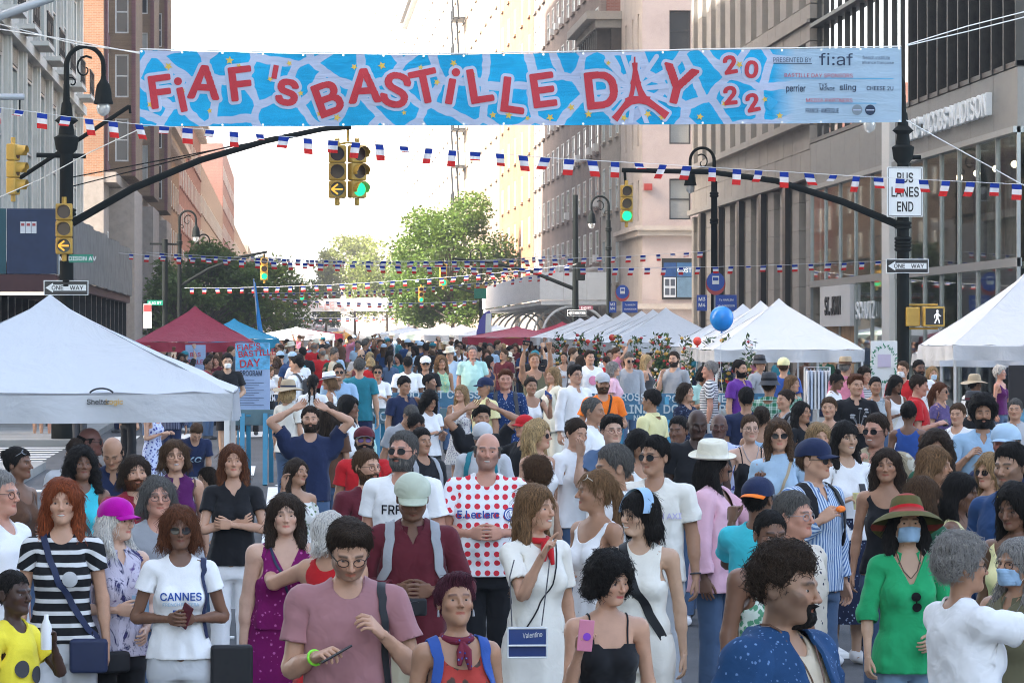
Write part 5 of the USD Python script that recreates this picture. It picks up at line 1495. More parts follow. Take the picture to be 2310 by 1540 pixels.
for k in range(4):
    m = MB(); S.box(m, 1.04 + (k % 2) * .26, 1.24 + (k % 2) * .26, 4.6 + (k // 2) * .42, 4.92 + (k // 2) * .42, .071, .078); m.put('poster_picture', flat('poster_picture', (.05, .06, .08), .4), q)
m = MB(); S.box(m, .05, .42, 9.45, 9.75, .0, .3); m.put('alarm_bell', flat('alarm_red', (.34, .04, .03), .4), b)
# cream house with the heavy dark cornice
b, F, L = simple_building('cornice_house', 'narrow cream house under a heavy dark bracketed cornice, right side', XR, 1, 170.1, 181, 17.2, pale, 3.4, 1.3, 3.7, 5.4, depth=12, frame=frame_s, sidem=pale, hw=2.3)
dk = flat('cornice_brown', (.05, .038, .03), .7, var=.4, vscale=2); m = MB(); F.box(m, -.6, L + .5, 18.3, 18.7, .0, 1.75); F.box(m, -.4, L + .3, 17.9, 18.3, .0, 1.3); m.put('cornice_top', stone_g, b)
m = MB(); F.box(m, -.3, L + .2, 16.6, 17.9, .0, .5)
for k in range(10):
    F.box(m, .1 + k * 1.12, .5 + k * 1.12, 16.3, 17.9, .5, 1.2)
m.put('cornice', dk, b)
# grey brick apartments
simple_building('grey_brick_apartments', 'tall grey brick apartment building with columns of paired windows, right side', XR, 1, 181.3, 231, 40, grey_y, 3.55, 1.7, 2.95, 6.6, depth=16, ac=True, sidem=red_bx, base=stone_b, hw=1.75)
simple_building('orange_brick_house', 'sunlit orange brick building above the big street tree, right side', XR, 1, 231.3, 268, 34, ochre, 6.2, 1.4, 3.1, 6, sidem=ochre, base=pale)
b, F, L = simple_building('fire_escape_building', 'sunlit cream building with a black fire escape down its front', XR, 1, 268.3, 342, 48, cream, 7, 1.7, 3.4, 5, cornice=cream, sidem=cream)
m = MB(); u = 52
for k in range(12):
    z = 5 + 3.4 * k
    F.box(m, u - 2.6, u + 2.6, z, z + .08, .05, 1.25)
    for q in range(9):
        F.box(m, u - 2.6 + q * .65 - .06, u - 2.6 + q * .65 + .06, z, z + 1.0, 1.15, 1.25)
    F.box(m, u - 2.6, u + 2.6, z + .95, z + 1.02, 1.18, 1.25)
    a_, b_ = F.o + F.u * (u - 1.8) + F.n * .7, F.o + F.u * (u + 1.8) + F.n * .7
    for o in (0, .5):
        m.bar(np.array([*(a_ + F.n * o)[:2], z]), np.array([*(b_ + F.n * o)[:2], z + 3.4]), .16)
m.put('fire_escape', dark_metal, b)
simple_building('white_corner_building', 'bleached white building with a grey cornice high above the trees', XR, 1, 342.3, 480, 47, pale, 9, 2, 3.6, 5, sidem=pale, cornice=stone_g)
simple_building('distant_white_tower', 'distant white apartment block behind the hanging traffic signals', XR, 1, 480.3, 640, 70, pale, 12, 2.2, 3.6, 5, sidem=pale)
simple_building('distant_cream_block', 'distant cream block with dark window pairs beside the white one', XR, 1, 640.3, 860, 78, cream, 16, 3, 4, 8, sidem=cream)
simple_building('farthest_right_block', 'farthest pale block on the right side of the avenue', XR, 1, 860.3, 1400, 80, pale, 30, 4, 6, 8, sidem=pale)
for i, (x0, x1, y, h, lb) in enumerate(((-40, -6, 1900, 98, 'faint tower at the far end of the avenue, widest'), (2, 24, 2300, 118, 'faint tower at the far end of the avenue, tallest'), (26, 52, 1750, 84, 'faint tower at the far end of the avenue, rightmost'))):
    b = thing('distant_tower', lb, 'building', (0, y, gz(y)))
    m = MB().box(x0, x1, 0, 40, -5, h).box(x0 + 4, x1 - 6, 6, 30, h, h + 14); m.put('wall', pale, b)
    n = MB()
    for k in range(15):
        for q in range(int((x1 - x0) / 4)):
            n.box(x0 + 1 + q * 4, x0 + 2.6 + q * 4, -.15, 0, 8 + k * 5.6, 10.4 + k * 5.6)
    tag(n.put('windows', PANES[2], b), kind='stuff')
# the office tower beside the camera, left, out of the picture: it shades the near street
b = thing('office_tower', 'tall marble office tower set back on a plaza left of the platform', 'building')
m = MB().box(-170, -41.2, -110, 57, -.3, 190)
for k in range(40):
    m.box(-41.2, -40.6, -110 + k * 4.2, -109 + k * 4.2, 0, 190)
m.put('wall', stone_l, b)
m = MB()
for k in range(39):
    m.box(-41.25, -41.15, -108.9 + k * 4.2, -105.9 + k * 4.2, 6, 188)
m.put('glazing', PANES[0], b)
b = thing('street_block', 'low stone block across the avenue beside the platform', 'building')
m = MB().box(XR + .5, XR + 30, -60, 57, -.3, 9); m.put('wall', stone_g, b)
m = MB()
for k in range(26):
    for j in range(1):
        m.box(XR + .44, XR + .52, -58 + k * 4.4, -55.6 + k * 4.4, 5 + j * 3.5, 7 + j * 3.5)
m.put('window_band', PANES[1], b)
# ---------------------------------------------------------------- pavement sheds
blue_ply = flat('plywood_dark_blue', (.010, .022, .062), .6, var=.25, vscale=1.5); teal_ply = flat('plywood_teal', (.008, .06, .075), .6, var=.2, vscale=1.5)
grey_ply = flat('plywood_grey', (.16, .158, .15), .85, var=.35, vscale=2.5); white_ply = flat('plywood_white', (.80, .80, .78), .7, var=.08)
sh = thing('pavement_shed', 'dark blue plywood pavement shed on black posts, left behind the white tent', 'shed')
X0, X1, Ya, Yb = -12.62, -5.3, 80.0, 118.0
for i in range(5):
    m = MB().box(X0 + i * 1.54 + .01, min(X0 + (i + 1) * 1.54, X1) - .01, Ya, Ya + .06, 4.0, 5.5); m.put('plywood_panel', teal_ply if i < 4 else blue_ply, sh)
y = Ya + .07
i = 0
while y < Yb:
    m = MB().box(X1 - .05, X1 + .01, y + .01, min(y + 2.44, Yb) - .01, 4.0 - .02 * (i % 2), 5.5 + .03 * (i % 3)); m.put('plywood_panel', grey_ply, sh); y += 2.44; i += 1
m = MB().box(X0, X1 - .06, Ya + .07, Yb, 3.75, 3.99); m.box(X0, X1, Ya - .02, Ya + .05, 3.6, 3.98); m.put('deck', flat('deck_maroon', (.06, .02, .02), .7), sh)
k = 0
for y in np.arange(Ya + .3, Yb, 2.6):
    for x in (X1 - .2, -8.0):
        m = MB().box(x - .08, x + .08, y - .08, y + .08, gz(y), 3.74); m.put('post', dark_metal, sh)
for k in range(3):
    m = MB().box(X0 + .4 + k * 2.4, X0 + 2.3 + k * 2.4, Ya + .9 + k * .8, Ya + 1.0 + k * .8, 3.55, 3.62); m.put('tube_light', glow('tube_light', (1, .9, .75), .25), sh)
for k in range(3):
    x = -6.14 + k * .127; m = MB().box(x, x + .115, Ya - .02, Ya - .005, 4.93, 5.20); q = m.put('permit_notice', flat('paper', (.62, .62, .62), .8), sh)
    m = MB().box(x + .02, x + .095, Ya - .026, Ya - .021, 5.10, 5.16); m.put('print', flat('ink_red', (.35, .06, .06), .7), q)
m = MB().box(X1 + .02, X1 + .05, 80.2, 84.6, 4.0, 5.35); q = m.put('shed_sign', flat('sign_pale', (.55, .58, .60), .6), sh)
for k, (w, z) in enumerate(((2.6, 5.05), (1.7, 4.72), (2.2, 4.4), (1.4, 4.18))):
    m = MB().box(X1 + .051, X1 + .055, 81.2, 81.2 + w, z, z + (.16 if k == 1 else .06)); m.put('print', flat('ink_grey', (.25, .27, .3), .7), q)
sh = thing('white_hoarding_shed', 'white panelled pavement shed on arched frames along the grey brick apartments', 'shed')
X0, X1, Ya, Yb = 12.7, 16.2, 174.0, 226.0
for i in range(3):
    m = MB().box(X0 + i * 1.18 + .01, X0 + (i + 1) * 1.18 - .01, Ya, Ya + .06, 4.55, 5.95); m.put('panel', white_ply, sh)
y = Ya + .07
while y < Yb:
    m = MB().box(X0 - .02, X0 + .04, y + .01, min(y + 2.44, Yb) - .01, 4.55, 5.95); m.put('panel', white_ply, sh); y += 2.44
m = MB().box(X0 + .05, X1, Ya + .07, Yb, 4.3, 4.5); m.put('deck', white_ply, sh)
for y in np.arange(Ya + .2, Yb, 6.5):
    m = MB().tube([(X0 + .15, y, gz(y)), (X0 + .15, y, 2.9)] + [(X0 + .15 + 1.6 * (1 - math.cos(t)), y, 2.9 + 1.35 * math.sin(t)) for t in np.linspace(.15, math.pi / 2, 7)] + [(X1 - .15 - 1.6 * (1 - math.cos(t)), y, 2.9 + 1.35 * math.sin(t)) for t in np.linspace(math.pi / 2, .15, 7)] + [(X1 - .15, y, 2.9), (X1 - .15, y, gz(y))], .07, 6)
    m.put('arch_frame', white_ply, sh)
# ---------------------------------------------------------------- lamp posts, traffic signals, street signs
sig_yellow = flat('signal_yellow', (.42, .25, .035), .45, var=.12, vscale=6)
lens_off_r = flat('lens_dark_red', (.035, .008, .006), .25); lens_off_y = flat('lens_dark_amber', (.05, .022, .006), .25); lens_off_g = flat('lens_dark_green', (.008, .03, .022), .25)
lit_g = glow('lens_green_lit', (.02, 1.0, .36), .22); lit_a = glow('lens_amber_lit', (1, .42, .06), .20); lit_w = glow('walk_white_lit', (.9, .95, 1), .16)
globe_glass = mat('lamp_globe', {'p': ('principled_bsdf', dict(base_color=(.7, .7, .68), roughness=.15, transmission_weight=.55))})
def signal(parent, o, lit=None, arrow=False, scale=1.0, R=None):
    """A three-lens head facing down the avenue (-y); o is the centre of its face."""
    o = np.array(o, float); R = np.eye(3) if R is None else R
    W = lambda m: m.move(R=R * scale, t=o)
    h = MB()
    for k in (1, 0, -1):
        h.trim(rbox(.345, .20, .345, .03).apply_translation([0, .10, k * .352]))
    h.lathe([(.0, .53), (.05, .53), (.05, .66), (.0, .66)], (0, .1, 0), 8); h.lathe([(.0, -.68), (.05, -.66), (.05, -.53), (0, -.53)], (0, .1, 0), 8)
    q = W(h).put('housing', sig_yellow, parent, smooth=30)
    for k, nm, off in ((1, 'r', lens_off_r), (0, 'y', lens_off_y), (-1, 'g', lens_off_g)):
        t = np.linspace(math.radians(-25), math.radians(205), 14); v = []
        for y_, r in ((-.002, .150), (-.20, .142)):
            for a in t:
                v.append((r * math.cos(a), y_ - (.0 if y_ > -.1 else -.05 * (math.sin(a) < .1)), k * .352 + r * math.sin(a)))
        n = len(t); m = MB().add(v, [(i, i + 1, n + i + 1, n + i) for i in range(n - 1)])
        W(m).put('visor', sig_yellow, parent)
        on = lit == nm
        m = MB(); tt = np.arange(16) / 16 * 2 * np.pi
        m.sheet([(.138 * math.cos(a), -.004, k * .352 + .138 * math.sin(a)) for a in tt])
        W(m).put('lens', (lit_g if nm == 'g' else lit_a) if on and not arrow else off, parent)
        if on and arrow:
            m = MB(); y_ = -.012
            for a, b in (((.105, 0), (-.10, 0)), ((-.115, .0), (.01, .10)), ((-.115, 0), (.01, -.10))):
                m.bar((a[0], y_, k * .352 + a[1]), (b[0], y_, k * .352 + b[1]), .034, .01, up=(0, 1, 0))
            W(m).put('arrow', lit_a, parent)
def crook(parent, base, top, s, scale=1.0):
    """The scrolled top of an old lamp post; s = +1 hangs the lamp towards +x."""
    b = np.array(base, float)
    T = lambda pts: [b + np.array([s * p[0] * scale, 0, p[1] * scale]) for p in pts]
    R_ = .36
    arc = [(0, 0), (0, .62)] + [(R_ - R_ * math.cos(a), .62 + 1.05 * R_ * math.sin(a)) for a in np.linspace(.2, math.pi - .05, 14)] + [(2 * R_, .40)]
    MB().tube(T(arc), [.055 * scale] * 3 + [.045 * scale] * 14, 8).put('crook', iron, parent, smooth=True)
    sp = [(R_ + (.30 - .022 * k) * math.cos(.9 + k * .52) * .72, .56 + (.30 - .022 * k) * math.sin(.9 + k * .52) * .9) for k in range(13)]
    MB().tube(T(sp), np.linspace(.026, .014, 13) * scale, 6).put('scroll', iron, parent, smooth=True)
    sp = [(.10 + (.13 - .014 * k) * math.cos(2.6 - k * .62), .28 + (.13 - .014 * k) * math.sin(2.6 - k * .62)) for k in range(9)]
    MB().tube(T(sp), .016 * scale, 5).put('scroll', iron, parent, smooth=True)
    c = T([(2 * R_, 0)])[0]; z = [(.05, .42), (.055, .36), (.09, .30), (.13, .24), (.16, .10), (.165, -.02), (.19, -.10), (.19, -.13), (.12, -.13)]
    q = MB().lathe([(r * scale, h * scale) for r, h in z], c, 14).put('lamp_hood', iron, parent, smooth=40)
    MB().lathe([(.12 * scale, -.13 * scale), (.14 * scale, -.2 * scale), (.11 * scale, -.31 * scale), (.04 * scale, -.36 * scale), (0, -.37 * scale)], c, 14).put('globe', globe_glass, q, smooth=True)
def shaft(parent, x, y, z1, r=.125, rings=(), zs=None):
    z0 = gz(y) + .13
    m = MB().lathe([(r * 2.1, z0), (r * 2.1, z0 + .35), (r * 1.5, z0 + .6), (r * 1.35, z0 + .9), (r, z0 + 1.0), (r * .92, z1)] , (x, y, 0), 14)
    for z in rings:
        m.lathe([(r * .9, z - .09), (r * 1.35, z - .06), (r * 1.35, z - .02), (r * 1.1, z), (r * 1.35, z + .02), (r * 1.35, z + .06), (r * .9, z + .09)], (x, y, 0), 14)
    return m.put('shaft', iron, parent, smooth=35)
def finial(parent, x, y, z, r=.12):
    MB().lathe([(r, z), (r * 1.7, z + .10), (r * 2.0, z + .35), (r * 1.3, z + .40), (r * 1.1, z + .62), (r * 1.9, z + .70), (r * 1.0, z + .80), (r * .8, z + 1.05), (r * .55, z + 1.1), (r * .5, z + 1.45)], (x, y, 0), 14).put('knuckle', iron, parent, smooth=35)
sign_black = flat('sign_black', (.012, .012, .013), .35); sign_w = flat('sign_white', (.72, .73, .72), .35); sign_green = flat('sign_green', (.0, .20, .12), .4)
def one_way(parent, c, w=.91, left=True, text=True):
    c = np.array(c, float); h = w / 3
    m = MB().trim(rbox(w, .012, h, .004).apply_translation(c)); q = m.put('one_way_sign', sign_w, parent)
    MB().trim(rbox(w - .03, .012, h - .03, .004).apply_translation(c - [0, .003, 0])).put('sign_face', sign_black, q)
    s = -1 if left else 1; y = c[1] - .0125
    pts = [(s * w * .46, 0), (s * w * .29, h * .33), (s * w * .29, h * .20), (-s * w * .45, h * .20), (-s * w * .45, -h * .20), (s * w * .29, -h * .20), (s * w * .29, -h * .33)]
    m = MB().add([(c[0] + p[0], y, c[2] + p[1]) for p in pts], [(0, 2, 1), (0, 5, 2), (0, 6, 5), (2, 5, 4), (2, 4, 3)] if s < 0 else [(0, 1, 2), (0, 2, 5), (0, 5, 6), (2, 4, 5), (2, 3, 4)])
    m.put('arrow', sign_w, q)
    if text:
        letters(q, 'ONE', h * .27, (c[0] - w * .33, y - .002, c[2] - h * .135), (1, 0, 0), (0, 0, 1), sign_black, .002, True, width=w * .27)
        letters(q, 'WAY', h * .27, (c[0] + w * .08, y - .002, c[2] - h * .135), (1, 0, 0), (0, 0, 1), sign_black, .002, True, width=w * .31)
def street_sign(parent, c, w, text, material=None, h=.17, tm=None):
    c = np.array(c, float); m = MB().trim(rbox(w, .014, h, .004).apply_translation(c)); q = m.put('street_name_sign', material or sign_green, parent)
    letters(q, text, h * .5, (c[0], c[1] - .010, c[2] - h * .25), (1, 0, 0), (0, 0, 1), tm or sign_w, .002, True, center=True)
# near left corner
Yp = 72.3
XPL, XPR = X_at(150, Yp), X_at(2037, Yp)
zp = lambda py, y=Yp, x=0: CAM_H + (PH / 2 - py) / FPX * depth(x, y)
pl = thing('signal_lamp_post', 'ornate dark iron lamp and signal post on the left corner, by the white tent', 'lamp post')
shaft(pl, XPL, Yp, zp(345), .15, (zp(480), zp(640)))
finial(pl, XPL, Yp, zp(350), .13); crook(pl, (XPL, Yp, zp(222)), 0, 1, 1.06)
MB().tube([(XPL - .62, Yp, zp(352)), (XPL + .40, Yp, zp(354))], .05, 8).put('ladder_rest', iron, pl)
ma = MB().tube([at(163, 503, Yp), at(300, 425, Yp), at(450, 362, Yp), at(600, 318, Yp), at(730, 291, Yp), at(792, 287, Yp)], [.085, .078, .07, .062, .055, .05], 10); ma.put('mast_arm', iron, pl, smooth=True)
MB().tube([at(40, 405, Yp + .5), at(150, 333, Yp + .3), at(292, 240, Yp + .2)], .045, 8).put('brace_arm', iron, pl, smooth=True)
MB().tube([at(292, 238, Yp + .2), at(294, 256, Yp + .2)], .03, 6).put('arm_hook', iron, pl)
MB().tube([at(163, 400, Yp), at(450, 345, Yp), at(770, 283, Yp)], .012, 4).put('stay_wire', iron, pl); MB().tube([at(165, 420, Yp), at(520, 330, Yp)], .012, 4).put('stay_wire', iron, pl)
sgs = [('traffic_signal', 'yellow traffic signal with lit amber arrow, on the left post', (144, 516), 'g', True, 1.0, None),
       ('traffic_signal', 'hanging yellow traffic signal with lit amber left arrow', (761, 387), 'g', True, 1.05, None),
       ('traffic_signal', 'hanging yellow traffic signal showing green, beside the arrow signal', (811, 387), 'g', False, 1.05, rot((0, 0, 1), math.radians(28))),
       ('traffic_signal', 'yellow traffic signal seen from the side, cut by the left edge', (40, 382), None, False, 1.0, rot((0, 0, 1), math.radians(75)))]
for nm, lb, (px, py), lit, ar, sc, R in sgs:
    t = thing(nm, lb, 'traffic signal'); signal(t, at(px, py, Yp - .25 if px < 200 else Yp), lit, ar, sc, R)
    if 700 < px < 900:
        MB().tube([at(785, 290, Yp + .1), at(785, 322, Yp + .1), at(px, 326, Yp + .1), at(px, 332, Yp + .1)], .03, 6).put('hanger', sig_yellow, t)
one_way(pl, at(149, 649, Yp - .18), .92)
street_sign(pl, at(176, 583, Yp - .12), .62, 'MADISON AV')
# near right corner
pr = thing('signal_lamp_post', 'ornate dark iron lamp and signal post on the right corner, carrying three signs', 'lamp post')
shaft(pr, XPR, Yp, zp(362), .135, (zp(505), zp(540), zp(556)))
finial(pr, XPR, Yp, zp(365), .12); crook(pr, (XPR, Yp, zp(255)), 0, -1, 1.0)
MB().tube([(XPR - .1, Yp, zp(352)), (XPR + .38, Yp, zp(350))], .045, 8).put('ladder_rest', iron, pr)
MB().tube([at(2026, 507, Yp), at(1900, 455, Yp), at(1750, 408, Yp), at(1600, 388, Yp), at(1403, 384, Yp)], [.085, .075, .066, .058, .05], 10).put('mast_arm', iron, pr, smooth=True)
c = at(2041, 433, Yp - .2); m = MB().trim(rbox(.76, .014, 1.05).apply_translation(c)); q = m.put('bus_lane_sign', sign_w, pr)
fr = MB()
for a, b in (((-.35, .50), (.35, .50)), ((.35, .50), (.35, -.50)), ((.35, -.50), (-.35, -.50)), ((-.35, -.50), (-.35, .50))):
    fr.bar(c + [a[0], -.009, a[1]], c + [b[0], -.009, b[1]], .012, .004, up=(0, 1, 0))
fr.put('border', sign_black, q)
for tx, dz_, w in (('BUS', .20, .36), ('LANES', -.10, .60), ('END', -.41, .36)):
    letters(q, tx, .20, c + [-w / 2, -.011, dz_], (1, 0, 0), (0, 0, 1), sign_black, .003, True, width=w)
one_way(pr, at(2047, 600, Yp - .18), .90)
ps = thing('pedestrian_signal', 'yellow pedestrian signal with lit white walking figure on the right post', 'traffic signal')
c = at(2108, 714, Yp - .35); MB().trim(rbox(.44, .34, .42, .02).apply_translation(c + [0, .17, 0])).put('housing', sig_yellow, ps)
MB().trim(rbox(.30, .3, .40, .02).apply_translation(c + [-.42, .30, 0])).put('housing', sig_yellow, ps)
MB().box(c[0] - .185, c[0] + .185, c[1] - .006, c[1] + .02, c[2] - .17, c[2] + .17).put('screen', sign_black, ps)
MB().tube([(XPR, Yp, c[2] + .25), (c[0] + .1, Yp - .2, c[2] + .25)], .025, 6).tube([(XPR, Yp, c[2] - .25), (c[0] + .1, Yp - .2, c[2] - .25)], .025, 6).put('bracket', sig_yellow, ps)
m = MB(); o = c + [.06, -.012, 0]
m.sheet([o + [.028 * math.cos(a), 0, .115 + .028 * math.sin(a)] for a in np.arange(10) / 10 * 2 * np.pi])
for a, b, w in (((0, .08), (-.005, -.02), .055), ((-.005, -.02), (-.055, -.14), .028), ((.0, -.02), (.035, -.08), .03), ((.035, -.08), (.045, -.14), .024), ((-.01, .07), (-.062, .02), .02), ((-.062, .02), (-.06, -.03), .02), ((.012, .07), (.05, .02), .02), ((.05, .02), (.078, .01), .018)):
    m.bar(o + [a[0], 0, a[1]], o + [b[0], 0, b[1]], w, .006, up=(0, 1, 0))
m.put('walking_figure', lit_w, ps)
t = thing('traffic_signal', 'yellow traffic signal showing green at the tip of the right mast arm', 'traffic signal'); signal(t, at(1414, 459, Yp), 'g', False, .74)
MB().tube([at(1409, 385, Yp + .1), at(1412, 424, Yp + .1)], .03, 6).put('hanger', iron, t)
# plain lamp posts up the street
def lamp_post(label, px, y, side, ztop=None, kind='street_lamp', k=1.0, top_py=None):
    x = X_at(px, y); t = thing(kind, label, 'street lamp'); zt = zp(top_py, y, x) - 1.05 * k
    shaft(t, x, y, zt, .10, (zt - 1.2, zt - .4)); crook(t, (x, y, zt), 0, side, k); return t, x
l1, x1 = lamp_post('black scrolled street lamp beside the round bus stop sign, over the white tents', 1611, 103, -1, top_py=330, k=1.0)
l2, x2 = lamp_post('black scrolled street lamp beside the pinkish corner building', 1373, 145, -1, top_py=440, k=1.0)
l3, x3 = lamp_post('black scrolled street lamp standing left, above the red tent', 405, 152, 1, top_py=473, k=1.0)
l4, x4 = lamp_post('smaller black scrolled street lamp farther left, behind the first', 447, 222, 1, top_py=527, k=1.0)
l5, x5 = lamp_post('tiny black scrolled street lamp before the big green tree', 1085, 235, -1, top_py=560, k=1.0)
bus_blue = flat('bus_sign_blue', (.012, .06, .32), .4); bus_red = flat('bus_sign_red', (.40, .05, .05), .4)
def bus_stop(label, px, py, y, big=True):
    t = thing('bus_stop_sign', label, 'bus stop sign'); c = at(px, py, y); x = c[0]; s = FPX / y
    MB().tube([(x, y + .03, gz(y)), (x, y + .03, c[2] + .2)], .045, 8).put('post', flat('post_grey', (.25, .26, .26), .5), t)
    d = lambda r, dy, dz=0, sy=1.0: MB().sheet([(c[0] + r * math.cos(a), y + dy, c[2] + dz + r * sy * math.sin(a)) for a in np.arange(22) / 22 * 2 * np.pi])
    q = d(.29, -.03, -.07, 1.12).put('disc', bus_red, t); d(.265, -.036, .0, 1.05).put('disc', bus_blue, q); 
    b_ = MB().trim(rbox(.20, .006, .24, .003).apply_translation(c + [0, -.045, .04])); b_.put('bus_symbol', sign_w, q)
    MB().box(c[0] - .08, c[0] + .08, y - .056, y - .05, c[2] + .03, c[2] + .12).put('symbol_window', bus_blue, q)
    for dx, w, dz, tx in ((-.40, .30, -.62, ('M3', 'M4')), (.28, .78, -.62, ('To HARLEM', 'Via MADISON'))):
        cc = c + [dx if dx < 0 else .31, -.03, dz]; m = MB().trim(rbox(w if dx < 0 else .62, .012, .46, .003).apply_translation(cc)); q = m.put('route_panel', bus_blue, t)
        for i, s_ in enumerate(tx):
            letters(q, s_, .10 if dx < 0 else .055, (cc[0], cc[1] - .01, cc[2] + .06 - .17 * i), (1, 0, 0), (0, 0, 1), sign_w, .002, True, center=True)
    return t
bus_stop('round blue bus stop sign with red rim and route panels, by the nearer lamp', 1614, 635, 100)
bus_stop('round blue bus stop sign with red rim, farther, by the corner building', 1404, 658, 140)
# the corner beyond: signal posts at the next street
p2 = thing('signal_post', 'plain black signal post with one way sign, right, in front of the white hoarding', 'signal post')
Y2 = 152.0; x = X_at(1298, Y2); MB().tube([(x, Y2, gz(Y2)), (x, Y2, zp(440, Y2, x))], [.17, .11], 10).put('shaft', iron, p2, smooth=True)
MB().tube([at(1297, 652, Y2), at(1200, 613, Y2), at(1110, 592, Y2), at(1020, 583, Y2)], [.09, .075, .06, .05], 8).put('mast_arm', iron, p2, smooth=True)
one_way(p2, at(1301, 706, Y2 - .2), .84); street_sign(p2, at(1322, 694, Y2 - .14), .62, 'E 61 ST', flat('sign_maroon', (.13, .03, .05), .5))
t = thing('pedestrian_signal', 'dark pedestrian signal on the far black post', 'traffic signal'); MB().trim(rbox(.36, .3, .8, .03).apply_translation(at(1310, 612, Y2 - .2))).put('housing', iron, t); 
t = thing('traffic_signal', 'small distant traffic signal showing green before the big tree', 'traffic signal'); signal(t, at(1000, 620, Y2), 'g', False, .95); MB().tube([at(1000, 583, Y2), at(1000, 600, Y2)], .03, 6).put('hanger', iron, t)
p3 = thing('signal_post', 'black signal post with crossbar left of the scrolled lamp', 'signal post')
x = X_at(372, Y2); MB().tube([(x, Y2, gz(Y2)), (x, Y2, zp(540, Y2, x))], .13, 10).put('shaft', iron, p3, smooth=True); MB().tube([at(338, 550, Y2), at(410, 551, Y2)], .05, 6).put('crossbar', iron, p3)
MB().tube([at(407, 645, Y2), at(470, 607, Y2), at(540, 580, Y2), at(603, 568, Y2)], [.085, .07, .06, .05], 8).put('mast_arm', iron, p3, smooth=True)
street_sign(p3, at(350, 683, Y2 - .15), .68, 'E 61 ST', h=.22)
t = thing('traffic_signal', 'small distant traffic signal showing green on the left far mast arm', 'traffic signal'); signal(t, at(596, 606, Y2), 'g', False, .95); MB().tube([at(596, 569, Y2), at(596, 585, Y2)], .03, 6).put('hanger', iron, t)
for px, py, y, lb in ((950, 664, 232, 'tiny distant traffic signal showing green under the big tree'), (681, 660, 235, 'tiny distant traffic signal showing green above the second banner')):
    t = thing('traffic_signal', lb, 'traffic signal'); signal(t, at(px, py, y), 'g', False, 1.0)
    e = at(1085, 665, y) if px > 900 else at(560, 665, y); MB().tube([at(px, 640, y), .5 * (at(px, 640, y) + e) + [0, 0, .2], e], .05, 6).tube([e, [e[0], e[1], gz(y)]], .10, 8).put('mast_arm', iron, t)
pk = thing('parking_sign', 'tall red and white parking rules sign left of the red tent', 'sign'); c = at(333, 713, 150); MB().trim(rbox(.34, .014, 1.05, .01).apply_translation(c)).put('panel', sign_w, pk)
MB().trim(rbox(.33, .016, .3, .01).apply_translation(c + [0, -.006, .35])).put('red_band', bus_red, pk); MB().tube([(c[0], c[1] + .04, gz(150)), (c[0], c[1] + .04, c[2] + .5)], .03, 6).put('post', iron, pk)
gs = thing('guide_sign', 'green and yellow street guide sign by the big tree', 'sign'); c = at(1083, 658, 190); MB().trim(rbox(.66, .02, .75, .01).apply_translation(c)).put('panel', sign_green, gs); MB().trim(rbox(.66, .022, .2, .01).apply_translation(c + [0, -.004, .28])).put('band', sig_yellow, gs); MB().tube([(c[0], c[1] + .05, gz(190)), (c[0], c[1] + .05, c[2] + .4)], .05, 6).put('post', iron, gs)
tubes = thing('street_light_arm', 'grey street light arm crossing the top left corner', 'street light'); MB().tube([at(-60, 60, 66), at(30, 26, 66), at(120, -6, 66)], .085, 8).put('arm', flat('galvanised', (.30, .32, .34), .45, .6), tubes, smooth=True)
tubes = thing('signal_arm_end', 'grey tube end of a signal arm below the street light arm', 'signal arm'); MB().tube([at(-60, 219, 68), at(55, 219, 68)], .065, 8).put('arm', flat('galvanised', (.3,.3,.3)), tubes, smooth=True)
MB().tube([at(45, 219, 68), at(44, 262, 68)], .02, 6).put('drop_rod', iron, tubes)
# ---------------------------------------------------------------- the banner
cloth_base = mat('banner_print', {'a': ('attribute', dict(attribute='rest')), 'nz': ('noise_texture', dict(scale=2.2, detail=2.0)), 'mx': ('mix_color', dict(blend_type='linear_light', fac=.10)), 'v': ('voronoi_texture', dict(dimensions='2D', feature='distance_to_edge', scale=1.35, randomness=1.0)), 'r': ('rgb_ramp', {'ramp': [(0, (.40, .46, .60)), (.10, (.42, .48, .62)), (.112, (.02, .34, .60)), (1, (.012, .29, .55))]}),
    'n2': ('noise_texture', dict(scale=.8, detail=3.0)), 'ov': ('mix_color', dict(blend_type='overlay', fac=.25)), 's': ('separate_xyz', {}), 'ra': ('map_range', dict(from_min=11.9, from_max=12.35, clamp=True)), 'fin': ('mix_color', dict(b=(.33, .45, .56))),
    'mq': ('mapping', dict(scale=(.7, 3.2, 1), rotation=(0, 0, .25))), 'nq': ('noise_texture', dict(scale=1.6, detail=3.0, distortion=.6)), 'bq': ('bump', dict(strength=.45, distance=.1)), 'd': ('diffuse_bsdf', {}), 't': ('translucent_bsdf', {}), 'x': ('mix_closure', dict(fac=.25))},
    [('a.vector', 'mq.vector'), ('mq.vector', 'nq.vector'), ('nq.fac', 'bq.height'), ('bq.normal', 'd.normal'), ('a.vector', 'nz.vector'), ('a.vector', 'mx.a'), ('nz.color', 'mx.b'), ('mx.result', 'v.vector'), ('v.distance', 'r.fac'), ('r.color', 'ov.a'), ('a.vector', 'n2.vector'), ('n2.fac', 'ov.b'), ('a.vector', 's.vector'), ('s.x', 'ra.value'), ('ra.result', 'fin.fac'), ('ov.result', 'fin.a'), ('fin.result', 'd.color'), ('fin.result', 't.color'), ('d.BSDF', 'x.closure1'), ('t.BSDF', 'x.closure2')], surface='x.closure')
ink_red = flat('banner_red', (.45, .018, .03), .7); ink_navy = flat('banner_navy', (.012, .03, .07), .7); ink_pale = flat('banner_pale', (.42, .47, .60), .7); ink_star = flat('banner_yellow', (.62, .42, .06), .7); ink_cyan = flat('banner_cyan', (.02, .33, .58), .7); ink_gry = flat('banner_grey', (.20, .25, .29), .7)
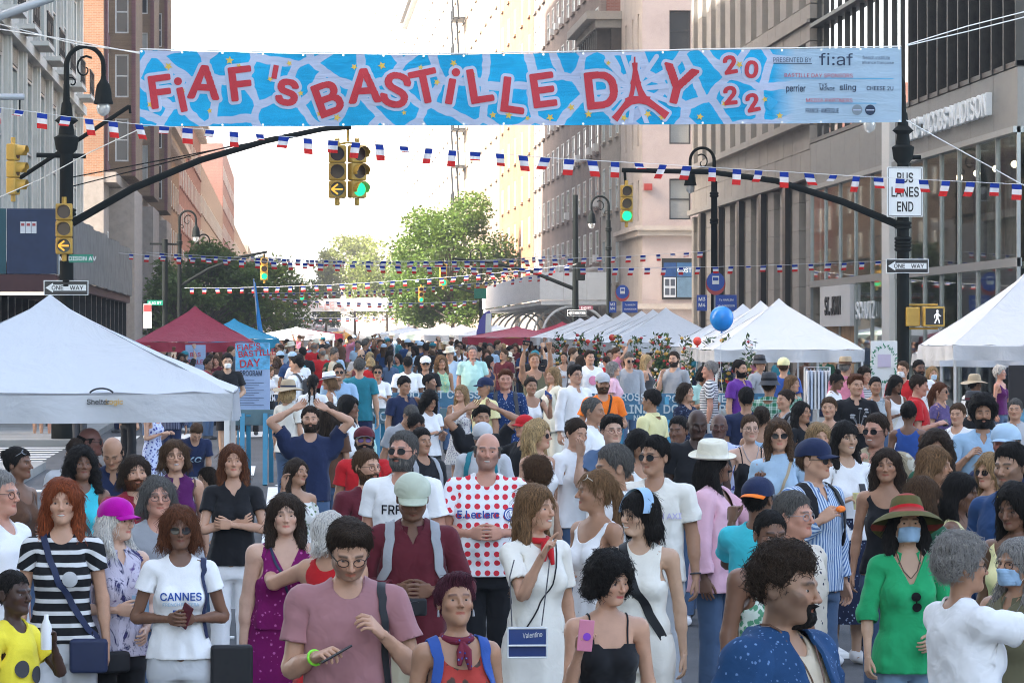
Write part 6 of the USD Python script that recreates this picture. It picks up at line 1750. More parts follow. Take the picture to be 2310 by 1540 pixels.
INKS = (ink_red, ink_pale)
def outline(text, bold=True):
    t = meshkit.text_mesh(text, 1.0, .01, bold); up = t.face_normals[:, 2] > .9
    return union_all([Polygon(t.vertices[f][:, :2]).buffer(1e-4) for f in t.faces[up]])
TOWER = [(1275, 490), (1288, 490), (1289, 540), (1308, 541), (1306, 600), (1318, 645), (1330, 700), (1340, 712), (1336, 725), (1352, 770), (1388, 832), (1424, 836), (1415, 852), (1490, 910), (1585, 975), (1545, 1032), (1460, 955), (1385, 908), (1320, 895), (1255, 908), (1195, 955), (1130, 1058), (1080, 1015), (1140, 950), (1192, 880), (1200, 868), (1195, 855), (1228, 838), (1242, 790), (1250, 730), (1242, 722), (1256, 680), (1266, 600), (1256, 545), (1274, 540)]
LETTERS = [('F', 367, 211, 72, 8), ('ı', 414, 229, 53, 12), ('A', 463, 190, 74, -3), ('F', 546, 192, 74, 7), ('s', 649, 211, 58, -8), ('B', 741, 224, 74, 20), ('A', 822, 196, 76, 3), ('S', 893, 205, 78, -14), ('T', 958, 197, 74, 12), ('ı', 1016, 208, 56, -10), ('L', 1083, 194, 76, 9), ('L', 1159, 216, 78, 7 * -1), ('E', 1226, 203, 76, 8), ('D', 1358, 202, 82, 6), ('Y', 1530, 190, 84, -14), ('2', 1648, 145, 40, 10), ('0', 1697, 155, 38, -6), ('2', 1649, 214, 40, 6), ('2', 1700, 230, 40, 12)]
def make_banner(Yb, name, label, S=1.0, C=None, fine=True):
    """The printed sheet: (px, py) of the photograph are its drawing coordinates, laid on a plane across the avenue."""
    t = thing(name, label, 'banner')
    x0 = X_at(320, 65); sc = 65 / FPX * 1.0025
    def W(px, py, off=0):
        u, v = (px - 1182) * sc, (770 - py) * sc
        u, v = np.asarray(u, float), np.asarray(v, float)
        bow = .05 * np.sin(u * 1.1) + .025 * np.sin(u * 2.7 + v * 1.3) + .02 * np.sin(v * 4 + u * .6)
        sag = -.10 * (1 - (u / 7.2) ** 2)
        if C is None:
            return np.stack([X_at(1182, 65) + u, np.full_like(u, Yb) + bow - off, CAM_H + v + 0 * sag], -1)
        return np.stack([C[0] + u * S, np.full_like(u, Yb) + bow - off * 6, C[2] + (v - 4.75) * S], -1)
    def edge(px, top):
        e = np.interp(px, [320, 620, 1000, 1300, 1700, 2043], [119, 123, 126, 118, 110, 102] if top else [289, 287, 284, 282, 278, 272]); return e
    nx, nz = 120, 10; V, F, Rr = [], [], []
    for i in range(nx + 1):
        px = 320 + (2043 - 320) * i / nx
        for j in range(nz + 1):
            py = edge(px, True) * (1 - j / nz) + edge(px, False) * j / nz
            V.append(W(px, py)); Rr.append(((px - 320) * sc, (py - 119) * sc, 0))
            if i and j:
                a = i * (nz + 1) + j; F.append((a, a - 1, a - nz - 2, a - nz - 1))
    q = put('sheet', (np.array(V), np.array(F)), cloth_base if C is None else flat('banner_glare_white', (.74, .75, .78), .8), t, True, rest=np.array(Rr))  # far copy: glaring sunlight put into paler sheet and ink colours
    ink_red, ink_pale = (INKS[0], INKS[1]) if C is None else (flat('banner_glare_red', (.66, .44, .44), .8), flat('banner_glare_pale', (.72, .73, .77), .8))
    def ink(poly, m, off, nm, sub=60):
        parts = []
        for g in getattr(poly, 'geoms', [poly]):
            g = g.simplify(.25)
            if g.area > 1:
                e = trimesh.creation.extrude_polygon(g, .01, engine='earcut'); up = e.face_normals[:, 2] > .9
                e.update_faces(up); e.remove_unreferenced_vertices(); parts.append(e.subdivide_to_size(sub) if sub else e)
        e = trimesh.util.concatenate(parts); p = W(e.vertices[:, 0], -e.vertices[:, 1], off)
        f = e.faces; n = np.cross(p[f[:, 1]] - p[f[:, 0]], p[f[:, 2]] - p[f[:, 0]])[:, 1].mean()
        put(nm, (p, f if n < 0 else f[:, ::-1]), m, q)
    def glyph(tx, cx, cy, h, r, bold=True):
        o = outline(tx, bold); b = o.bounds
        o = affinity.translate(o, -(b[0] + b[2]) / 2, -(b[1] + b[3]) / 2)
        hh = h / (b[3] - b[1]); o = affinity.rotate(affinity.scale(o, hh * (1.08 if len(tx) == 1 else 1), hh, origin=(0, 0)), r, origin=(0, 0))
        return affinity.translate(o, cx, -cy)
    big = [(glyph(*L_), L_[0]) for L_ in LETTERS]
    big = [(g.buffer(1.3, join_style=2), h_) for g, h_ in big]
    big += [(Point(405, -188).buffer(9), 'dot'), (Point(1028, -165).buffer(9.5), 'dot'), (affinity.rotate(sbox(616, -181, 628, -150), -10), 'apostrophe')]
    tw = Polygon([(1100 + x / 3.85, -y / 3.85) for x, y in TOWER]).difference(Polygon([(1100 + x / 3.85, -y / 3.85) for x, y in ((1291, 738), (1272, 832), (1316, 832))]))
    halo = union_all([g.buffer(7) for g, _ in big] + [tw.buffer(6)] + [LineString([(1433, -200), (1433 + 92 * math.cos(a), -200 + 88 * math.sin(a))]).buffer(5.5) for a in np.arange(14) / 14 * 2 * np.pi + .1])
    halo = halo.intersection(Polygon([(322, -122), (1182, -128), (2040, -104), (2040, -270), (1182, -281), (322, -286)]))
    ink(halo, ink_pale, .012, 'halo')
    rs = random.Random(5)
    for k in range(34):
        cx = 340 + k * 43 + rs.uniform(-14, 14); cy = rs.choice((rs.uniform(138, 158), rs.uniform(250, 268), rs.uniform(165, 245))); r = rs.uniform(6, 10)
        st = Polygon([(cx + (r if i % 2 == 0 else r * .45) * math.cos(i * math.pi / 5 + k), -cy + (r if i % 2 == 0 else r * .45) * math.sin(i * math.pi / 5 + k)) for i in range(10)])
        ink(st, ink_star, .018, 'star')
    for g, h_ in big:
        ink(g, ink_red, .026, 'letter')
    ink(tw, ink_red, .026, 'letter')
    if fine:
        for tx, cx, cy, h, m, bold, wd in (('PRESENTED BY', 1791, 133, 11, ink_navy, False, 88), ('fi:af', 1891, 131, 28, ink_navy, False, 78), ('french institute', 1984, 126, 9, ink_navy, False, 64), ('alliance française', 1988, 138, 9, ink_navy, False, 74), ('BASTILLE DAY SPONSORS', 1851, 168, 9, ink_red, False, 156), ('perrier', 1799, 199, 20, ink_navy, True, 45), ('TV5', 1861, 190, 8, ink_navy, True, 20), ('MONDE', 1871, 198, 8, ink_navy, True, 34), ('sling', 1918, 196, 18, ink_navy, True, 38), ("CHEESE 2U", 1992, 196, 10, ink_navy, True, 62), ('MEDIA PARTNERS', 1876, 224, 9, ink_red, False, 106), ('FRANCE-AMÉRIQUE', 1860, 246, 14, ink_navy, True, 76)):
            o = outline(tx, bold); b = o.bounds
            o = affinity.scale(affinity.translate(o, -(b[0] + b[2]) / 2, -(b[1] + b[3]) / 2), wd / (b[2] - b[0]), h / (b[3] - b[1]), origin=(0, 0))
            ink(affinity.translate(o, cx, -cy), m, .03, 'small_print', 0)
        for a, b_, y_ in ((1747, 1836, 141), (1773, 2024, 174), (1822, 1984, 230)):
            ink(sbox(a, -y_ - .8, b_, -y_ + .8), ink_cyan if y_ > 150 else ink_navy, .02, 'rule')
        for cx, m in ((1940, ink_gry), (1970, ink_navy)):
            ink(Point(cx, -245).buffer(12), m, .02, 'roundel'); ink(sbox(cx - 9, -246.5, cx + 9, -243.5), ink_pale, .026, 'roundel_text')
        ink(Polygon([(1735, -214), (1760, -228), (1740, -248), (1731, -240)]), ink_cyan, .02, 'patch')
    gm = flat('grommet', (.75, .75, .72), .3, .6)
    for top in (True, False):
        for k in range(20):
            px = 324 + k * 90.2; py = edge(px, top) + (3 if top else -3); p = W(px, py, .03)
            put('grommet', (np.array([p + .022 * np.array([math.cos(a), 0, math.sin(a)]) for a in np.arange(8) / 8 * 2 * np.pi]), np.array([(0, i, i + 1) for i in range(1, 7)])), gm, q)
    rope = flat('rope_white', (.62, .62, .60), .7)
    if C is None:
        for pts in (((320, 119), (170, 100), (0, 55), (-140, 20)), ((320, 122), (140, 88), (-140, 45)), ((322, 288), (200, 345), (90, 405), (-60, 470)), ((2043, 102), (2180, 60), (2330, 22), (2420, 0)), ((2043, 104), (2180, 72), (2330, 34), (2420, 14)), ((2045, 272), (2140, 325), (2320, 424), (2420, 480))):
            MB().tube([at(px, py, 65 + (i * .6)) for i, (px, py) in enumerate(pts)], .011, 5).put('guy_rope', rope, t)
        MB().tube([W(px, edge(px, True) - 2.5) for px in np.linspace(320, 2043, 30)], .012, 5).put('top_rope', rope, t)
    return t
make_banner(65.0, 'street_banner', 'wide blue street banner with red lettering and eiffel tower, across the avenue', fine=True)
c2 = at(741, 688, 370); make_banner(370.0, 'street_banner', 'second street banner, coloured pale for sun glare, far up the avenue', 1.0, c2, fine=False)
# ---------------------------------------------------------------- strings of little flags
rope_thin = flat('bunting_cord', (.60, .60, .60), .7)
flag_m = mat('flag_cloth', {'a': ('attribute', dict(attribute='Cd')), 'd': ('diffuse_bsdf', {}), 't': ('translucent_bsdf', {}), 'x': ('mix_closure', dict(fac=.4))}, [('a.color', 'd.color'), ('a.color', 't.color'), ('d.BSDF', 'x.closure1'), ('t.BSDF', 'x.closure2')], surface='x.closure')
FB, FW, FR = (.015, .04, .26), (.62, .62, .64), (.50, .03, .03)
def bunting(label, pts, step, w, h, seed, flutter=1.0):
    """pts: 3-D points of the cord; a flag every step metres."""
    t = thing('bunting', label, 'bunting'); P_ = np.array(pts, float); rs = random.Random(seed)
    seg = np.linalg.norm(np.diff(P_, axis=0), axis=1); cum = np.concatenate([[0], np.cumsum(seg)]); q = np.linspace(0, cum[-1], max(len(pts) * 4, 30))
    cord = np.stack([np.interp(q, cum, P_[:, k]) for k in range(3)], 1)
    MB().tube(cord, max(.006, .00006 * cord[:, 1].mean()), 5).put('cord', rope_thin, t)
    s = step * .6
    while s < cum[-1] - w:
        a, b_ = (np.array([np.interp(x, cum, P_[:, k]) for k in range(3)]) for x in (s, s + w))
        u = (b_ - a); swing_ = rs.gauss(0, .30) * flutter; curl = rs.gauss(0, .30) * flutter; skew = rs.gauss(0, .16) * flutter
        if rs.random() < .12 * flutter:
            swing_ += rs.choice((-1, 1)) * 1.0
        ws = rs.uniform(.75, 1.05)
        V, F, C = [], [], []
        rows = [0, 1 / 3, 1 / 3, 2 / 3, 2 / 3, 1]; cols = [FB, FB, FW, FW, FR, FR]
        for r_, c_ in zip(rows, cols):
            for k in range(4):
                x = .5 + (k / 3 - .5) * ws; d = r_ * h
                V.append(a + u * (x + skew * r_) + np.array([0, math.sin(swing_ * r_ + .4 * r_) * d + curl * .08 * h * 3 * math.sin(k * 1.1) * r_, -d * math.cos(min(abs(swing_), 1.2) * (.4 + .6 * r_))])); C.append(c_)
        for r_ in (0, 2, 4):
            for k in range(3):
                i0 = r_ * 4 + k; F.append((i0, i0 + 4, i0 + 5)); F.append((i0, i0 + 5, i0 + 1))
        put('flag', (np.array(V), np.array(F)), flag_m, t, False, cd=np.array(C))
        s += step * rs.uniform(.92, 1.08)
near_pts = [(-160, 226), (25, 246), (150, 263), (315, 281), (400, 287), (545, 299), (640, 308), (760, 318), (880, 328), (1027, 340), (1105, 345), (1250, 357), (1367, 364), (1480, 370), (1640, 380), (1810, 390), (1920, 397), (2095, 406), (2285, 415), (2420, 422)]
bunting('nearest string of blue white red flags, hanging just below the banner', [at(px, py, 61 + .3 * i / 20) for i, (px, py) in enumerate(near_pts)], .425, .175, .28, 3, 1.45)
def far(label, a, b_, step, w, h, seed, sag=.3):
    a, b_ = np.array(a), np.array(b_); u = np.linspace(0, 1, 14)[:, None]
    bunting(label, a + (b_ - a) * u - np.array([0, 0, 1]) * sag * 4 * u * (1 - u), step * 1.3, w, h, seed, 1.3)
far('second string of flags, ending at the right post above the one way sign', at(2010, 588, 90), at(268, 571, 96), .34, .15, .20, 4)
far('string of flags tied to the lamp by the bus stop', at(1606, 566, 103), at(330, 569, 110), .36, .16, .20, 5)
far('string of flags over the far crossing, tied to the plain black post', at(1300, 596, 150), at(415, 650, 150), .42, .2, .26, 6, .25)
far('string of flags in front of the big street tree', at(1250, 618, 170), at(560, 660, 185), .45, .22, .28, 7)
far('low far string of flags just above the second banner', at(1090, 677, 215), at(575, 668, 215), .5, .25, .3, 8)
far('faint string of flags crossing the sky over the far avenue', at(1290, 573, 175), at(540, 576, 190), .5, .22, .28, 9, .4)
far('farthest thin string of flags beyond the second banner', at(900, 712, 420), at(560, 712, 420), .8, .4, .45, 10)
# ---------------------------------------------------------------- tents
def tentcloth(name, c, tr=.18):
    return mat(name, {'n': ('noise_texture', dict(scale=1.7, detail=5.0, distortion=1.4)), 'tc': ('texture_coordinate', {}), 'b': ('bump', dict(strength=.5, distance=.07)), 'd': ('principled_bsdf', dict(base_color=c, roughness=.55, specular_ior_level=.3)), 't': ('translucent_bsdf', dict(color=c)), 'x': ('mix_closure', dict(fac=tr))},
        [('tc.object', 'n.vector'), ('n.fac', 'b.height'), ('b.normal', 'd.normal'), ('d.BSDF', 'x.closure1'), ('t.BSDF', 'x.closure2')], surface='x.closure')
tc_white = tentcloth('tent_white', (.62, .63, .65)); tc_red = tentcloth('tent_red', (.36, .03, .06)); tc_blue = tentcloth('tent_blue', (.03, .34, .55)); tc_lime = tentcloth('tent_lime', (.50, .50, .10)); tc_sage = tentcloth('tent_sage', (.48, .56, .50)); tc_crim = tentcloth('tent_crimson', (.40, .02, .05))
leg_w = flat('tent_leg', (.62, .62, .62), .4, .3)
def tent(label, x, y, w, zp_, ze, val, cm, rz=0, group=None, d=None, legs=True):
    """x, y: the middle; zp_ peak, ze eave, val depth of the valance."""
    t = thing('tent', label, 'tent', (x, y, 0), rz, group); d = d or w; n = 10
    V, F = [], []
    ctr = np.array([0, 0, zp_])
    for side in range(4):
        R = rot((0, 0, 1), side * math.pi / 2); base = len(V)
        for i in range(n + 1):
            for j in range(n + 1):
                r = i / n; u = (j / n - .5) * 2 * r
                z = zp_ + (ze - zp_) * (r ** .92) - .05 * math.sin(math.pi * r) * (1 - (abs(u) / max(r, .01)) ** 2) * 1.2 + (.016 * math.sin(u * 17 + side) * r * r) + .03 * math.sin(5 * u + 3 * r + side * 2) * r * (1 - r)
                p = R @ np.array([u * w / 2, -r * w / 2, 0]); p[1] *= d / w; V.append((p[0], p[1], z if r > 0 else zp_ + .03))
                if i and j:
                    a = base + i * (n + 1) + j; F += [(a, a - n - 1, a - n - 2), (a, a - n - 2, a - 1)]
    put('roof', (np.array(V), np.array(F)), cm, t, 40)
    for side in range(4):
        R = rot((0, 0, 1), side * math.pi / 2); V, F = [], []
        for j in range(25):
            u = (j / 24 - .5) * 2
            for k in range(3):
                zz = ze - val * k / 2 - .035 * (1 - u * u) * 0; p = R @ np.array([u * w / 2, -w / 2 - .004 - .018 * k * math.sin(u * 11 + side * 2), 0]); p[1] *= d / w
                V.append((p[0], p[1], zz + .02 * u * u - .02))
                if j and k:
                    a = j * 3 + k; F += [(a, a - 3, a - 4), (a, a - 4, a - 1)]
        put('valance', (np.array(V), np.array(F)), cm, t, 60)
    if legs:
        g0 = gz(y, x)
        for sx in (1, -1):
            for sy in (1, -1):
                m = MB().bar((sx * (w / 2 - .05), sy * (d / 2 - .05), g0), (sx * (w / 2 - .05), sy * (d / 2 - .05), ze), .045); m.box(sx * (w / 2 - .05) - .06, sx * (w / 2 - .05) + .06, sy * (d / 2 - .05) - .06, sy * (d / 2 - .05) + .06, g0, g0 + .015)
                m.put('leg', leg_w, t)
    return t
tl = tent('large white tent in the left foreground with a small printed logo', -2.02, 29.6, 3.15, zp(672, 29.5), zp(886, 28.0), .225, tc_white, 0)
lg = MB(); o = at(397, 905, 28.0)
letters(tl, 'Shelter', .040, (.05 + .35, -1.600, zp(911, 28)), (1, 0, 0), (0, 0, 1), sign_black, .002, True, 'logo')
letters(tl, 'Logic', .040, (.05 + .50, -1.600, zp(911, 28)), (1, 0, 0), (0, 0, 1), flat('logo_amber', (.62, .36, .05), .6), .002, True, 'logo')
MB().tube([(.40 + .10 * math.cos(a) + .12, -1.601, zp(906, 28) + .055 + .055 * math.sin(a)) for a in np.linspace(.35, math.pi - .35, 10)], .007, 4).put('logo_arc', sign_black, tl)
def tent_px(label, peak, y, w, cm, ze=2.0, val=.24, group=None, zpk=None, d=None, rz=0):
    x = X_at(peak[0], y); g0 = gz(y); z = zp(peak[1], y, x) if zpk is None else zpk
    return tent(label, x, y, w, z, ze + g0, val, cm, rz, group, d)
tent_px('dark red tent behind the large white tent, left', (440, 692), 90, 3.05, tc_red)
tent_px('small turquoise blue tent with leaning top behind the red tent', (528, 720), 101, 2.6, tc_blue)
tent_px('pale tent in the sun at the far left of the crowd', (668, 738), 150, 3.3, tc_white)
tent_px('small crimson tent behind the pale sunlit one', (690, 742), 158, 3.3, tc_crim)
for lb, pk, y, cm in (('nearest white tent of the right row, over the garland stall', (1757, 676), 70.5, tc_white), ('second white tent of the right row', (1716, 681), 74.2, tc_white), ('third white tent of the right row, behind the blue balloon', (1676, 688), 77.8, tc_white), ('white tent standing just left of the blue balloon', (1502, 696), 88, tc_white), ('white tent with low peak, second behind the red balloons', (1473, 700), 91.5, tc_white), ('white tent, third left of the blue balloon', (1447, 703), 95, tc_white), ('white tent, fourth left of the blue balloon', (1407, 706), 99, tc_white), ('white tent, fifth left of the blue balloon', (1366, 710), 103, tc_white), ('white tent, sixth left of the blue balloon', (1338, 714), 107, tc_white), ('white tent next to the crimson sloping roof', (1309, 719), 111, tc_white)):
    tent_px(lb, pk, y, 3.05, cm, group=None)
tent_px('crimson tent squeezed behind the white row', (1268, 727), 118, 3.1, tc_crim)
tent_px('red tent right of the feather flag', (1165, 737), 114, 3.4, tc_red)
tent_px('lime green tent roof with a leaf print, before the red tent', (1206, 748), 117, 2.0, tc_lime, ze=2.1)
for lb, pk, y, cm in (('white tent just left of the purple feather flag', (1040, 733), 140, tc_white), ('sage green tent left of the white ones', (985, 737), 150, tc_sage), ('bright sunlit white tent before the tree trunks', (920, 737), 160, tc_white), ('distant white tent behind the purple feather flag', (1120, 733), 134, tc_white)):
    tent_px(lb, pk, y, 3.1, cm)
tent('white tent cut by the right edge of the picture', 14.05, 65.2, 3.5, 3.75, 2.38, .27, tc_white)
tent('white tent beside the scaffolded pavement, behind the right one', 14.6, 70.5, 3.0, 3.1, 2.2, .25, tc_white)
# ---------------------------------------------------------------- barriers, boards, flags, balloons
bar_blue = flat('barrier_blue', (.035, .13, .22), .6, var=.25, vscale=3); bar_grey = flat('barrier_greyblue', (.085, .15, .17), .6, var=.25, vscale=3); pale_ink = flat('stencil_pale', (.50, .56, .58), .7)
def barrier(label, a, b_, y, zc, cm, texts, h=.24):
    t = thing('police_barrier', label, 'barrier'); x0, x1 = X_at(a, y), X_at(b_, y)
    q = MB().trim(rbox(x1 - x0, .04, h, .006).apply_translation([(x0 + x1) / 2, y, zc])).put('plank', cm, t)
    for px, tx, hh, dz in texts:
        letters(q, tx, hh, (X_at(px, y), y - .024, zc + dz), (1, 0, 0), (0, 0, 1), pale_ink, .003, True)
    for x in (x0 + .25, x1 - .35):
        m = MB().bar((x, y - .5, gz(y, x)), (x, y, zc + .05), .07).bar((x + .09, y + .5, gz(y, x)), (x + .09, y, zc + .05), .07); m.put('trestle_leg', flat('barrier_leg_blue', (.03, .20, .32), .6), t)
barrier('grey blue police barrier plank at left, before the programme board', 510, 650, 53, zp(941, 53), bar_grey, [])
barrier('blue police barrier with pale stencilled letters, behind the striped blouse', 815, 1100, 54, zp(938, 54), bar_grey, [(836, 'NOT CROSS', .13, -.07)])
barrier('blue police barrier behind the teal shirted man', 815, 1260, 57.5, zp(902, 57.5), bar_blue, [(834, 'LINE - DO NOT CROSS', .12, .03), (850, 'NYPD', .08, -.11)])
barrier('blue police barrier behind the orange shirted man', 1210, 1440, 57.8, zp(904, 57.8), bar_blue, [(1290, 'DO NOT CROSS', .12, -.0)])
barrier('blue police barrier with stencilled letters right of the orange shirt', 1345, 1610, 54, zp(930, 54), bar_blue, [(1404, 'LINE - DO NOT CROSS', .13, -.02), (1428, 'NYPD', .08, -.13)])
barrier('blue police barrier behind the purple polo shirt', 1470, 1760, 58, zp(904, 58), bar_blue, [(1500, 'POLICE LINE', .12, -.03)])
pb = thing('programme_board', 'tall pale blue festival programme board on the left, behind the crowd', 'sign board'); y = 66.0
x0, x1 = X_at(531, y), X_at(609, y); zt, zb = zp(774, y), zp(928, y)
q = put('panel', MB().trim(rbox(x1 - x0, .03, zt - zb, .006).apply_translation([(x0 + x1) / 2, y, (zt + zb) / 2])).get(), flat('board_blue', (.30, .40, .60), .6, var=.05), pb)
MB().box(x0 + .004, x1 - .004, y - .020, y - .0155, zt - .50, zt - .004).put('panel_art', flat('board_cyan', (.10, .38, .62), .6, var=.7, vscale=7), q)
for tx, px, py, h in (("FiAF'S", 534, 791, .11), ('BASTILLE', 537, 806, .11), ('DAY', 540, 829, .14)):
    letters(q, tx, h, (X_at(px, y), y - .027, zp(py, y)), (math.cos(.08), 0, math.sin(.08)), (-math.sin(.08), 0, math.cos(.08)), ink_red, .003, True)
letters(q, 'PROGRAM', .095, (X_at(541, y), y - .027, zp(847, y)), (1, 0, 0), (0, 0, 1), ink_navy, .003, True, width=.42)
for k in range(11):
    MB().box(x0 + .06, x0 + .06 + .30 + .18 * ((k * 5) % 3) / 2, y - .022, y - .018, zp(858 + 5.6 * k, y), zp(857 + 5.6 * k, y)).put('text_line', ink_navy, q)
for sx in (x0 + .05, x1 - .05):
    MB().bar((sx, y + .05, gz(y)), (sx, y + .02, zt), .035).put('support', flat('barrier_leg_blue', (.03, .2, .32)), pb)
pb = thing('festival_poster', 'pale blue festival poster under the red tent', 'poster'); c = at(441, 806, 86); MB().trim(rbox(.50, .02, .62, .004).apply_translation(c)).put('panel', flat('board_blue', (.3, .4, .6)), pb)
for tx, dz in (('BAS', .02), ('TILLE', -.16)):
    letters(pb, tx, .10, c + [0, -.014, dz], (1, 0, 0), (0, 0, 1), ink_red, .002, True, center=True)
ff = thing('feather_flag', 'tall bright blue feather flag left of the avenue', 'flag'); y = 105
fb = flat('flag_blue', (.02, .24, .62), .6)
pts = [(571, 628), (577, 640), (584, 690), (590, 730), (596, 765), (584, 768), (580, 730), (575, 680)]
c = [at(px, py, y) + [0, .04 * (i % 2), 0] for i, (px, py) in enumerate(pts)]
m = MB().add(c, [(0, 1, 7), (1, 2, 7), (2, 6, 7), (2, 3, 6), (3, 4, 6), (4, 5, 6)]); m.put('sail', fb, ff)
MB().tube([at(572, 628, y + .03), at(584, 768, y + .03), [at(584, 768, y)[0], y + .03, gz(y)]], .02, 6).put('pole', leg_w, ff)
ff = thing('feather_flag', 'purple and white feather flag between the right tents', 'flag'); y = 118
pts = [(1104, 700), (1110, 712), (1108, 740), (1106, 772), (1074, 772), (1075, 748), (1082, 722), (1092, 706)]
c = [at(px, py, y) for px, py in pts]; MB().add(c, [(0, 1, 7), (1, 6, 7), (1, 2, 6), (2, 5, 6), (2, 3, 5), (3, 4, 5)]).put('sail', flat('flag_purple', (.10, .09, .36), .6), ff)
MB().add([np.array(q_) + [0, -.01, 0] for q_ in (at(1096, 708, y), at(1108, 706, y), at(1108, 772, y), at(1094, 772, y))], [(0, 1, 2, 3)]).put('white_stripe', sign_w, ff)
MB().tube([at(1108, 700, y + .02), at(1107, 772, y + .02), [at(1107, 772, y)[0], y + .02, gz(y)]], .02, 6).put('pole', leg_w, ff)
def balloon(label, px, py, y, rpx, c, nm):
    t = thing('balloon', label, 'balloon'); o = at(px, py, y); r = rpx / FPX * y
    s_ = trimesh.creation.uv_sphere(1, count=[16, 24]); v = s_.vertices.copy(); k = np.where(v[:, 2] < 0, 1 - .10 * v[:, 2] ** 2, 1); v[:, :2] *= k[:, None]; v[:, 2] *= np.where(v[:, 2] < 0, 1.14, 1.0)
    put('skin', (v * r + o, s_.faces), mat(nm, {'p': ('principled_bsdf', dict(base_color=c, roughness=.25, specular_ior_level=.5, subsurface_weight=.0))}), t, True)
    MB().lathe([(.01, 0), (.03, -.03), (0, -.03)], o - [0, 0, r * 1.13], 8).put('knot', mat(nm, {}), t)
    MB().tube([o - [0, 0, r * 1.15], o - [.03, 0, r * 1.15 + .5], [o[0] + .02, o[1], gz(y) + 1.2]], .004, 4).put('string', rope_thin, t)
balloon('big blue balloon floating before the white tents', 1628, 717, 63, 27, (.01, .20, .58), 'balloon_blue')
balloon('small red balloon under the big blue balloon, right', 1573, 769, 68, 9.5, (.62, .05, .03), 'balloon_red')
balloon('small red balloon against the white tents, left of the other', 1381, 761, 84, 7.5, (.62, .05, .03), 'balloon_red')
balloon('tiny red balloon at the left end of the garlands', 1326, 770, 86, 5, (.62, .05, .03), 'balloon_red')
# garland poles of flowers in front of the stalls
gl = flat('garland_leaf', (.045, .09, .025), .7, var=.5, vscale=8); rs = random.Random(12)
gcols = [flat('bloom_red', (.45, .03, .04), .6), flat('bloom_white', (.66, .62, .56), .6), flat('bloom_gold', (.52, .30, .06), .6)]
for i, px in enumerate((1262, 1310, 1352, 1392, 1436, 1478, 1500, 1548, 1600, 1642, 1690)):
    y = 84 - i * 1.6; t = thing('flower_garland', ('leftmost', 'second', 'third', 'fourth', 'fifth', 'sixth', 'seventh', 'eighth', 'ninth', 'tenth', 'rightmost')[i] + ' hanging flower garland, counted from the left, before the white tents', 'garland', (X_at(px, y), y, gz(y)), 0, 'garlands along the white tents')
    V, F, n = [], [], 0; bl = [MB(), MB(), MB()]
    for k in range(170):
        z = rs.uniform(.9, 2.25); r = rs.uniform(.02, .13); a = rs.uniform(0, 6.28); p = np.array([r * math.cos(a), r * math.sin(a), z]); s = rs.uniform(.04, .085)
        u = np.array([rs.gauss(0, 1), rs.gauss(0, 1), rs.gauss(0, 1)]); u /= np.linalg.norm(u); w = np.cross(u, (rs.random(), rs.random(), 1)); w /= np.linalg.norm(w)
        V += [p, p + u * s + w * s * .4, p + u * s * 2, p + u * s - w * s * .4]; F += [(n, n + 1, n + 2), (n, n + 2, n + 3)]; n += 4
        if k % 6 == 0:
            m = trimesh.creation.icosphere(1, rs.uniform(.03, .055)); bl[rs.randrange(3)].add(m.vertices * [1, 1, .8] + p * [1.25, 1.25, 1], m.faces)
    put('leaves', (np.array(V), np.array(F)), gl, t)
    for q_, m_ in zip(bl, gcols):
        if q_.v:
            q_.put('blossoms', m_, t)
# clothes rail, wreath poster, dark panel, stall tables
y = 66; t = thing('clothes_rail', 'clothes rail hung with pale shirts under the right tents', 'clothes rail'); x0, x1 = X_at(1815, y), X_at(1872, y); z = zp(829, y)
MB().tube([(x0, y, gz(y)), (x0, y, z), (x1, y, z), (x1, y, gz(y))], .02, 6).put('frame', leg_w, t)
for k in range(7):
    x = x0 + .04 + k * (x1 - x0 - .08) / 6; V, F = [], []
    for i, (hw, dz) in enumerate(((.03, -.03), (.19, -.10), (.25, -.34), (.15, -.30), (.16, -.66), (.17, -.78))):
        V += [(x - .02 + .02 * math.sin(i + k), y - hw, z + dz), (x + .03, y + hw, z + dz)]
        if i:
            F.append((2 * i - 2, 2 * i - 1, 2 * i + 1, 2 * i))
    put('hanging_shirt', (np.array(V) @ np.eye(3), np.array(F)), flat(f'shirt_cloth_{k % 3}', [(.66, .68, .72), (.50, .58, .70), (.70, .70, .70)][k % 3], .85), t)
    m = MB().box(x - .018, x + .018, y - .22, y + .22, z - .80, z - .06); m.put('hanging_shirt', flat(f'shirt_cloth_{k % 3}', (.6, .6, .6)), t)
y = 67; t = thing('wreath_poster', 'white standing poster with a green leaf wreath, right of the clothes rail', 'poster'); c = at(1994, 822, y); MB().trim(rbox(.52, .03, .92, .006).apply_translation(c)).put('panel', sign_w, t)
MB().bar((c[0], y + .04, gz(y)), (c[0], y + .03, c[2]), .05).put('stand', leg_w, t)
V, F = [], []
for k in range(64):
    a = k / 64 * 2 * np.pi; r = .19 + .05 * rs.random(); p = c + [r * math.cos(a) * 1.0, -.02 - .0003 * k, r * math.sin(a) * 1.55]; b0 = a + rs.uniform(-1.2, 1.2); s = .035
    n = len(V); u = np.array([math.cos(b0), 0, math.sin(b0)]); w = np.array([-math.sin(b0), 0, math.cos(b0)]) * .35
    V += [p, p + (u + w) * s, p + u * s * 2, p + (u - w) * s]; F += [(n, n + 1, n + 2), (n, n + 2, n + 3)]
put('wreath', (np.array(V), np.array(F)), flat('wreath_green', (.02, .20, .10), .6), t)
MB().box(c[0] - .13, c[0] + .13, y - .045, y - .042, c[2] - .05, c[2] + .20).put('card', flat('card_lilac', (.55, .48, .60), .7), t)
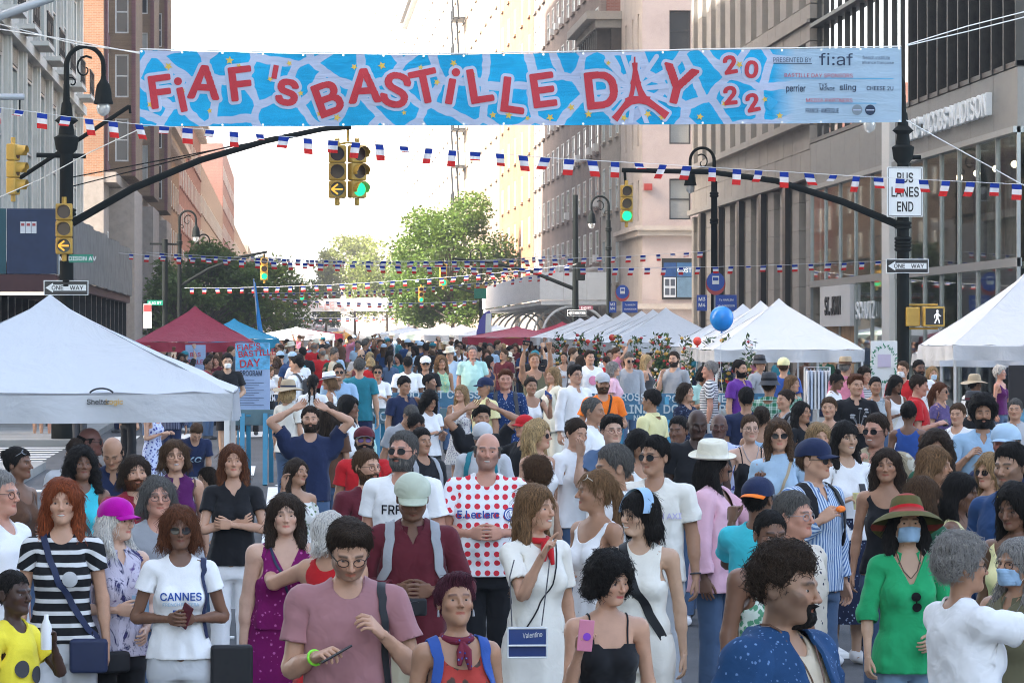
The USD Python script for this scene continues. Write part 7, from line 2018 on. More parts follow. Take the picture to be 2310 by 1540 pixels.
y = 52; t = thing('dark_panel', 'tall black display panel with a glowing planet picture, cut by the right edge', 'sign board'); c = at(2312, 905, y); MB().trim(rbox(.50, .04, 1.1, .01).apply_translation(c)).put('panel', flat('panel_black', (.012, .010, .014), .4), t)
MB().lathe([(.0, -.001), (.14, 0), (.0, .001)], (0, 0, 0), 20).move(R=rot((1, 0, 0), math.pi / 2), t=c + [-.05, -.03, -.25]).put('planet', flat('planet_blue', (.10, .28, .42), .5, var=.8, vscale=8), t); MB().bar((c[0], y, gz(y)), (c[0], y, c[2] - .5), .05).put('stand', dark_metal, t)
for i, (px, y, w, cm) in enumerate(((1690, 72, 2.2, (.5, .5, .5)), (1480, 90, 2.2, (.45, .47, .5)), (1380, 100, 2.2, (.5, .5, .5)))):
    t = thing('stall_table', ('stall table with goods under the nearest white tent', 'stall table with goods behind the garlands, middle', 'stall table with goods behind the garlands, left')[i], 'table', (X_at(px, y), y, gz(y))); MB().box(-w / 2, w / 2, -.35, .35, .70, .74).box(-w / 2, w / 2, -.36, -.34, .05, .70).put('tabletop', flat(f'tablecloth_{i}', cm, .8), t)
    for sx in (1, -1):
        MB().bar((sx * (w / 2 - .1), .2, 0), (sx * (w / 2 - .1), .2, .7), .04).put('leg', dark_metal, t)
# ---------------------------------------------------------------- trees
bark = flat('bark', (.085, .065, .05), .9, var=.4, vscale=6, bump=.4)
def leaf_mat(name, c1, c2):
    return mat(name, {'a': ('attribute', dict(attribute='Cd')), 'd': ('diffuse_bsdf', {}), 't': ('translucent_bsdf', {}), 'g': ('glossy_bsdf', dict(color=(.5, .5, .5), roughness=.4)), 'x': ('mix_closure', dict(fac=.38)), 'y': ('mix_closure', dict(fac=.05))},
        [('a.color', 'd.color'), ('a.color', 't.color'), ('d.BSDF', 'x.closure1'), ('t.BSDF', 'x.closure2'), ('x.closure', 'y.closure1'), ('g.BSDF', 'y.closure2')], surface='y.closure')
leaf_m = leaf_mat('leaves', 0, 0)
def tree(label, x, y, h, rad, z0, n, s, c, seed, group=None, conical=False):
    t = thing('street_tree', label, 'tree', (x, y, gz(y)), 0, group); rs = np.random.RandomState(seed)
    m = MB().tube([(0, 0, -.1), (.03, 0, z0 * .5), (.05, .05, z0), (.0, .1, z0 + (h - z0) * .5)], [.22, .17, .15, .05], 9)
    cl = []
    for k in range(34):
        a, e = rs.uniform(0, 6.28), rs.uniform(-.75, 1.0); rr = rad * (.45 + .5 * rs.rand()); zc = (z0 * .75 + h) / 2
        if conical:
            e = rs.uniform(-1, 1); rr *= (1 - e) * .5 + .1
        p = np.array([rr * math.cos(a) * math.sqrt(max(1 - e * e * .8, .1)), rr * math.sin(a) * math.sqrt(max(1 - e * e * .8, .1)), zc + e * (h - z0 * .75) * .46]); cl.append((p, rad * rs.uniform(.26, .44)))
        m.tube([(0, .05, z0 + (p[2] - z0) * .35), p * [.5, .5, 1] - [0, 0, (p[2] - z0) * .25], p], [.07, .05, .02], 5)
    m.put('trunk', bark, t, smooth=True)
    P_ = []
    for p, r in cl:
        k = int(n / len(cl)); d = rs.normal(size=(k, 3)); d /= np.linalg.norm(d, axis=1, keepdims=True); P_.append(p + d * (r * rs.uniform(.45, 1.05, (k, 1)) * [1, 1, .8]))
    P_ = np.vstack(P_); k = len(P_); u = rs.normal(size=(k, 3)); u[:, 2] *= .6; u /= np.linalg.norm(u, axis=1, keepdims=True); w = np.cross(u, rs.normal(size=(k, 3))); w /= np.linalg.norm(w, axis=1, keepdims=True); sz = s * rs.uniform(.6, 1.3, (k, 1))
    V = np.stack([P_, P_ + u * sz + w * sz * .45, P_ + 2 * u * sz, P_ + u * sz - w * sz * .45], 1).reshape(-1, 3); i = np.arange(k)[:, None] * 4; F = np.vstack([i + [0, 1, 2], i + [0, 2, 3]])
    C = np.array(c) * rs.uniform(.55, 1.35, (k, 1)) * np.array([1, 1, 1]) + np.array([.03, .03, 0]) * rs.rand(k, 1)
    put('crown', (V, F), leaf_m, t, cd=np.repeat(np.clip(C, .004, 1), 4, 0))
G1, G2, G3 = (.075, .13, .032), (.075, .135, .025), (.055, .105, .03)
tree('broad green street tree on the left behind the red tent', X_at(470, 205), 205, 6.9, 3.5, 1.6, 11000, .15, G2, 1)
tree('darker street tree at the left beside the scrolled lamps', X_at(405, 170), 170, 5.6, 2.0, 1.8, 6500, .13, G1, 2)
tree('street tree leaning over the left tents, nearest the feather flag', X_at(560, 250), 250, 7.3, 3.2, 1.6, 8000, .17, G2, 3)
tree('dark street tree left of the second banner', X_at(615, 330), 330, 8.3, 3.8, 1.6, 8000, .22, G1, 4)
tree('big bushy street tree on the right, before the orange brick house', X_at(1020, 245), 245, 11.3, 4.0, 2.0, 20000, .16, G2, 5)
tree('street tree close behind the big bushy one', X_at(975, 285), 285, 9.6, 3.6, 2.8, 6000, .18, G1, 6)
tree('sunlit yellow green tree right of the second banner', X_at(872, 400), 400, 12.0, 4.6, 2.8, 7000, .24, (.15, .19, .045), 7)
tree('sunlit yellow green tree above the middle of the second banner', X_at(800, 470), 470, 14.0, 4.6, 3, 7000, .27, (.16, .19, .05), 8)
tree('pointed dark tree in the middle of the far avenue', X_at(735, 520), 520, 13.5, 3.0, 2.5, 5000, .26, (.035, .06, .03), 9, conical=True)
tree('slim young tree right of the tree trunks', X_at(935, 330), 330, 9.6, 3.0, 2.6, 4500, .2, G2, 10)
# ---------------------------------------------------------------- far traffic
def car(label, px, y, c, nm, rz, taxi=False):
    t = thing('parked_car' if not taxi else 'taxi', label, 'car', (X_at(px, y), y, gz(y)), rz)
    prof = [(-2.3, .35), (-2.35, .62), (-2.2, .85), (-1.5, .95), (-.85, 1.42), (.75, 1.46), (1.5, 1.0), (2.2, .92), (2.35, .6), (2.3, .35)]
    e = trimesh.creation.extrude_polygon(Polygon(prof), 1.74, engine='earcut'); v = e.vertices[:, [0, 2, 1]] - [0, .87, 0]; k = v[:, 2] > 1.2; v[k, 1] *= .82
    put('body', (v, e.faces[:, ::-1]), flat(nm, c, .3, coat=.5), t)
    g = Polygon([(-1.35, .98), (-.80, 1.36), (.70, 1.39), (1.30, 1.0)]); e = trimesh.creation.extrude_polygon(g, 1.66, engine='earcut'); v = e.vertices[:, [0, 2, 1]] - [0, .83, 0]; k = v[:, 2] > 1.2; v[k, 1] *= .89; put('windows', (v, e.faces[:, ::-1]), PANES[0], t)
    for sx in (-1.4, 1.4):
        for sy in (-.8, .8):
            q = MB().tube([(sx, sy - .1, .34), (sx, sy + .1, .34)], .34, 14).put('wheel', flat('tyre', (.015, .015, .015), .8), t); MB().tube([(sx, sy - .11, .34), (sx, sy + .11, .34)], .19, 10).put('rim', leg_w, q)
    for sx, m_ in ((2.33, 'headlight'), (-2.36, 'tail_light')):
        for sy in (-.6, .6):
            MB().box(sx - .03, sx + .03, sy - .16, sy + .16, .62, .78).put(m_, sign_w if sx > 0 else bus_red, t)
    if taxi:
        MB().box(-.15, .1, -.35, .35, 1.47, 1.62).put('roof_sign', sign_w, t)
car('yellow taxi crossing the avenue far beyond the crowd', 764, 470, (.62, .32, .02), 'taxi_yellow', 8, True)
car('dark car standing above the taxi', 752, 560, (.06, .06, .07), 'car_dark', 90)
car('white car just under the taxi', 720, 430, (.6, .6, .6), 'car_white', 84)
car('silver car far up the hill, left lane', 700, 760, (.4, .42, .45), 'car_silver', 90)
car('black van far up the hill, right lane', 738, 850, (.03, .03, .03), 'car_black', 90)
car('grey car far up the hill, middle', 722, 690, (.2, .2, .22), 'car_grey', 90)
car('white car right of the taxi near the trees', 845, 430, (.6, .6, .6), 'car_white', 90)
# ---------------------------------------------------------------- the crowd
pt = pattern
m_stripe = pt('hstripe', (.012, .012, .014), (.62, .62, .62), scale=4.9); m_bw = pt('hstripe', (.6, .6, .6), (.03, .03, .05), scale=9)
m_tie = pt('tiedye', (.50, .46, .55), (.07, .035, .16), (.025, .03, .09), 13); m_mag = pt('speck', (.17, .006, .10), (.50, .12, .36), (.45, .10, .32), 30)
m_dots = pt('dots', (.74, .74, .76), (.60, .03, .05), scale=17); m_flor = pt('floral', (.66, .64, .60), (.45, .05, .08), (.12, .22, .10), 28)
m_leop = pt('speck', (.56, .50, .42), (.02, .018, .03), (.03, .03, .06), 26); m_leaf = pt('leaf', (.58, .66, .60), (.06, .22, .12), (.10, .30, .18), 30)
m_denim = pt('speck', (.014, .05, .13), (.16, .26, .42), (.10, .18, .34), 55); m_haw = pt('leaf', (.36, .30, .20), (.62, .60, .52), (.55, .52, .42), 11)
m_vst = pt('vstripe', (.52, .60, .70), (.10, .18, .36), scale=15); m_navdot = pt('speck', (.012, .035, .12), (.5, .55, .6), (.35, .4, .5), 40)
m_blue_p = pt('floral', (.50, .54, .70), (.04, .05, .22), (.06, .07, .28), 24); m_plaid = pt('plaid', (.03, .16, .09), (.45, .55, .48), (.02, .06, .04), 4)
m_red_p = pt('leaf', (.40, .05, .04), (.55, .45, .38), (.08, .05, .04), 16); m_gry_p = pt('tiedye', (.42, .46, .48), (.10, .13, .15), (.2, .25, .28), 14)
m_purp_p = pt('speck', (.11, .08, .20), (.28, .22, .36), (.2, .15, .3), 34); m_bandana = pt('speck', (.16, .02, .04), (.5, .5, .55), (.02, .05, .25), 40)
m_flow2 = pt('floral', (.68, .66, .64), (.30, .12, .30), (.25, .25, .30), 34); m_grn_p = pt('floral', (.30, .52, .34), (.05, .25, .25), (.6, .6, .3), 26); m_blk_spk = pt('speck', (.015, .02, .045), (.3, .36, .45), (.2, .25, .35), 36)
m_red_chk = pt('check', (.45, .03, .04), (.55, .45, .42), (.30, .02, .02), 9); m_hat = pt('hstripe', (.10, .09, .03), (.30, .05, .04), scale=3.2)
def p(px, yt, s, b, lab, sk, hair, top, bot='pants:denim', **k):
    sp = lambda q: tuple(float(x) if x[:1].isdigit() or x[:2] == '0.' or x[:1] == '.' else x for x in q.split(':')) if isinstance(q, str) else q
    return person(px, yt, s, b, lab, sk, sp(hair), sp(top), sp(bot), extra=k.pop('x', ()), yaw=k.pop('y', 0), **k)
# front rows
p(1765, 1230, 715, 'm', 'man in open blue bandana print shirt and beige tee, biggest, lower right', 'olive', 'wavy:dark', ('open', m_denim, 'sandc', 'ftee'), y=48, hy=14, hp=6, x=[('goatee', 'black'), ('stubble', 'dark'), ('necklace', 'brown', 1.20)])
p(2172, 1205, 560, 'g', 'grey curly haired person in white tee, reaching right, back turned', 'tan', 'curly:grey', 'tee:white', y=112, hy=-10, l='out', r='out', x=[('glasses', 'black')])
p(2292, 1214, 515, 'g', 'grey haired woman in pale blue mask and glasses at the right edge', 'tan', 'mid:grey', 'sless:olive', y=-55, x=[('mask', 'sky'), ('glasses', 'black')], r='chest')
p(2048, 1118, 440, 'f', 'woman in bright green shirt, wide straw hat and pale blue mask', 'asian', 'long:black', 'hshirt:green', 'pants:ldenim', hp=-6, x=[('floppy', m_hat, 'red'), ('mask', 'sky'), ('disc', .026, 'black', .02, 1.235), ('disc', .026, 'black', .028, 1.175), ('patch', .008, .05, 'black', .024, 1.205), ('necklace', 'brown')], l='low', r='down2')
p(2292, 1090, 440, 'f', 'woman with yellow framed sunglasses pushed up on black hair, right edge', 'brown', 'longfull:black', 'tank:pyellow', y=-40, hp=12, x=[('sunup', 'yellow', 'teal')])
p(2280, 1000, 400, 'm', 'dark haired man in navy shirt leaning in at the right edge', 'olive', 'short:black', 'shirt:dblue', y=-42, hp=3, x=[('stubble', 'black')])
p(1738, 1150, 478, 'g', 'short haired woman in green and white leaf print sleeveless top', 'brown', 'crop:black', ('sless', m_leaf), y=20, hy=-8, hp=5)
p(1795, 1110, 450, 'm', 'grey haired man with glasses in leopard print shirt', 'pink', 'short:salt', ('sshirt', m_leop), 'shorts:khaki', y=48, x=[('glasses', 'grey')])
p(785, 1157, 555, 'm', 'man in mauve tee looking down at his phone, green wristband', 'light', 'tall:dark', 'tee:mauve', 'pants:dgrey', hp=26, hy=4, r='phone', l='chest', x=[('phone', 'black', -1), ('glasses', 'black'), ('stubble', 'dark'), ('shoulder', 'black', 1, .035), ('wrist', (.25, .75, .05), -1), ('bag', 'white', .17, -.15, .88, .20, .34)])
p(1370, 1242, 535, 'f', 'woman in black strappy top holding a phone with purple grip', 'light', 'mop:black', 'cami:black', 'pants:black', y=6, hy=26, hp=6, r=((.12, -.25, -1), (-.10, -.62, .85), 60, 0, .9), x=[('phoneup', 'rose', -1), ('lips',), ('earring', 'yellow')])
p(1032, 1298, 575, 'f', 'woman with shaved temples and printed neckerchief, chin raised', 'tan', ('quiff', (.05, .012, .02)), ('tank', m_red_p), y=14, hy=-4, hp=-12, x=[('flap', m_bandana), ('pack', 'blue', 'black'), ('earring', 'grey')])
p(32, 1294, 500, 'c', 'child in yellow tee drinking from a small white bottle, lower left', 'dark', 'crop:black', 'tee:yellow', 'shorts:navy', y=52, l='drink', x=[('bottle', 'white', 1), ('disc', .05, 'dgrey', -.06, 1.22), ('disc', .05, 'dgrey', .06, 1.18)])
p(140, 1082, 438, 'f', 'red haired woman in black top with white stripes, shoulder bag', 'light', 'longfull:red', ('ftee', m_stripe), 'shorts:lgrey:0.46', hp=-2, x=[('smile',), ('cross', 'navy', -1, .035), ('bag', 'navy', .15, -.17, .84, .20, .18), ('disc', .042, 'lgrey', .05, 1.24)])
p(263, 1122, 432, 'f', 'grey haired woman in magenta cap and tie dye blouse, facing right', 'pale', 'mid:white', ('sless', m_tie), 'pants:black', y=30, hy=22, l='low', r='belly', x=[('cap', 'magenta', 'magenta'), ('paper', 'sky', -1), ('bag', 'black', -.12, -.17, .84, .22, .12)])
p(406, 1144, 442, 'f', 'woman in long white CANNES tee with black tote bag', 'brown', 'bobfull:auburn', ('ftee', 'white'), 'pants:lgrey', y=4, l='belly', r='belly', x=[('sun',), ('phone', 'maroon', -1, 30), ('text', 'CANNES', 'blue', .0, 1.26, .042), ('text', 'FRENCH RIVIERA', 'lblue', .0, 1.215, .018), ('patch', .022, .035, 'blue', -.034, 1.165), ('patch', .022, .035, 'red', .034, 1.165), ('text', 'FRANCE', 'grey', .0, 1.125, .018), ('shoulder', 'navy', 1, .03), ('bag', 'black', .29, -.09, .80, .24, .36)])
p(644, 1114, 420, 'g', 'woman in magenta print sleeveless dress with crossbody strap', 'pale', 'mid:dark', ('vdress', m_mag), ('dress', 0, .46, .20), y=2, x=[('cross', 'navy', -1, .016), ('bag', 'navy', .20, -.15, .88, .17, .20)])
p(752, 1152, 430, 'g', 'blonde in red dress half hidden behind the mauve tee, back turned', 'light', 'bob:white', 'tdress:red', y=150, hr=6, l='side')
p(930, 1060, 428, 'm', 'man in maroon shirt and pale green cap holding a camera', 'brown', 'crop:black', 'shirt:maroon', 'shorts:khaki', hp=20, l='belly', r='belly', x=[('cap', (.46, .50, .40), (.44, .48, .38)), ('pack', 'grey', 'dgrey'), ('camera', 'black')])
p(1210, 1094, 440, 'f', 'woman in white dress and red neck scarf pointing, long light hair', 'light', 'waist:lbrown', 'bdress:ivory', ('dress', 0, .50, .12), y=28, hy=18, r='point', l='down', x=[('smile',), ('flap', 'red'), ('lips',), ('cross', 'black', 1, .008)])
p(1445, 1110, 442, 'f', 'smiling woman in white tank, pale blue headband and black crossbody strap', 'asian', 'bangs:black', 'stank:ivory', 'wide:ivory', y=-12, hy=-42, x=[('smile',), ('headband', 'sky'), ('cross', 'black', -1, .05), ('earring', 'yellow')])
p(1343, 1060, 402, 'f', 'woman with long ponytail and white tank top, seen in profile, facing left', 'tan', 'pony:lbrown', 'tank:white', y=-55, hy=-30, x=[('sunup', 'ivory')], r='belly')
p(1388, 1004, 388, 'm', 'grey haired man in loose white shirt behind the ponytail, looking left', 'tan', 'short:salt', 'shirt:white', y=-60, hy=-20, hp=6)
p(1478, 985, 352, 'm', 'man in cream printed tee and dark sunglasses, watch on wrist', 'tan', 'short:black', 'tee:ivory', 'pants:lgrey', y=-18, hy=-24, x=[('sun',), ('text', 'NEWS JEON AXI', 'lilac', .0, 1.27, .034), ('patch', .16, .035, 'lilac', -.04, 1.21), ('patch', .12, .05, 'peach', .0, 1.11), ('wrist', 'dgrey', 1)], r='temple')
p(1097, 975, 346, 'h', 'smiling bald man in white shirt with red polka dots', 'pink', 'bald:salt', ('tee', m_dots), 'pants:black', y=-3, hr=3, hp=-4, l='belly', r='belly', x=[('smile',), ('text', 'E.Leclerc', 'blue', -.05, 1.25, .045), ('disc', .042, 'blue', .15, 1.25), ('disc', .034, 'white', .15, 1.25), ('text', 'L', 'blue', .15, 1.25, .035), ('stubble', 'salt')])
p(908, 974, 348, 'm', 'grey bearded man in white printed tee and black sunglasses', 'pink', 'short:salt', 'tee:white', y=-14, hy=-14, hp=-5, x=[('sun',), ('beard', 'salt'), ('text', 'FRF', 'black', -.04, 1.28, .055), ('patch', .20, .17, 'lgrey', .02, 1.12)])
p(828, 1014, 332, 'm', 'man with glasses and short beard in dark maroon tee', 'light', 'short:brown', 'tee:maroon', y=30, hy=10, x=[('glasses', 'black'), ('stub', 'brown')])
p(526, 1003, 322, 'f', 'woman with long auburn hair, black tee and folded arms', 'light', 'waist:auburn', 'vtee:black', 'pants:white', y=3, hp=-4, l='crossa', r='crossb', x=[('shoes', 'sandc')])
p(357, 1073, 402, 'm', 'grey long haired man with round glasses in grey tee', 'pink', 'bob:salt', 'tee:grey', y=10, x=[('glasses', 'dgrey')])
p(306, 1026, 340, 'm', 'bearded man with dark shoulder length hair in red polo', 'light', 'bob:dark', 'polo:dred', y=14, x=[('beard', 'auburn')])
p(185, 1005, 322, 'f', 'woman with black curls, turquoise top and diagonal strap', 'brown', 'curlylong:black', 'stank:turq', hp=-8, hy=6, y=8, x=[('sunup',), ('cross', 'dgrey', -1, .03)])
p(42, 1007, 322, 'f', 'woman in dark dress, sunglasses on head, looking right, far left', 'brown', 'bun:black', 'tank:brown', y=58, hy=10, l='belly', x=[('sunup', 'grey')])
p(2, 1062, 425, 'm', 'man in white and pale blue tee cut by the left edge', 'pink', 'short:grey', 'tee:white', y=62, x=[('glasses', 'black')])
p(396, 990, 312, 'f', 'woman with glasses and sleeveless purple top', 'light', 'bob:brown', 'sless:plum', y=8, hr=-3, x=[('smile',), ('glasses', 'brown'), ('shoulder', 'brown', 1, .012)])
p(266, 962, 288, 'h', 'balding man in navy polo bending forward', 'tan', 'bald:dark', 'polo:navy', lean=24, hp=8, y=-6, l='low', r='low')
p(206, 963, 278, 'm', 'dark skinned bald man with sunglasses in profile behind the black curls', (.15, .06, .045), 'bald:black', 'tee:brown', y=80, x=[('sun',)])
p(168, 984, 280, 'm', 'dark haired man bowed behind the woman with black curls', 'light', 'short:dark', 'tee:lgrey', hp=30, y=15)
p(345, 893, 170, 'f', 'woman in blue and white print dress under the white tent', 'light', 'pony:brown', ('tdress', m_blue_p), ('dress', 0, .55, .16), y=60, l='phone', r='phone')
p(432, 932, 190, 'm', 'man in dark blue KC tee leaning forward, pale shorts', 'light', 'short:brown', 'tee:navy', 'shorts:lgrey', lean=32, hp=18, x=[('text', 'KC', 'lblue', .0, 1.22, .11)], y=12, l='hang', r='hang')
p(466, 1060, 262, 'c', 'small child in pale romper beside the auburn haired woman', 'light', 'bob:dark', 'tank:lgrey', y=-60)
p(700, 917, 236, 'm', 'bearded man in navy tee with both hands on his head', 'light', 'short:dark', 'tee:navy', 'pants:denim', l='head', r='head', hp=-3, x=[('beard', 'dark')])
p(668, 1034, 300, 'f', 'woman in floral off shoulder dress, one hand in her dark hair', 'tan', 'waist:dark', ('off', m_flor), ('skirt', m_flor), y=34, hy=8, hp=-6, hr=10, r='temple')
p(822, 962, 262, 'm', 'man in red tee, dark cap and purple mirrored sunglasses', 'tan', 'short:black', 'tee:red', hp=-8, x=[('cap', 'maroon', 'dgrey'), ('sun', 'black', 'purple'), ('beard', 'black')], l='fist')
p(788, 894, 212, 'f', 'tall woman with long black hair, white blouse and red checked shorts', 'brown', 'longfull:black', 'ltee:white', ('shorts', m_red_chk), y=62, r='phone', x=[('bottle', 'mint', -1)])
p(652, 855, 190, 'f', 'woman in striped straw sunhat and white tee, back turned', 'light', 'bob:blond', 'tee:ivory', 'pants:denim', y=140, x=[('straw', 'tan', 'navy')], group=None)
p(742, 908, 216, 'f', 'woman with straight dark hair seen from behind, brown dress', 'tan', 'long:dark', 'tee:brown', y=165)
p(905, 900, 205, 'm', 'man with grey cropped hair bending forward in grey top', 'tan', 'crop:salt', 'tee:grey', y=30, hp=28, lean=14)
p(932, 930, 222, 'm', 'bald man in red tee with head turned down, seen from behind', 'brown', 'crop:black', 'tee:red', 'pants:black', y=120, hp=20)
p(952, 965, 262, 'm', 'man in black tee and backpack behind the grey bearded man', 'tan', 'short:black', 'tee:black', y=30, x=[('pack', 'grey', 'dgrey')])
p(966, 878, 180, 'f', 'woman with long black curls looking at her phone, white tee, black trousers', 'tan', 'curlylong:black', 'ftee:white', 'wide:black', y=30, hp=20, l='phone', r='phone', x=[('phone', 'black', -1)])
p(1087, 914, 222, 'm', 'dark haired man in black tee with elbows raised behind his head', 'tan', 'tall:black', 'tee:black', l='head', r='head', y=12, x=[('disc', .03, 'green', .08, 1.30)])
p(1090, 950, 258, 'm', 'person in grey cap with purple badge behind the polka dots', 'tan', 'short:dark', 'tee:lgrey', hp=14, y=-15, x=[('cap', 'lgrey', 'dgrey'), ('pack', 'teal', 'navy')])
p(1182, 935, 224, 'm', 'person in red baseball cap with a raised tattooed arm', 'light', 'short:brown', 'tee:black', y=-60, r='side', x=[('cap', 'red', 'red')])
p(1215, 948, 272, 'f', 'blonde woman in black sunglasses and white top, facing right', 'light', 'longfull:blond', 'tank:white', y=48, hy=16, x=[('sun',)])
p(1296, 942, 268, 'f', 'woman with dark bun and white shirt glancing down', 'light', 'bun:dark', 'sshirt:white', y=36, hp=12, l='chest')
p(1338, 896, 232, 'h', 'balding grey man in pale shirt, profile to the right', 'tan', 'recede:salt', 'shirt:white', y=62, hp=4)
p(1382, 937, 270, 'm', 'man with thick black hair, red rimmed glasses and slate tee', 'pale', 'quiff:black', 'tee:denim', y=18, hy=-6, r='wave', x=[('glasses', 'maroon')])
p(1208, 1032, 330, 'f', 'woman with short curly brown hair, bare shoulders, back turned', 'olive', 'curly:brown', 'tank:sandc', y=-140)
p(1440, 968, 280, 'f', 'woman with loose dark hair behind the cream printed tee', 'tan', 'long:black', 'tank:white', y=40, hp=8)
p(1572, 921, 266, 'h', 'tall bald man all in black behind the pale fedora', 'dark', 'none:black', 'tee:black', y=6, hp=10)
p(1622, 932, 252, 'm', 'bald man in blue flowered shirt next to the tall man in black', (.11, .055, .04), 'none:black', ('sshirt', m_blue_p), y=-6, x=[('glasses', 'maroon')])
p(1468, 878, 200, 'm', 'man in pale yellow polo with glasses, back turned', 'tan', 'short:black', 'polo:pyellow', y=-128, x=[('glasses', 'grey')])
p(1692, 935, 262, 'f', 'fair woman with glasses and black straps, squinting', 'pale', 'bun:brown', 'cami:black', x=[('glasses', 'dgrey'), ('necklace', 'grey')], y=4)
p(1757, 944, 292, 'f', 'woman in pale blue high neck top and round black sunglasses', 'light', 'mid:brown', 'high:lblue', y=-4, x=[('sun',), ('cross', 'tan', 1, .022)])
p(1838, 988, 362, 'm', 'man in navy cap and blue striped shirt with backpack, facing right', 'light', 'short:brown', ('shirt', m_vst), 'pants:denim', y=40, hy=14, r='chest', x=[('cap', 'navy', 'navy'), ('sun',), ('pack', 'black', 'dgrey'), ('food', 'orange', -1)])
p(1908, 950, 302, 'f', 'laughing woman with black fringe and white tee', 'asian', 'bangslong:black', 'ftee:white', ('skirt', m_blk_spk, .3), y=14, hy=4, r='phone', x=[('smile',), ('patch', .05, .06, 'dgrey', .07, 1.28), ('cup', 'pyellow', -1)])
p(1978, 933, 296, 'm', 'man in sunglasses and floral beige shirt over white vest', 'pink', 'short:dark', ('open', m_haw, 'white', 'tank'), 'pants:black', y=-8, hy=-30, x=[('smile',), ('sun',), ('stubble', 'dark')], r='chin')
p(1612, 994, 342, 'm', 'person in pale fedora and pink suit jacket, hand raised', 'brown', 'long:black', 'blazer:pink', y=66, hy=30, x=[('fedora', 'cream', 'ivory', -12)], l='fist')
p(1712, 1075, 402, 'm', 'person in dark cap with orange side and turquoise shirt, arm raised', 'brown', 'short:black', 'tee:turq', y=150, r='down', l='fist', x=[('cap', 'navy', 'orange', 'back')])
p(2217, 888, 262, 'm', 'bearded man with big curly black hair and blue print shirt', 'tan', 'afro:black', ('sshirt', 'sky'), y=-6, x=[('beard', 'black')], r='chest')
p(2268, 955, 332, 'm', 'red faced man in pale blue baseball cap', (.46, .19, .15), 'short:grey', 'sshirt:navy', y=-28, x=[('cap', 'lblue', 'lblue'), ('stubble', 'salt')])
p(2113, 968, 302, 'f', 'woman with dark curls and sunglasses on her head, right side', 'tan', 'curlylong:dark', 'tee:dgreen', y=-8, x=[('sunup',)])
p(2112, 1010, 342, 'f', 'woman with loose light brown hair and black top, facing right', 'tan', 'longfull:lbrown', 'vtee:black', y=46, hy=12)
p(2166, 1066, 382, 'f', 'woman with long black braids eating, in yellow top', 'brown', 'long:black', 'tank:pyellow', y=62, hp=6, l='drink', x=[('food', 'sandc', 1)])
p(2232, 1024, 340, 'f', 'blonde woman in round dark sunglasses, facing left', 'light', 'longfull:sand', 'tank:olive', y=-52, x=[('sun',)])
p(1930, 845, 192, 'm', 'young man in open black shirt holding a wrapped bouquet', 'light', 'quiff:auburn', 'shirt:black', 'pants:black', y=2, hy=14, r='belly', l='belly', x=[('flower', 'grey', -1)])
p(2070, 845, 186, 'm', 'man in bright red polo looking at his phone, facing right', 'pink', 'short:dark', 'polo:red', 'pants:black', y=78, hp=10, r='phone', l='phone', x=[('phone', 'black', -1)])
p(2122, 862, 174, 'f', 'woman with auburn ponytail and purple print dress, sunglasses', 'light', 'pony:auburn', ('ftee', m_purp_p), ('skirt', m_purp_p), y=50, hy=12, x=[('sun',)])
p(1882, 833, 162, 'f', 'woman in white tee with orange waist bag looking at her phone', 'brown', 'topbun:black', 'ftee:white', ('skirt', 'lblue', .6), y=58, hp=22, l='phone', r='phone', x=[('bag', 'orange', .15, -.10, .92, .22, .20)])
p(1975, 850, 176, 'f', 'woman in patterned grey halter top beside the black shirt', 'tan', 'bun:black', ('stank', m_gry_p), y=6)
p(2018, 845, 180, 'f', 'woman in white dress smiling down at her phone, striped bag', 'brown', 'long:black', 'tdress:white', y=30, hp=18, r='phone', l='phone', x=[('cross', 'ivory', 1, .04)])
p(2036, 815, 150, 'm', 'man in white face mask and red tee', 'light', 'short:brown', 'tee:red', y=-30, x=[('mask', 'white')])
p(2104, 826, 146, 'f', 'woman in pale mask and black sleeveless dress by the right tent', 'light', 'bob:sand', 'tank:black', ('skirt', 'black'), y=8, x=[('mask', 'lblue')])
p(2074, 812, 144, 'm', 'dark bearded man in white top by the right tent legs', 'brown', 'short:black', 'tee:white', y=16, x=[('beard', 'black')])
p(1908, 804, 150, 'm', 'person in straw hat and pink shirt, back turned', 'light', 'short:grey', 'shirt:rose', y=150, x=[('panama', 'tan', 'brown')])
p(1768, 806, 142, 'm', 'man in blue and yellow jersey and yellow cap, back turned', 'light', 'short:brown', 'tee:blue', y=165, x=[('cap', 'pyellow', 'pyellow')])
p(1736, 840, 192, 'm', 'person in black sunhat and green checked shirt, back turned', 'tan', 'short:dark', ('shirt', m_plaid), y=160, x=[('bucket', 'dgrey', 'black')])
p(1770, 878, 192, 'f', 'woman in grey tee with backpack in profile, facing left', 'light', 'bun:dark', 'tee:grey', y=-62, x=[('pack', 'black', 'dgrey')])
p(1788, 846, 172, 'f', 'woman with light brown hair and striped cardigan behind the grey tee', 'light', 'bob:lbrown', ('ltee', m_plaid), y=48)
p(1670, 812, 160, 'm', 'bearded man in purple polo, facing right', 'light', 'short:black', 'polo:purple', y=48, x=[('beard', 'black')])
p(1683, 874, 200, 'm', 'man with dark cropped hair in navy tee, back turned', 'tan', 'short:black', 'tee:navy', y=175)
p(1586, 824, 164, 'g', 'person in mint tee looking down at a red phone', 'tan', 'mop:black', 'tee:mint', y=26, hp=24, r='phone', l='phone', x=[('phone', 'red', -1)])
p(1548, 863, 186, 'f', 'woman in dark blue print dress holding a clear cup', 'light', 'bob:dark', ('ltee', m_blk_spk), ('skirt', m_blk_spk), y=48, l='phone', x=[('cup', 'lgrey', 1)])
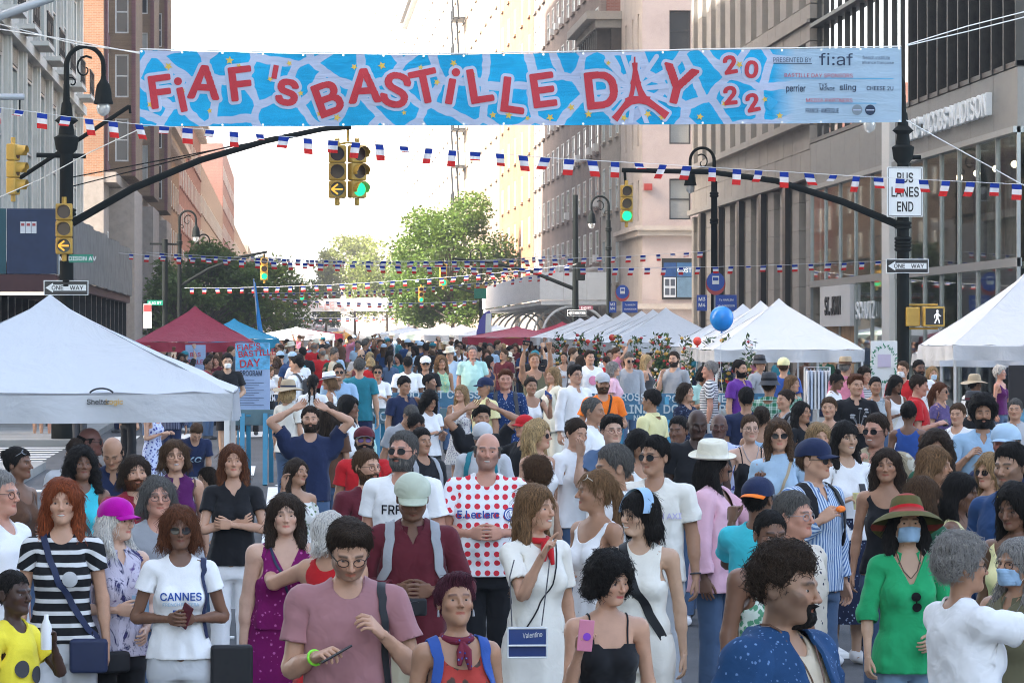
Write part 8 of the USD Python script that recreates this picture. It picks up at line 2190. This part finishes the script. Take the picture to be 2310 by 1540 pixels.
p(1520, 793, 136, 'm', 'bearded man in blue grey tee with hand at chin', 'light', 'short:dark', 'tee:grey', y=-30, r='chin', x=[('beard', 'dark')])
p(1460, 800, 140, 'f', 'woman with very long blonde hair and grey vest, side on', 'light', 'waist:blond', 'tank:dgrey', y=70)
p(1418, 793, 136, 'm', 'man in grey sweater with sunglasses looking down', 'light', 'crop:salt', 'ltee:grey', y=12, hp=14, x=[('sun',)])
p(1360, 840, 176, 'm', 'man in orange tee and grey cap with a camera', 'light', 'short:brown', 'tee:orange', y=6, r='belly', l='belly', x=[('cap', 'lgrey', 'grey'), ('beard', 'brown'), ('cross', 'black', 1), ('camera', 'black')])
p(1298, 824, 166, 'm', 'young man with black hair and glasses in long white shirt', 'light', 'quiff:black', 'shirt:white', 'pants:white', y=32, x=[('glasses', 'dgrey')])
p(1247, 828, 158, 'f', 'woman in cream blazer and trousers talking on her phone', 'light', 'long:sand', 'blazer:cream', 'wide:cream', y=-60, r='temple')
p(1206, 796, 142, 'm', 'man in olive tank with both arms up taking a picture', 'tan', 'short:lbrown', 'tank:olive', y=4, l='raise', r='raise', hp=-14, x=[('phone', 'black', -1, 0)])
p(1198, 850, 172, 'f', 'woman in white tank top filming with a raised phone', 'tan', 'bun:dark', 'tank:white', y=14, l=((.10, -.6, -.5), (-.15, -.55, .9), 0, 0, .8), x=[('phone', 'blue', 1, 0), ('shoulder', 'black', 1, .03)])
p(1140, 834, 172, 'm', 'tall red blond young man in dotted navy shirt with backpack straps', 'pink', 'quiff:auburn', ('sshirt', m_navdot), y=-2, x=[('pack', 'dgrey', 'dgrey')])
p(1093, 850, 172, 'm', 'man in yellow polo and navy cap, facing left', 'tan', 'short:grey', 'polo:pyellow', y=-62, x=[('cap', 'navy', 'navy')])
p(1040, 868, 166, 'f', 'red blonde woman in pale floral sundress, hand at her mouth', 'light', 'long:sand', ('tdress', m_flow2), ('dress', 0, .6, .2), y=-30, r='chin')
p(1066, 780, 126, 'h', 'man in mint green polo shirt standing in the middle distance', 'pink', 'short:grey', 'polo:mint', 'shorts:khaki', y=2)
p(996, 802, 126, 'f', 'woman in green print halter top in the middle distance', 'tan', 'longfull:lbrown', ('stank', m_grn_p), y=10)
p(960, 803, 128, 'm', 'man in black tee and white cap in the middle distance', 'tan', 'short:black', 'tee:black', y=0, x=[('cap', 'white', 'lgrey'), ('sun',)])
p(920, 803, 132, 'm', 'man in white tee with dark hair seen from behind', 'brown', 'crop:black', 'tee:white', y=178)
p(852, 823, 136, 'f', 'woman in white tee with sunglasses and straight black hair', 'tan', 'pony:black', 'tee:white', 'shorts:white', x=[('sun',)], y=-2, l='phone')
p(811, 807, 146, 'm', 'balding man in teal tee seen from behind', 'light', 'recede:salt', 'tee:teal', 'pants:navy', y=176)
p(744, 838, 152, 'f', 'woman in white panama hat with navy band and tank top', 'tan', 'bob:lbrown', 'tank:white', y=-100, hp=8, x=[('panama', 'white', 'navy')])
p(764, 820, 150, 'm', 'man in sunglasses and blue checked shirt behind the panama hat', 'tan', 'crop:dark', 'sshirt:sky', y=6, x=[('sun',)])
p(706, 845, 156, 'f', 'woman with black plaits in white tee, seen from behind', 'tan', 'braid:black', 'tee:white', y=172)
p(668, 803, 138, 'm', 'man in white shirt with backpack, facing left', 'light', 'short:black', 'shirt:white', y=-110, x=[('pack', 'dgrey', 'dgrey')])
p(607, 825, 108, 'f', 'woman in white tee and black skirt with white tote bag by the board', 'light', 'bob:lbrown', 'ftee:white', ('skirt', 'black', .55), y=56, hp=18, l='phone', r='phone', x=[('phone', 'red', 1), ('bag', 'ivory', -.20, .06, .86, .20, .36)])
p(513, 797, 132, 'm', 'man in white face mask and black tee beside the programme board', 'asian', 'short:black', 'tee:black', 'shorts:black', y=4, hp=8, x=[('mask', 'white'), ('glasses', 'black')], l='low')
p(910, 848, 166, 'm', 'man in navy polo rubbing his face', 'tan', 'short:black', 'polo:navy', 'pants:denim', y=34, hp=12, l='chin')
p(970, 845, 152, 'm', 'dark haired man in blue tee in profile, facing right', 'tan', 'short:black', 'tee:denim', y=64, x=[('stubble', 'black')])
p(2257, 824, 132, 'f', 'curly haired woman in purple vest in front of the store glass', 'pink', 'curly:white', 'tank:plum', y=56, l='chest')
p(2200, 843, 152, 'm', 'person in wide straw hat and white shirt behind the right tent leg', 'brown', 'short:black', 'shirt:white', y=120, x=[('straw', 'tan', None)])
p(2196, 882, 200, 'm', 'person in black felt hat and black tee, back turned', 'tan', 'short:black', 'tee:black', y=155, x=[('panama', 'dgrey', 'maroon')])
p(1848, 955, 272, 'f', 'blonde woman with sunglasses pushed up behind the navy cap', 'light', 'longfull:sand', 'ftee:lilac', y=10, x=[('sunup', 'ivory')])
p(1718, 915, 232, 'f', 'woman in blue strappy top with dark hair tied back, back turned', 'tan', 'bun:dark', 'tank:sky', y=172)
p(1600, 815, 150, 'm', 'grey haired man in striped top near the garlands', 'pink', 'short:grey', ('tee', m_bw), y=-100)
p(1640, 798, 128, 'f', 'woman in black and white striped tee browsing the white stall', 'light', 'bun:dark', ('tee', m_bw), y=170, x=[('pack', 'navy', 'navy')])
p(1330, 790, 126, 'm', 'man in white graphic tee in front of the garlands', 'light', 'short:dark', 'tee:white', y=20, x=[('disc', .08, 'rose', 0, 1.25)])
p(1312, 800, 132, 'f', 'woman with dreadlocks in grey tee, seen from behind', 'brown', 'long:dark', 'tee:lgrey', y=165)
p(1385, 815, 140, 'f', 'woman with grey hair in pale pink top, side on', 'light', 'bob:grey', 'tee:pink', y=80)
p(1952, 828, 150, 'f', 'dark curly haired woman in striped tee behind the black shirt', 'light', 'curly:dark', ('tee', m_bw), y=30)
p(1715, 800, 130, 'm', 'man in dark hat and grey top under the white tent', 'tan', 'short:brown', 'tee:grey', y=40, x=[('bucket', 'dgrey', 'black')])
p(85, 835, 104, 'f', 'woman in white trainers with pink bag under the white tent', 'light', 'long:brown', 'tank:white', 'shorts:sandc:0.72', y=-20, x=[('shoes', 'white'), ('bag', 'rose', -.2, -.1, .85, .3, .25)])
p(120, 838, 104, 'f', 'second pair of bare legs in white trainers under the white tent', 'pink', 'long:lbrown', 'tank:lgrey', 'shorts:navy:0.72', y=25, x=[('shoes', 'white')])
p(180, 840, 112, 'm', 'person in dark trousers standing under the white tent', 'tan', 'short:dark', 'tee:dgreen', 'pants:dgrey', y=160)
p(290, 860, 130, 'f', 'woman in black vest with bag chain under the white tent', 'light', 'long:dark', 'tank:black', 'wide:black', y=140)
p(386, 850, 140, 'm', 'person in navy pinstripe shirt under the white tent', 'tan', 'short:black', ('shirt', pt('vstripe', (.02, .025, .06), (.15, .16, .22), scale=12)), 'pants:navy', y=170)
p(470, 808, 108, 'm', 'man in red tee under the dark red tent', 'brown', 'short:black', 'tee:dred', y=60)
p(420, 812, 100, 'f', 'woman in white blouse under the dark red tent', 'light', 'long:dark', 'shirt:white', y=30)
for i, (px, yt, s, tp, sk, hr_, yw, lb) in enumerate((
    
    (1530, 940, 260, 'tee:denim', 'brown', 'short:black', -30, 'man in faded blue tee left of the tall man in black'),
    (1810, 905, 210, 'tee:black', 'tan', 'long:black', 40, 'woman with long black hair behind the blue striped shirt'),
    (1870, 895, 205, 'tank:navy', 'light', 'bun:brown', -20, 'woman with brown bun in navy vest above the laughing woman'), (2050, 905, 215, 'tank:blue', 'brown', 'bun:black', 160, 'woman in blue vest below the red polo, back turned'),
    (2160, 910, 210, 'tee:white', 'light', 'short:brown', -30, 'man in white tee left of the big curly hair'), (2290, 900, 200, 'shirt:lgrey', 'light', 'short:salt', -20, 'grey haired man in pale shirt beside the dark panel'),
    (2000, 1010, 335, 'tank:black', 'tan', 'long:dark', -15, 'woman with long dark hair just right of the white vest'),
    (2085, 1075, 390, 'tee:dgreen', 'tan', 'mid:brown', 120, 'woman in dark green tee between the straw hat and the braids'))):
    p(px, yt, s, 'f' if ('bun' in hr_ or 'long' in hr_ or 'bob' in hr_ or 'mid' in hr_) else 'm', lb, sk, hr_, tp, y=yw)
# the bag of the woman in the white dress, and other hand bags: part of what she wears, so built with her (see ('bag', ...)); this one carries a name
def named_bag():
    px, s = 1188, 452; x, y = place_of(px, s); y -= .16; c = at(px, 1447, y); k = depth(x, y) / FPX
    t = thing('shoulder_bag', 'blue shoulder bag with white piping hanging at the white dress', 'bag')
    w, h = 88 * k, 66 * k
    q = MB().trim(rbox(w, .07, h, .008).apply_translation(c)).put('body', flat('bag_blue', (.012, .035, .16), .4), t, smooth=30)
    MB().trim(rbox(w * .98, .02, h * .58, .006).apply_translation(c + [0, -.04, h * .20])).put('flap', flat('bag_blue_flap', (.014, .045, .19), .4), t, smooth=30)
    m = MB(); z0, z1 = c[2] - h / 2, c[2] + h / 2; ym = c[1] - .052
    for a, b in (((-w / 2, z0), (w / 2, z0)), ((-w / 2, z0), (-w / 2, z1)), ((w / 2, z0), (w / 2, z1)), ((-w / 2, z1), (w / 2, z1)), ((-w / 2, c[2] - h * .09), (w / 2, c[2] - h * .09))):
        m.tube([(c[0] + a[0], ym, a[1]), (c[0] + b[0], ym, b[1])], .005, 5)
    m.put('piping', sign_w, t)
    letters(t, 'Valentino', h * .17, (c[0] - w * .12, c[1] - .052, c[2] + h * .16), (1, 0, .08), (0, 0, 1), sign_w, .002, False, width=w * .5)
    for px, py in ((1155, 1412), (1222, 1410)):
        MB().tube([at(px, py, y), at(1236 if px > 1200 else 1150, 1300, y + .03), at(1240 if px > 1200 else 1160, 1262, y + .06)], .0035, 5).put('chain', flat('chain', (.06, .06, .07), .4, .5), t)
named_bag()
# ---------------------------------------------------------------- farther people: each kind built once, then repeated
rs = random.Random(21); taken = [place_of(a[1], a[3]) for a in PEOPLE]
def free(x, y, r=.62):
    return all((x - a) ** 2 + (y - b_) ** 2 > r * r for a, b_ in taken)
KINDS = []
cols = [('white', 'white tee'), ('black', 'black tee'), ('navy', 'navy tee'), ('lblue', 'pale blue tee'), ('grey', 'grey tee'), ('red', 'red tee'), ('rose', 'pink tee'), ('dgreen', 'dark green tee'), ('brown', 'brown tee'), ('dblue', 'dark blue tee'), ('sandc', 'beige tee'), ('teal', 'teal tee'), ('lgrey', 'pale grey tee'), ('denim', 'slate blue tee'), ('dgrey', 'charcoal tee'), ('maroon', 'maroon tee')]
hairs = [('short', 'black', 'short black hair', 'm'), ('long', 'brown', 'long brown hair', 'f'), ('short', 'brown', 'short brown hair', 'm'), ('bob', 'blond', 'blonde bob', 'f'), ('pony', 'dark', 'dark ponytail', 'f'), ('bald', 'grey', 'a bald crown', 'h'), ('long', 'black', 'long black hair', 'f'), ('short', 'salt', 'grey hair', 'm')]
skins = ['light', 'tan', 'pink', 'brown', 'asian', 'olive', 'dark']
spots = []
tries = 0
while len(spots) < 262 and tries < 60000:
    tries += 1
    y = 72 + 89 * rs.random() ** 1.25; x = rs.uniform(-3.9, 8.2 if y < 112 else 11.8)
    if y < 72 and not 0 < x:
        continue
    if y > 80 and rs.random() < .16:
        x = rs.uniform(8.3, 13.5)
    if abs(x + 2.5) < 1.7 and abs(y - 90) < 1.8 or (y < 74 and x > 9.2):
        continue
    if free(x, y, .60):
        spots.append((x, y)); taken.append((x, y))
spots.sort(key=lambda q: q[1])
NK = 44; rest_ = []; used = set(); n_ind = 0
def where(px, y):
    return ('far left', 'left of centre', 'centre', 'right of centre', 'by garlands', 'by right tents')[int(np.clip((px - 640) / 190, 0, 5))] + (', nearest', ', nearer', ', deeper', ', deepest')[(y > 80) + (y > 90) + (y > 102)]
for i, (x, y) in enumerate(spots):
    k = i % NK
    if i < NK:
        c, cl = cols[(i * 5) % 16]; hs_, hc_, hl, b = hairs[(i * 3 + i // 16) % 8]
        view = ('facing us', 'back turned', 'side on', 'half turned')[i % 4]; yw = (0, 178, 85, -40)[i % 4] + rs.uniform(-12, 12)
        lb = f'{"woman" if b == "f" else "man"} in {cl} with {hl}, {view}, in the far crowd'
        ex = [('sun',)] if i % 9 == 2 else [('cap', cols[(i * 7) % 16][0], cols[(i * 3) % 16][0])] if i % 8 == 5 else [('panama', 'cream', 'black')] if i % 15 == 7 else []
        pose = rs.choice(('down', 'down2', 'phone', 'belly', 'chest', 'down', 'raise'))
        r_ = person(0, 0, 100, b, lb, skins[(i * 3) % 7], (hs_, hc_), ('tee' if b != 'f' or i % 2 else 'tank', c), ('pants', ('denim', 'black', 'khaki', 'navy')[i % 4]), yaw=yw, hp=rs.uniform(-4, 14), hy=rs.uniform(-25, 25), r=pose, l=rs.choice(('down', 'phone', 'down2')), extra=ex, lod=2, xy=(x, y), height={'f': 1.64, 'm': 1.76, 'h': 1.74}[b] + rs.uniform(-.05, .07), group=f'{cl}, {hl}, {view}')
        KINDS.append((r_, lb, f'{cl}, {hl}, {view}'))
    elif n_ind < 102 and (lab := (q := KINDS[(k * 7 + i // NK * 3) % NK])[1].replace(', in the far crowd', ', ' + where(PW / 2 + FPX * math.tan(math.atan2(x, y) - YAW), y))) not in used:
        r_, _, g = q; used.add(lab); n_ind += 1
        yw = r_.GetPrim().GetAttribute('xformOp:rotateZ').Get() or 0
        dup(r_, 'person', (x, y, gz(y, x) + .002), yw + rs.uniform(-14, 14), lab, 'person', g)
    else:
        rest_.append((x, y, (k * 5) % NK))
# those farther still, too small to tell one from the next
pi = UsdGeom.PointInstancer.Define(stage, '/World/distant_crowd'); tag(pi, 'distant mass of people filling the avenue to the last tents', 'crowd', None, 'stuff')
UsdGeom.Scope.Define(stage, '/World/distant_crowd/kinds'); tg = []
for i, (r_, _, _) in enumerate(KINDS[:24]):
    q = UsdGeom.Xform.Define(stage, f'/World/distant_crowd/kinds/figure_{i:03d}'); tg.append(q.GetPath())
    for c in r_.GetPrim().GetChildren():
        stage.DefinePrim(f'{q.GetPath()}/{c.GetName()}', 'Mesh').GetReferences().AddInternalReference(c.GetPath())
pi.CreatePrototypesRel().SetTargets(tg); pi.CreateProtoIndicesAttr([c % 24 for _, _, c in rest_]); pi.CreatePositionsAttr([Gf.Vec3f(x, y, gz(y, x)) for x, y, _ in rest_])
pi.CreateOrientationsAttr([Gf.Quath(math.cos(a / 2), 0, 0, math.sin(a / 2)) for a in (rs.uniform(-3.1, 3.1) for _ in rest_)])
print('people', len(PEOPLE), 'triangles', TRIS[0])

hz = MB().box(-2600, 2600, -420, 4100, -1.3, 205)
put('haze', hz.get(), mat('haze_air', {'v': ('principled_volume', dict(color=(.86, .90, .95), density=.0003, anisotropy=.3))}, (), surface=None, volume='v.volume'), kind='stuff', label='thin bright summer haze filling the avenue air')
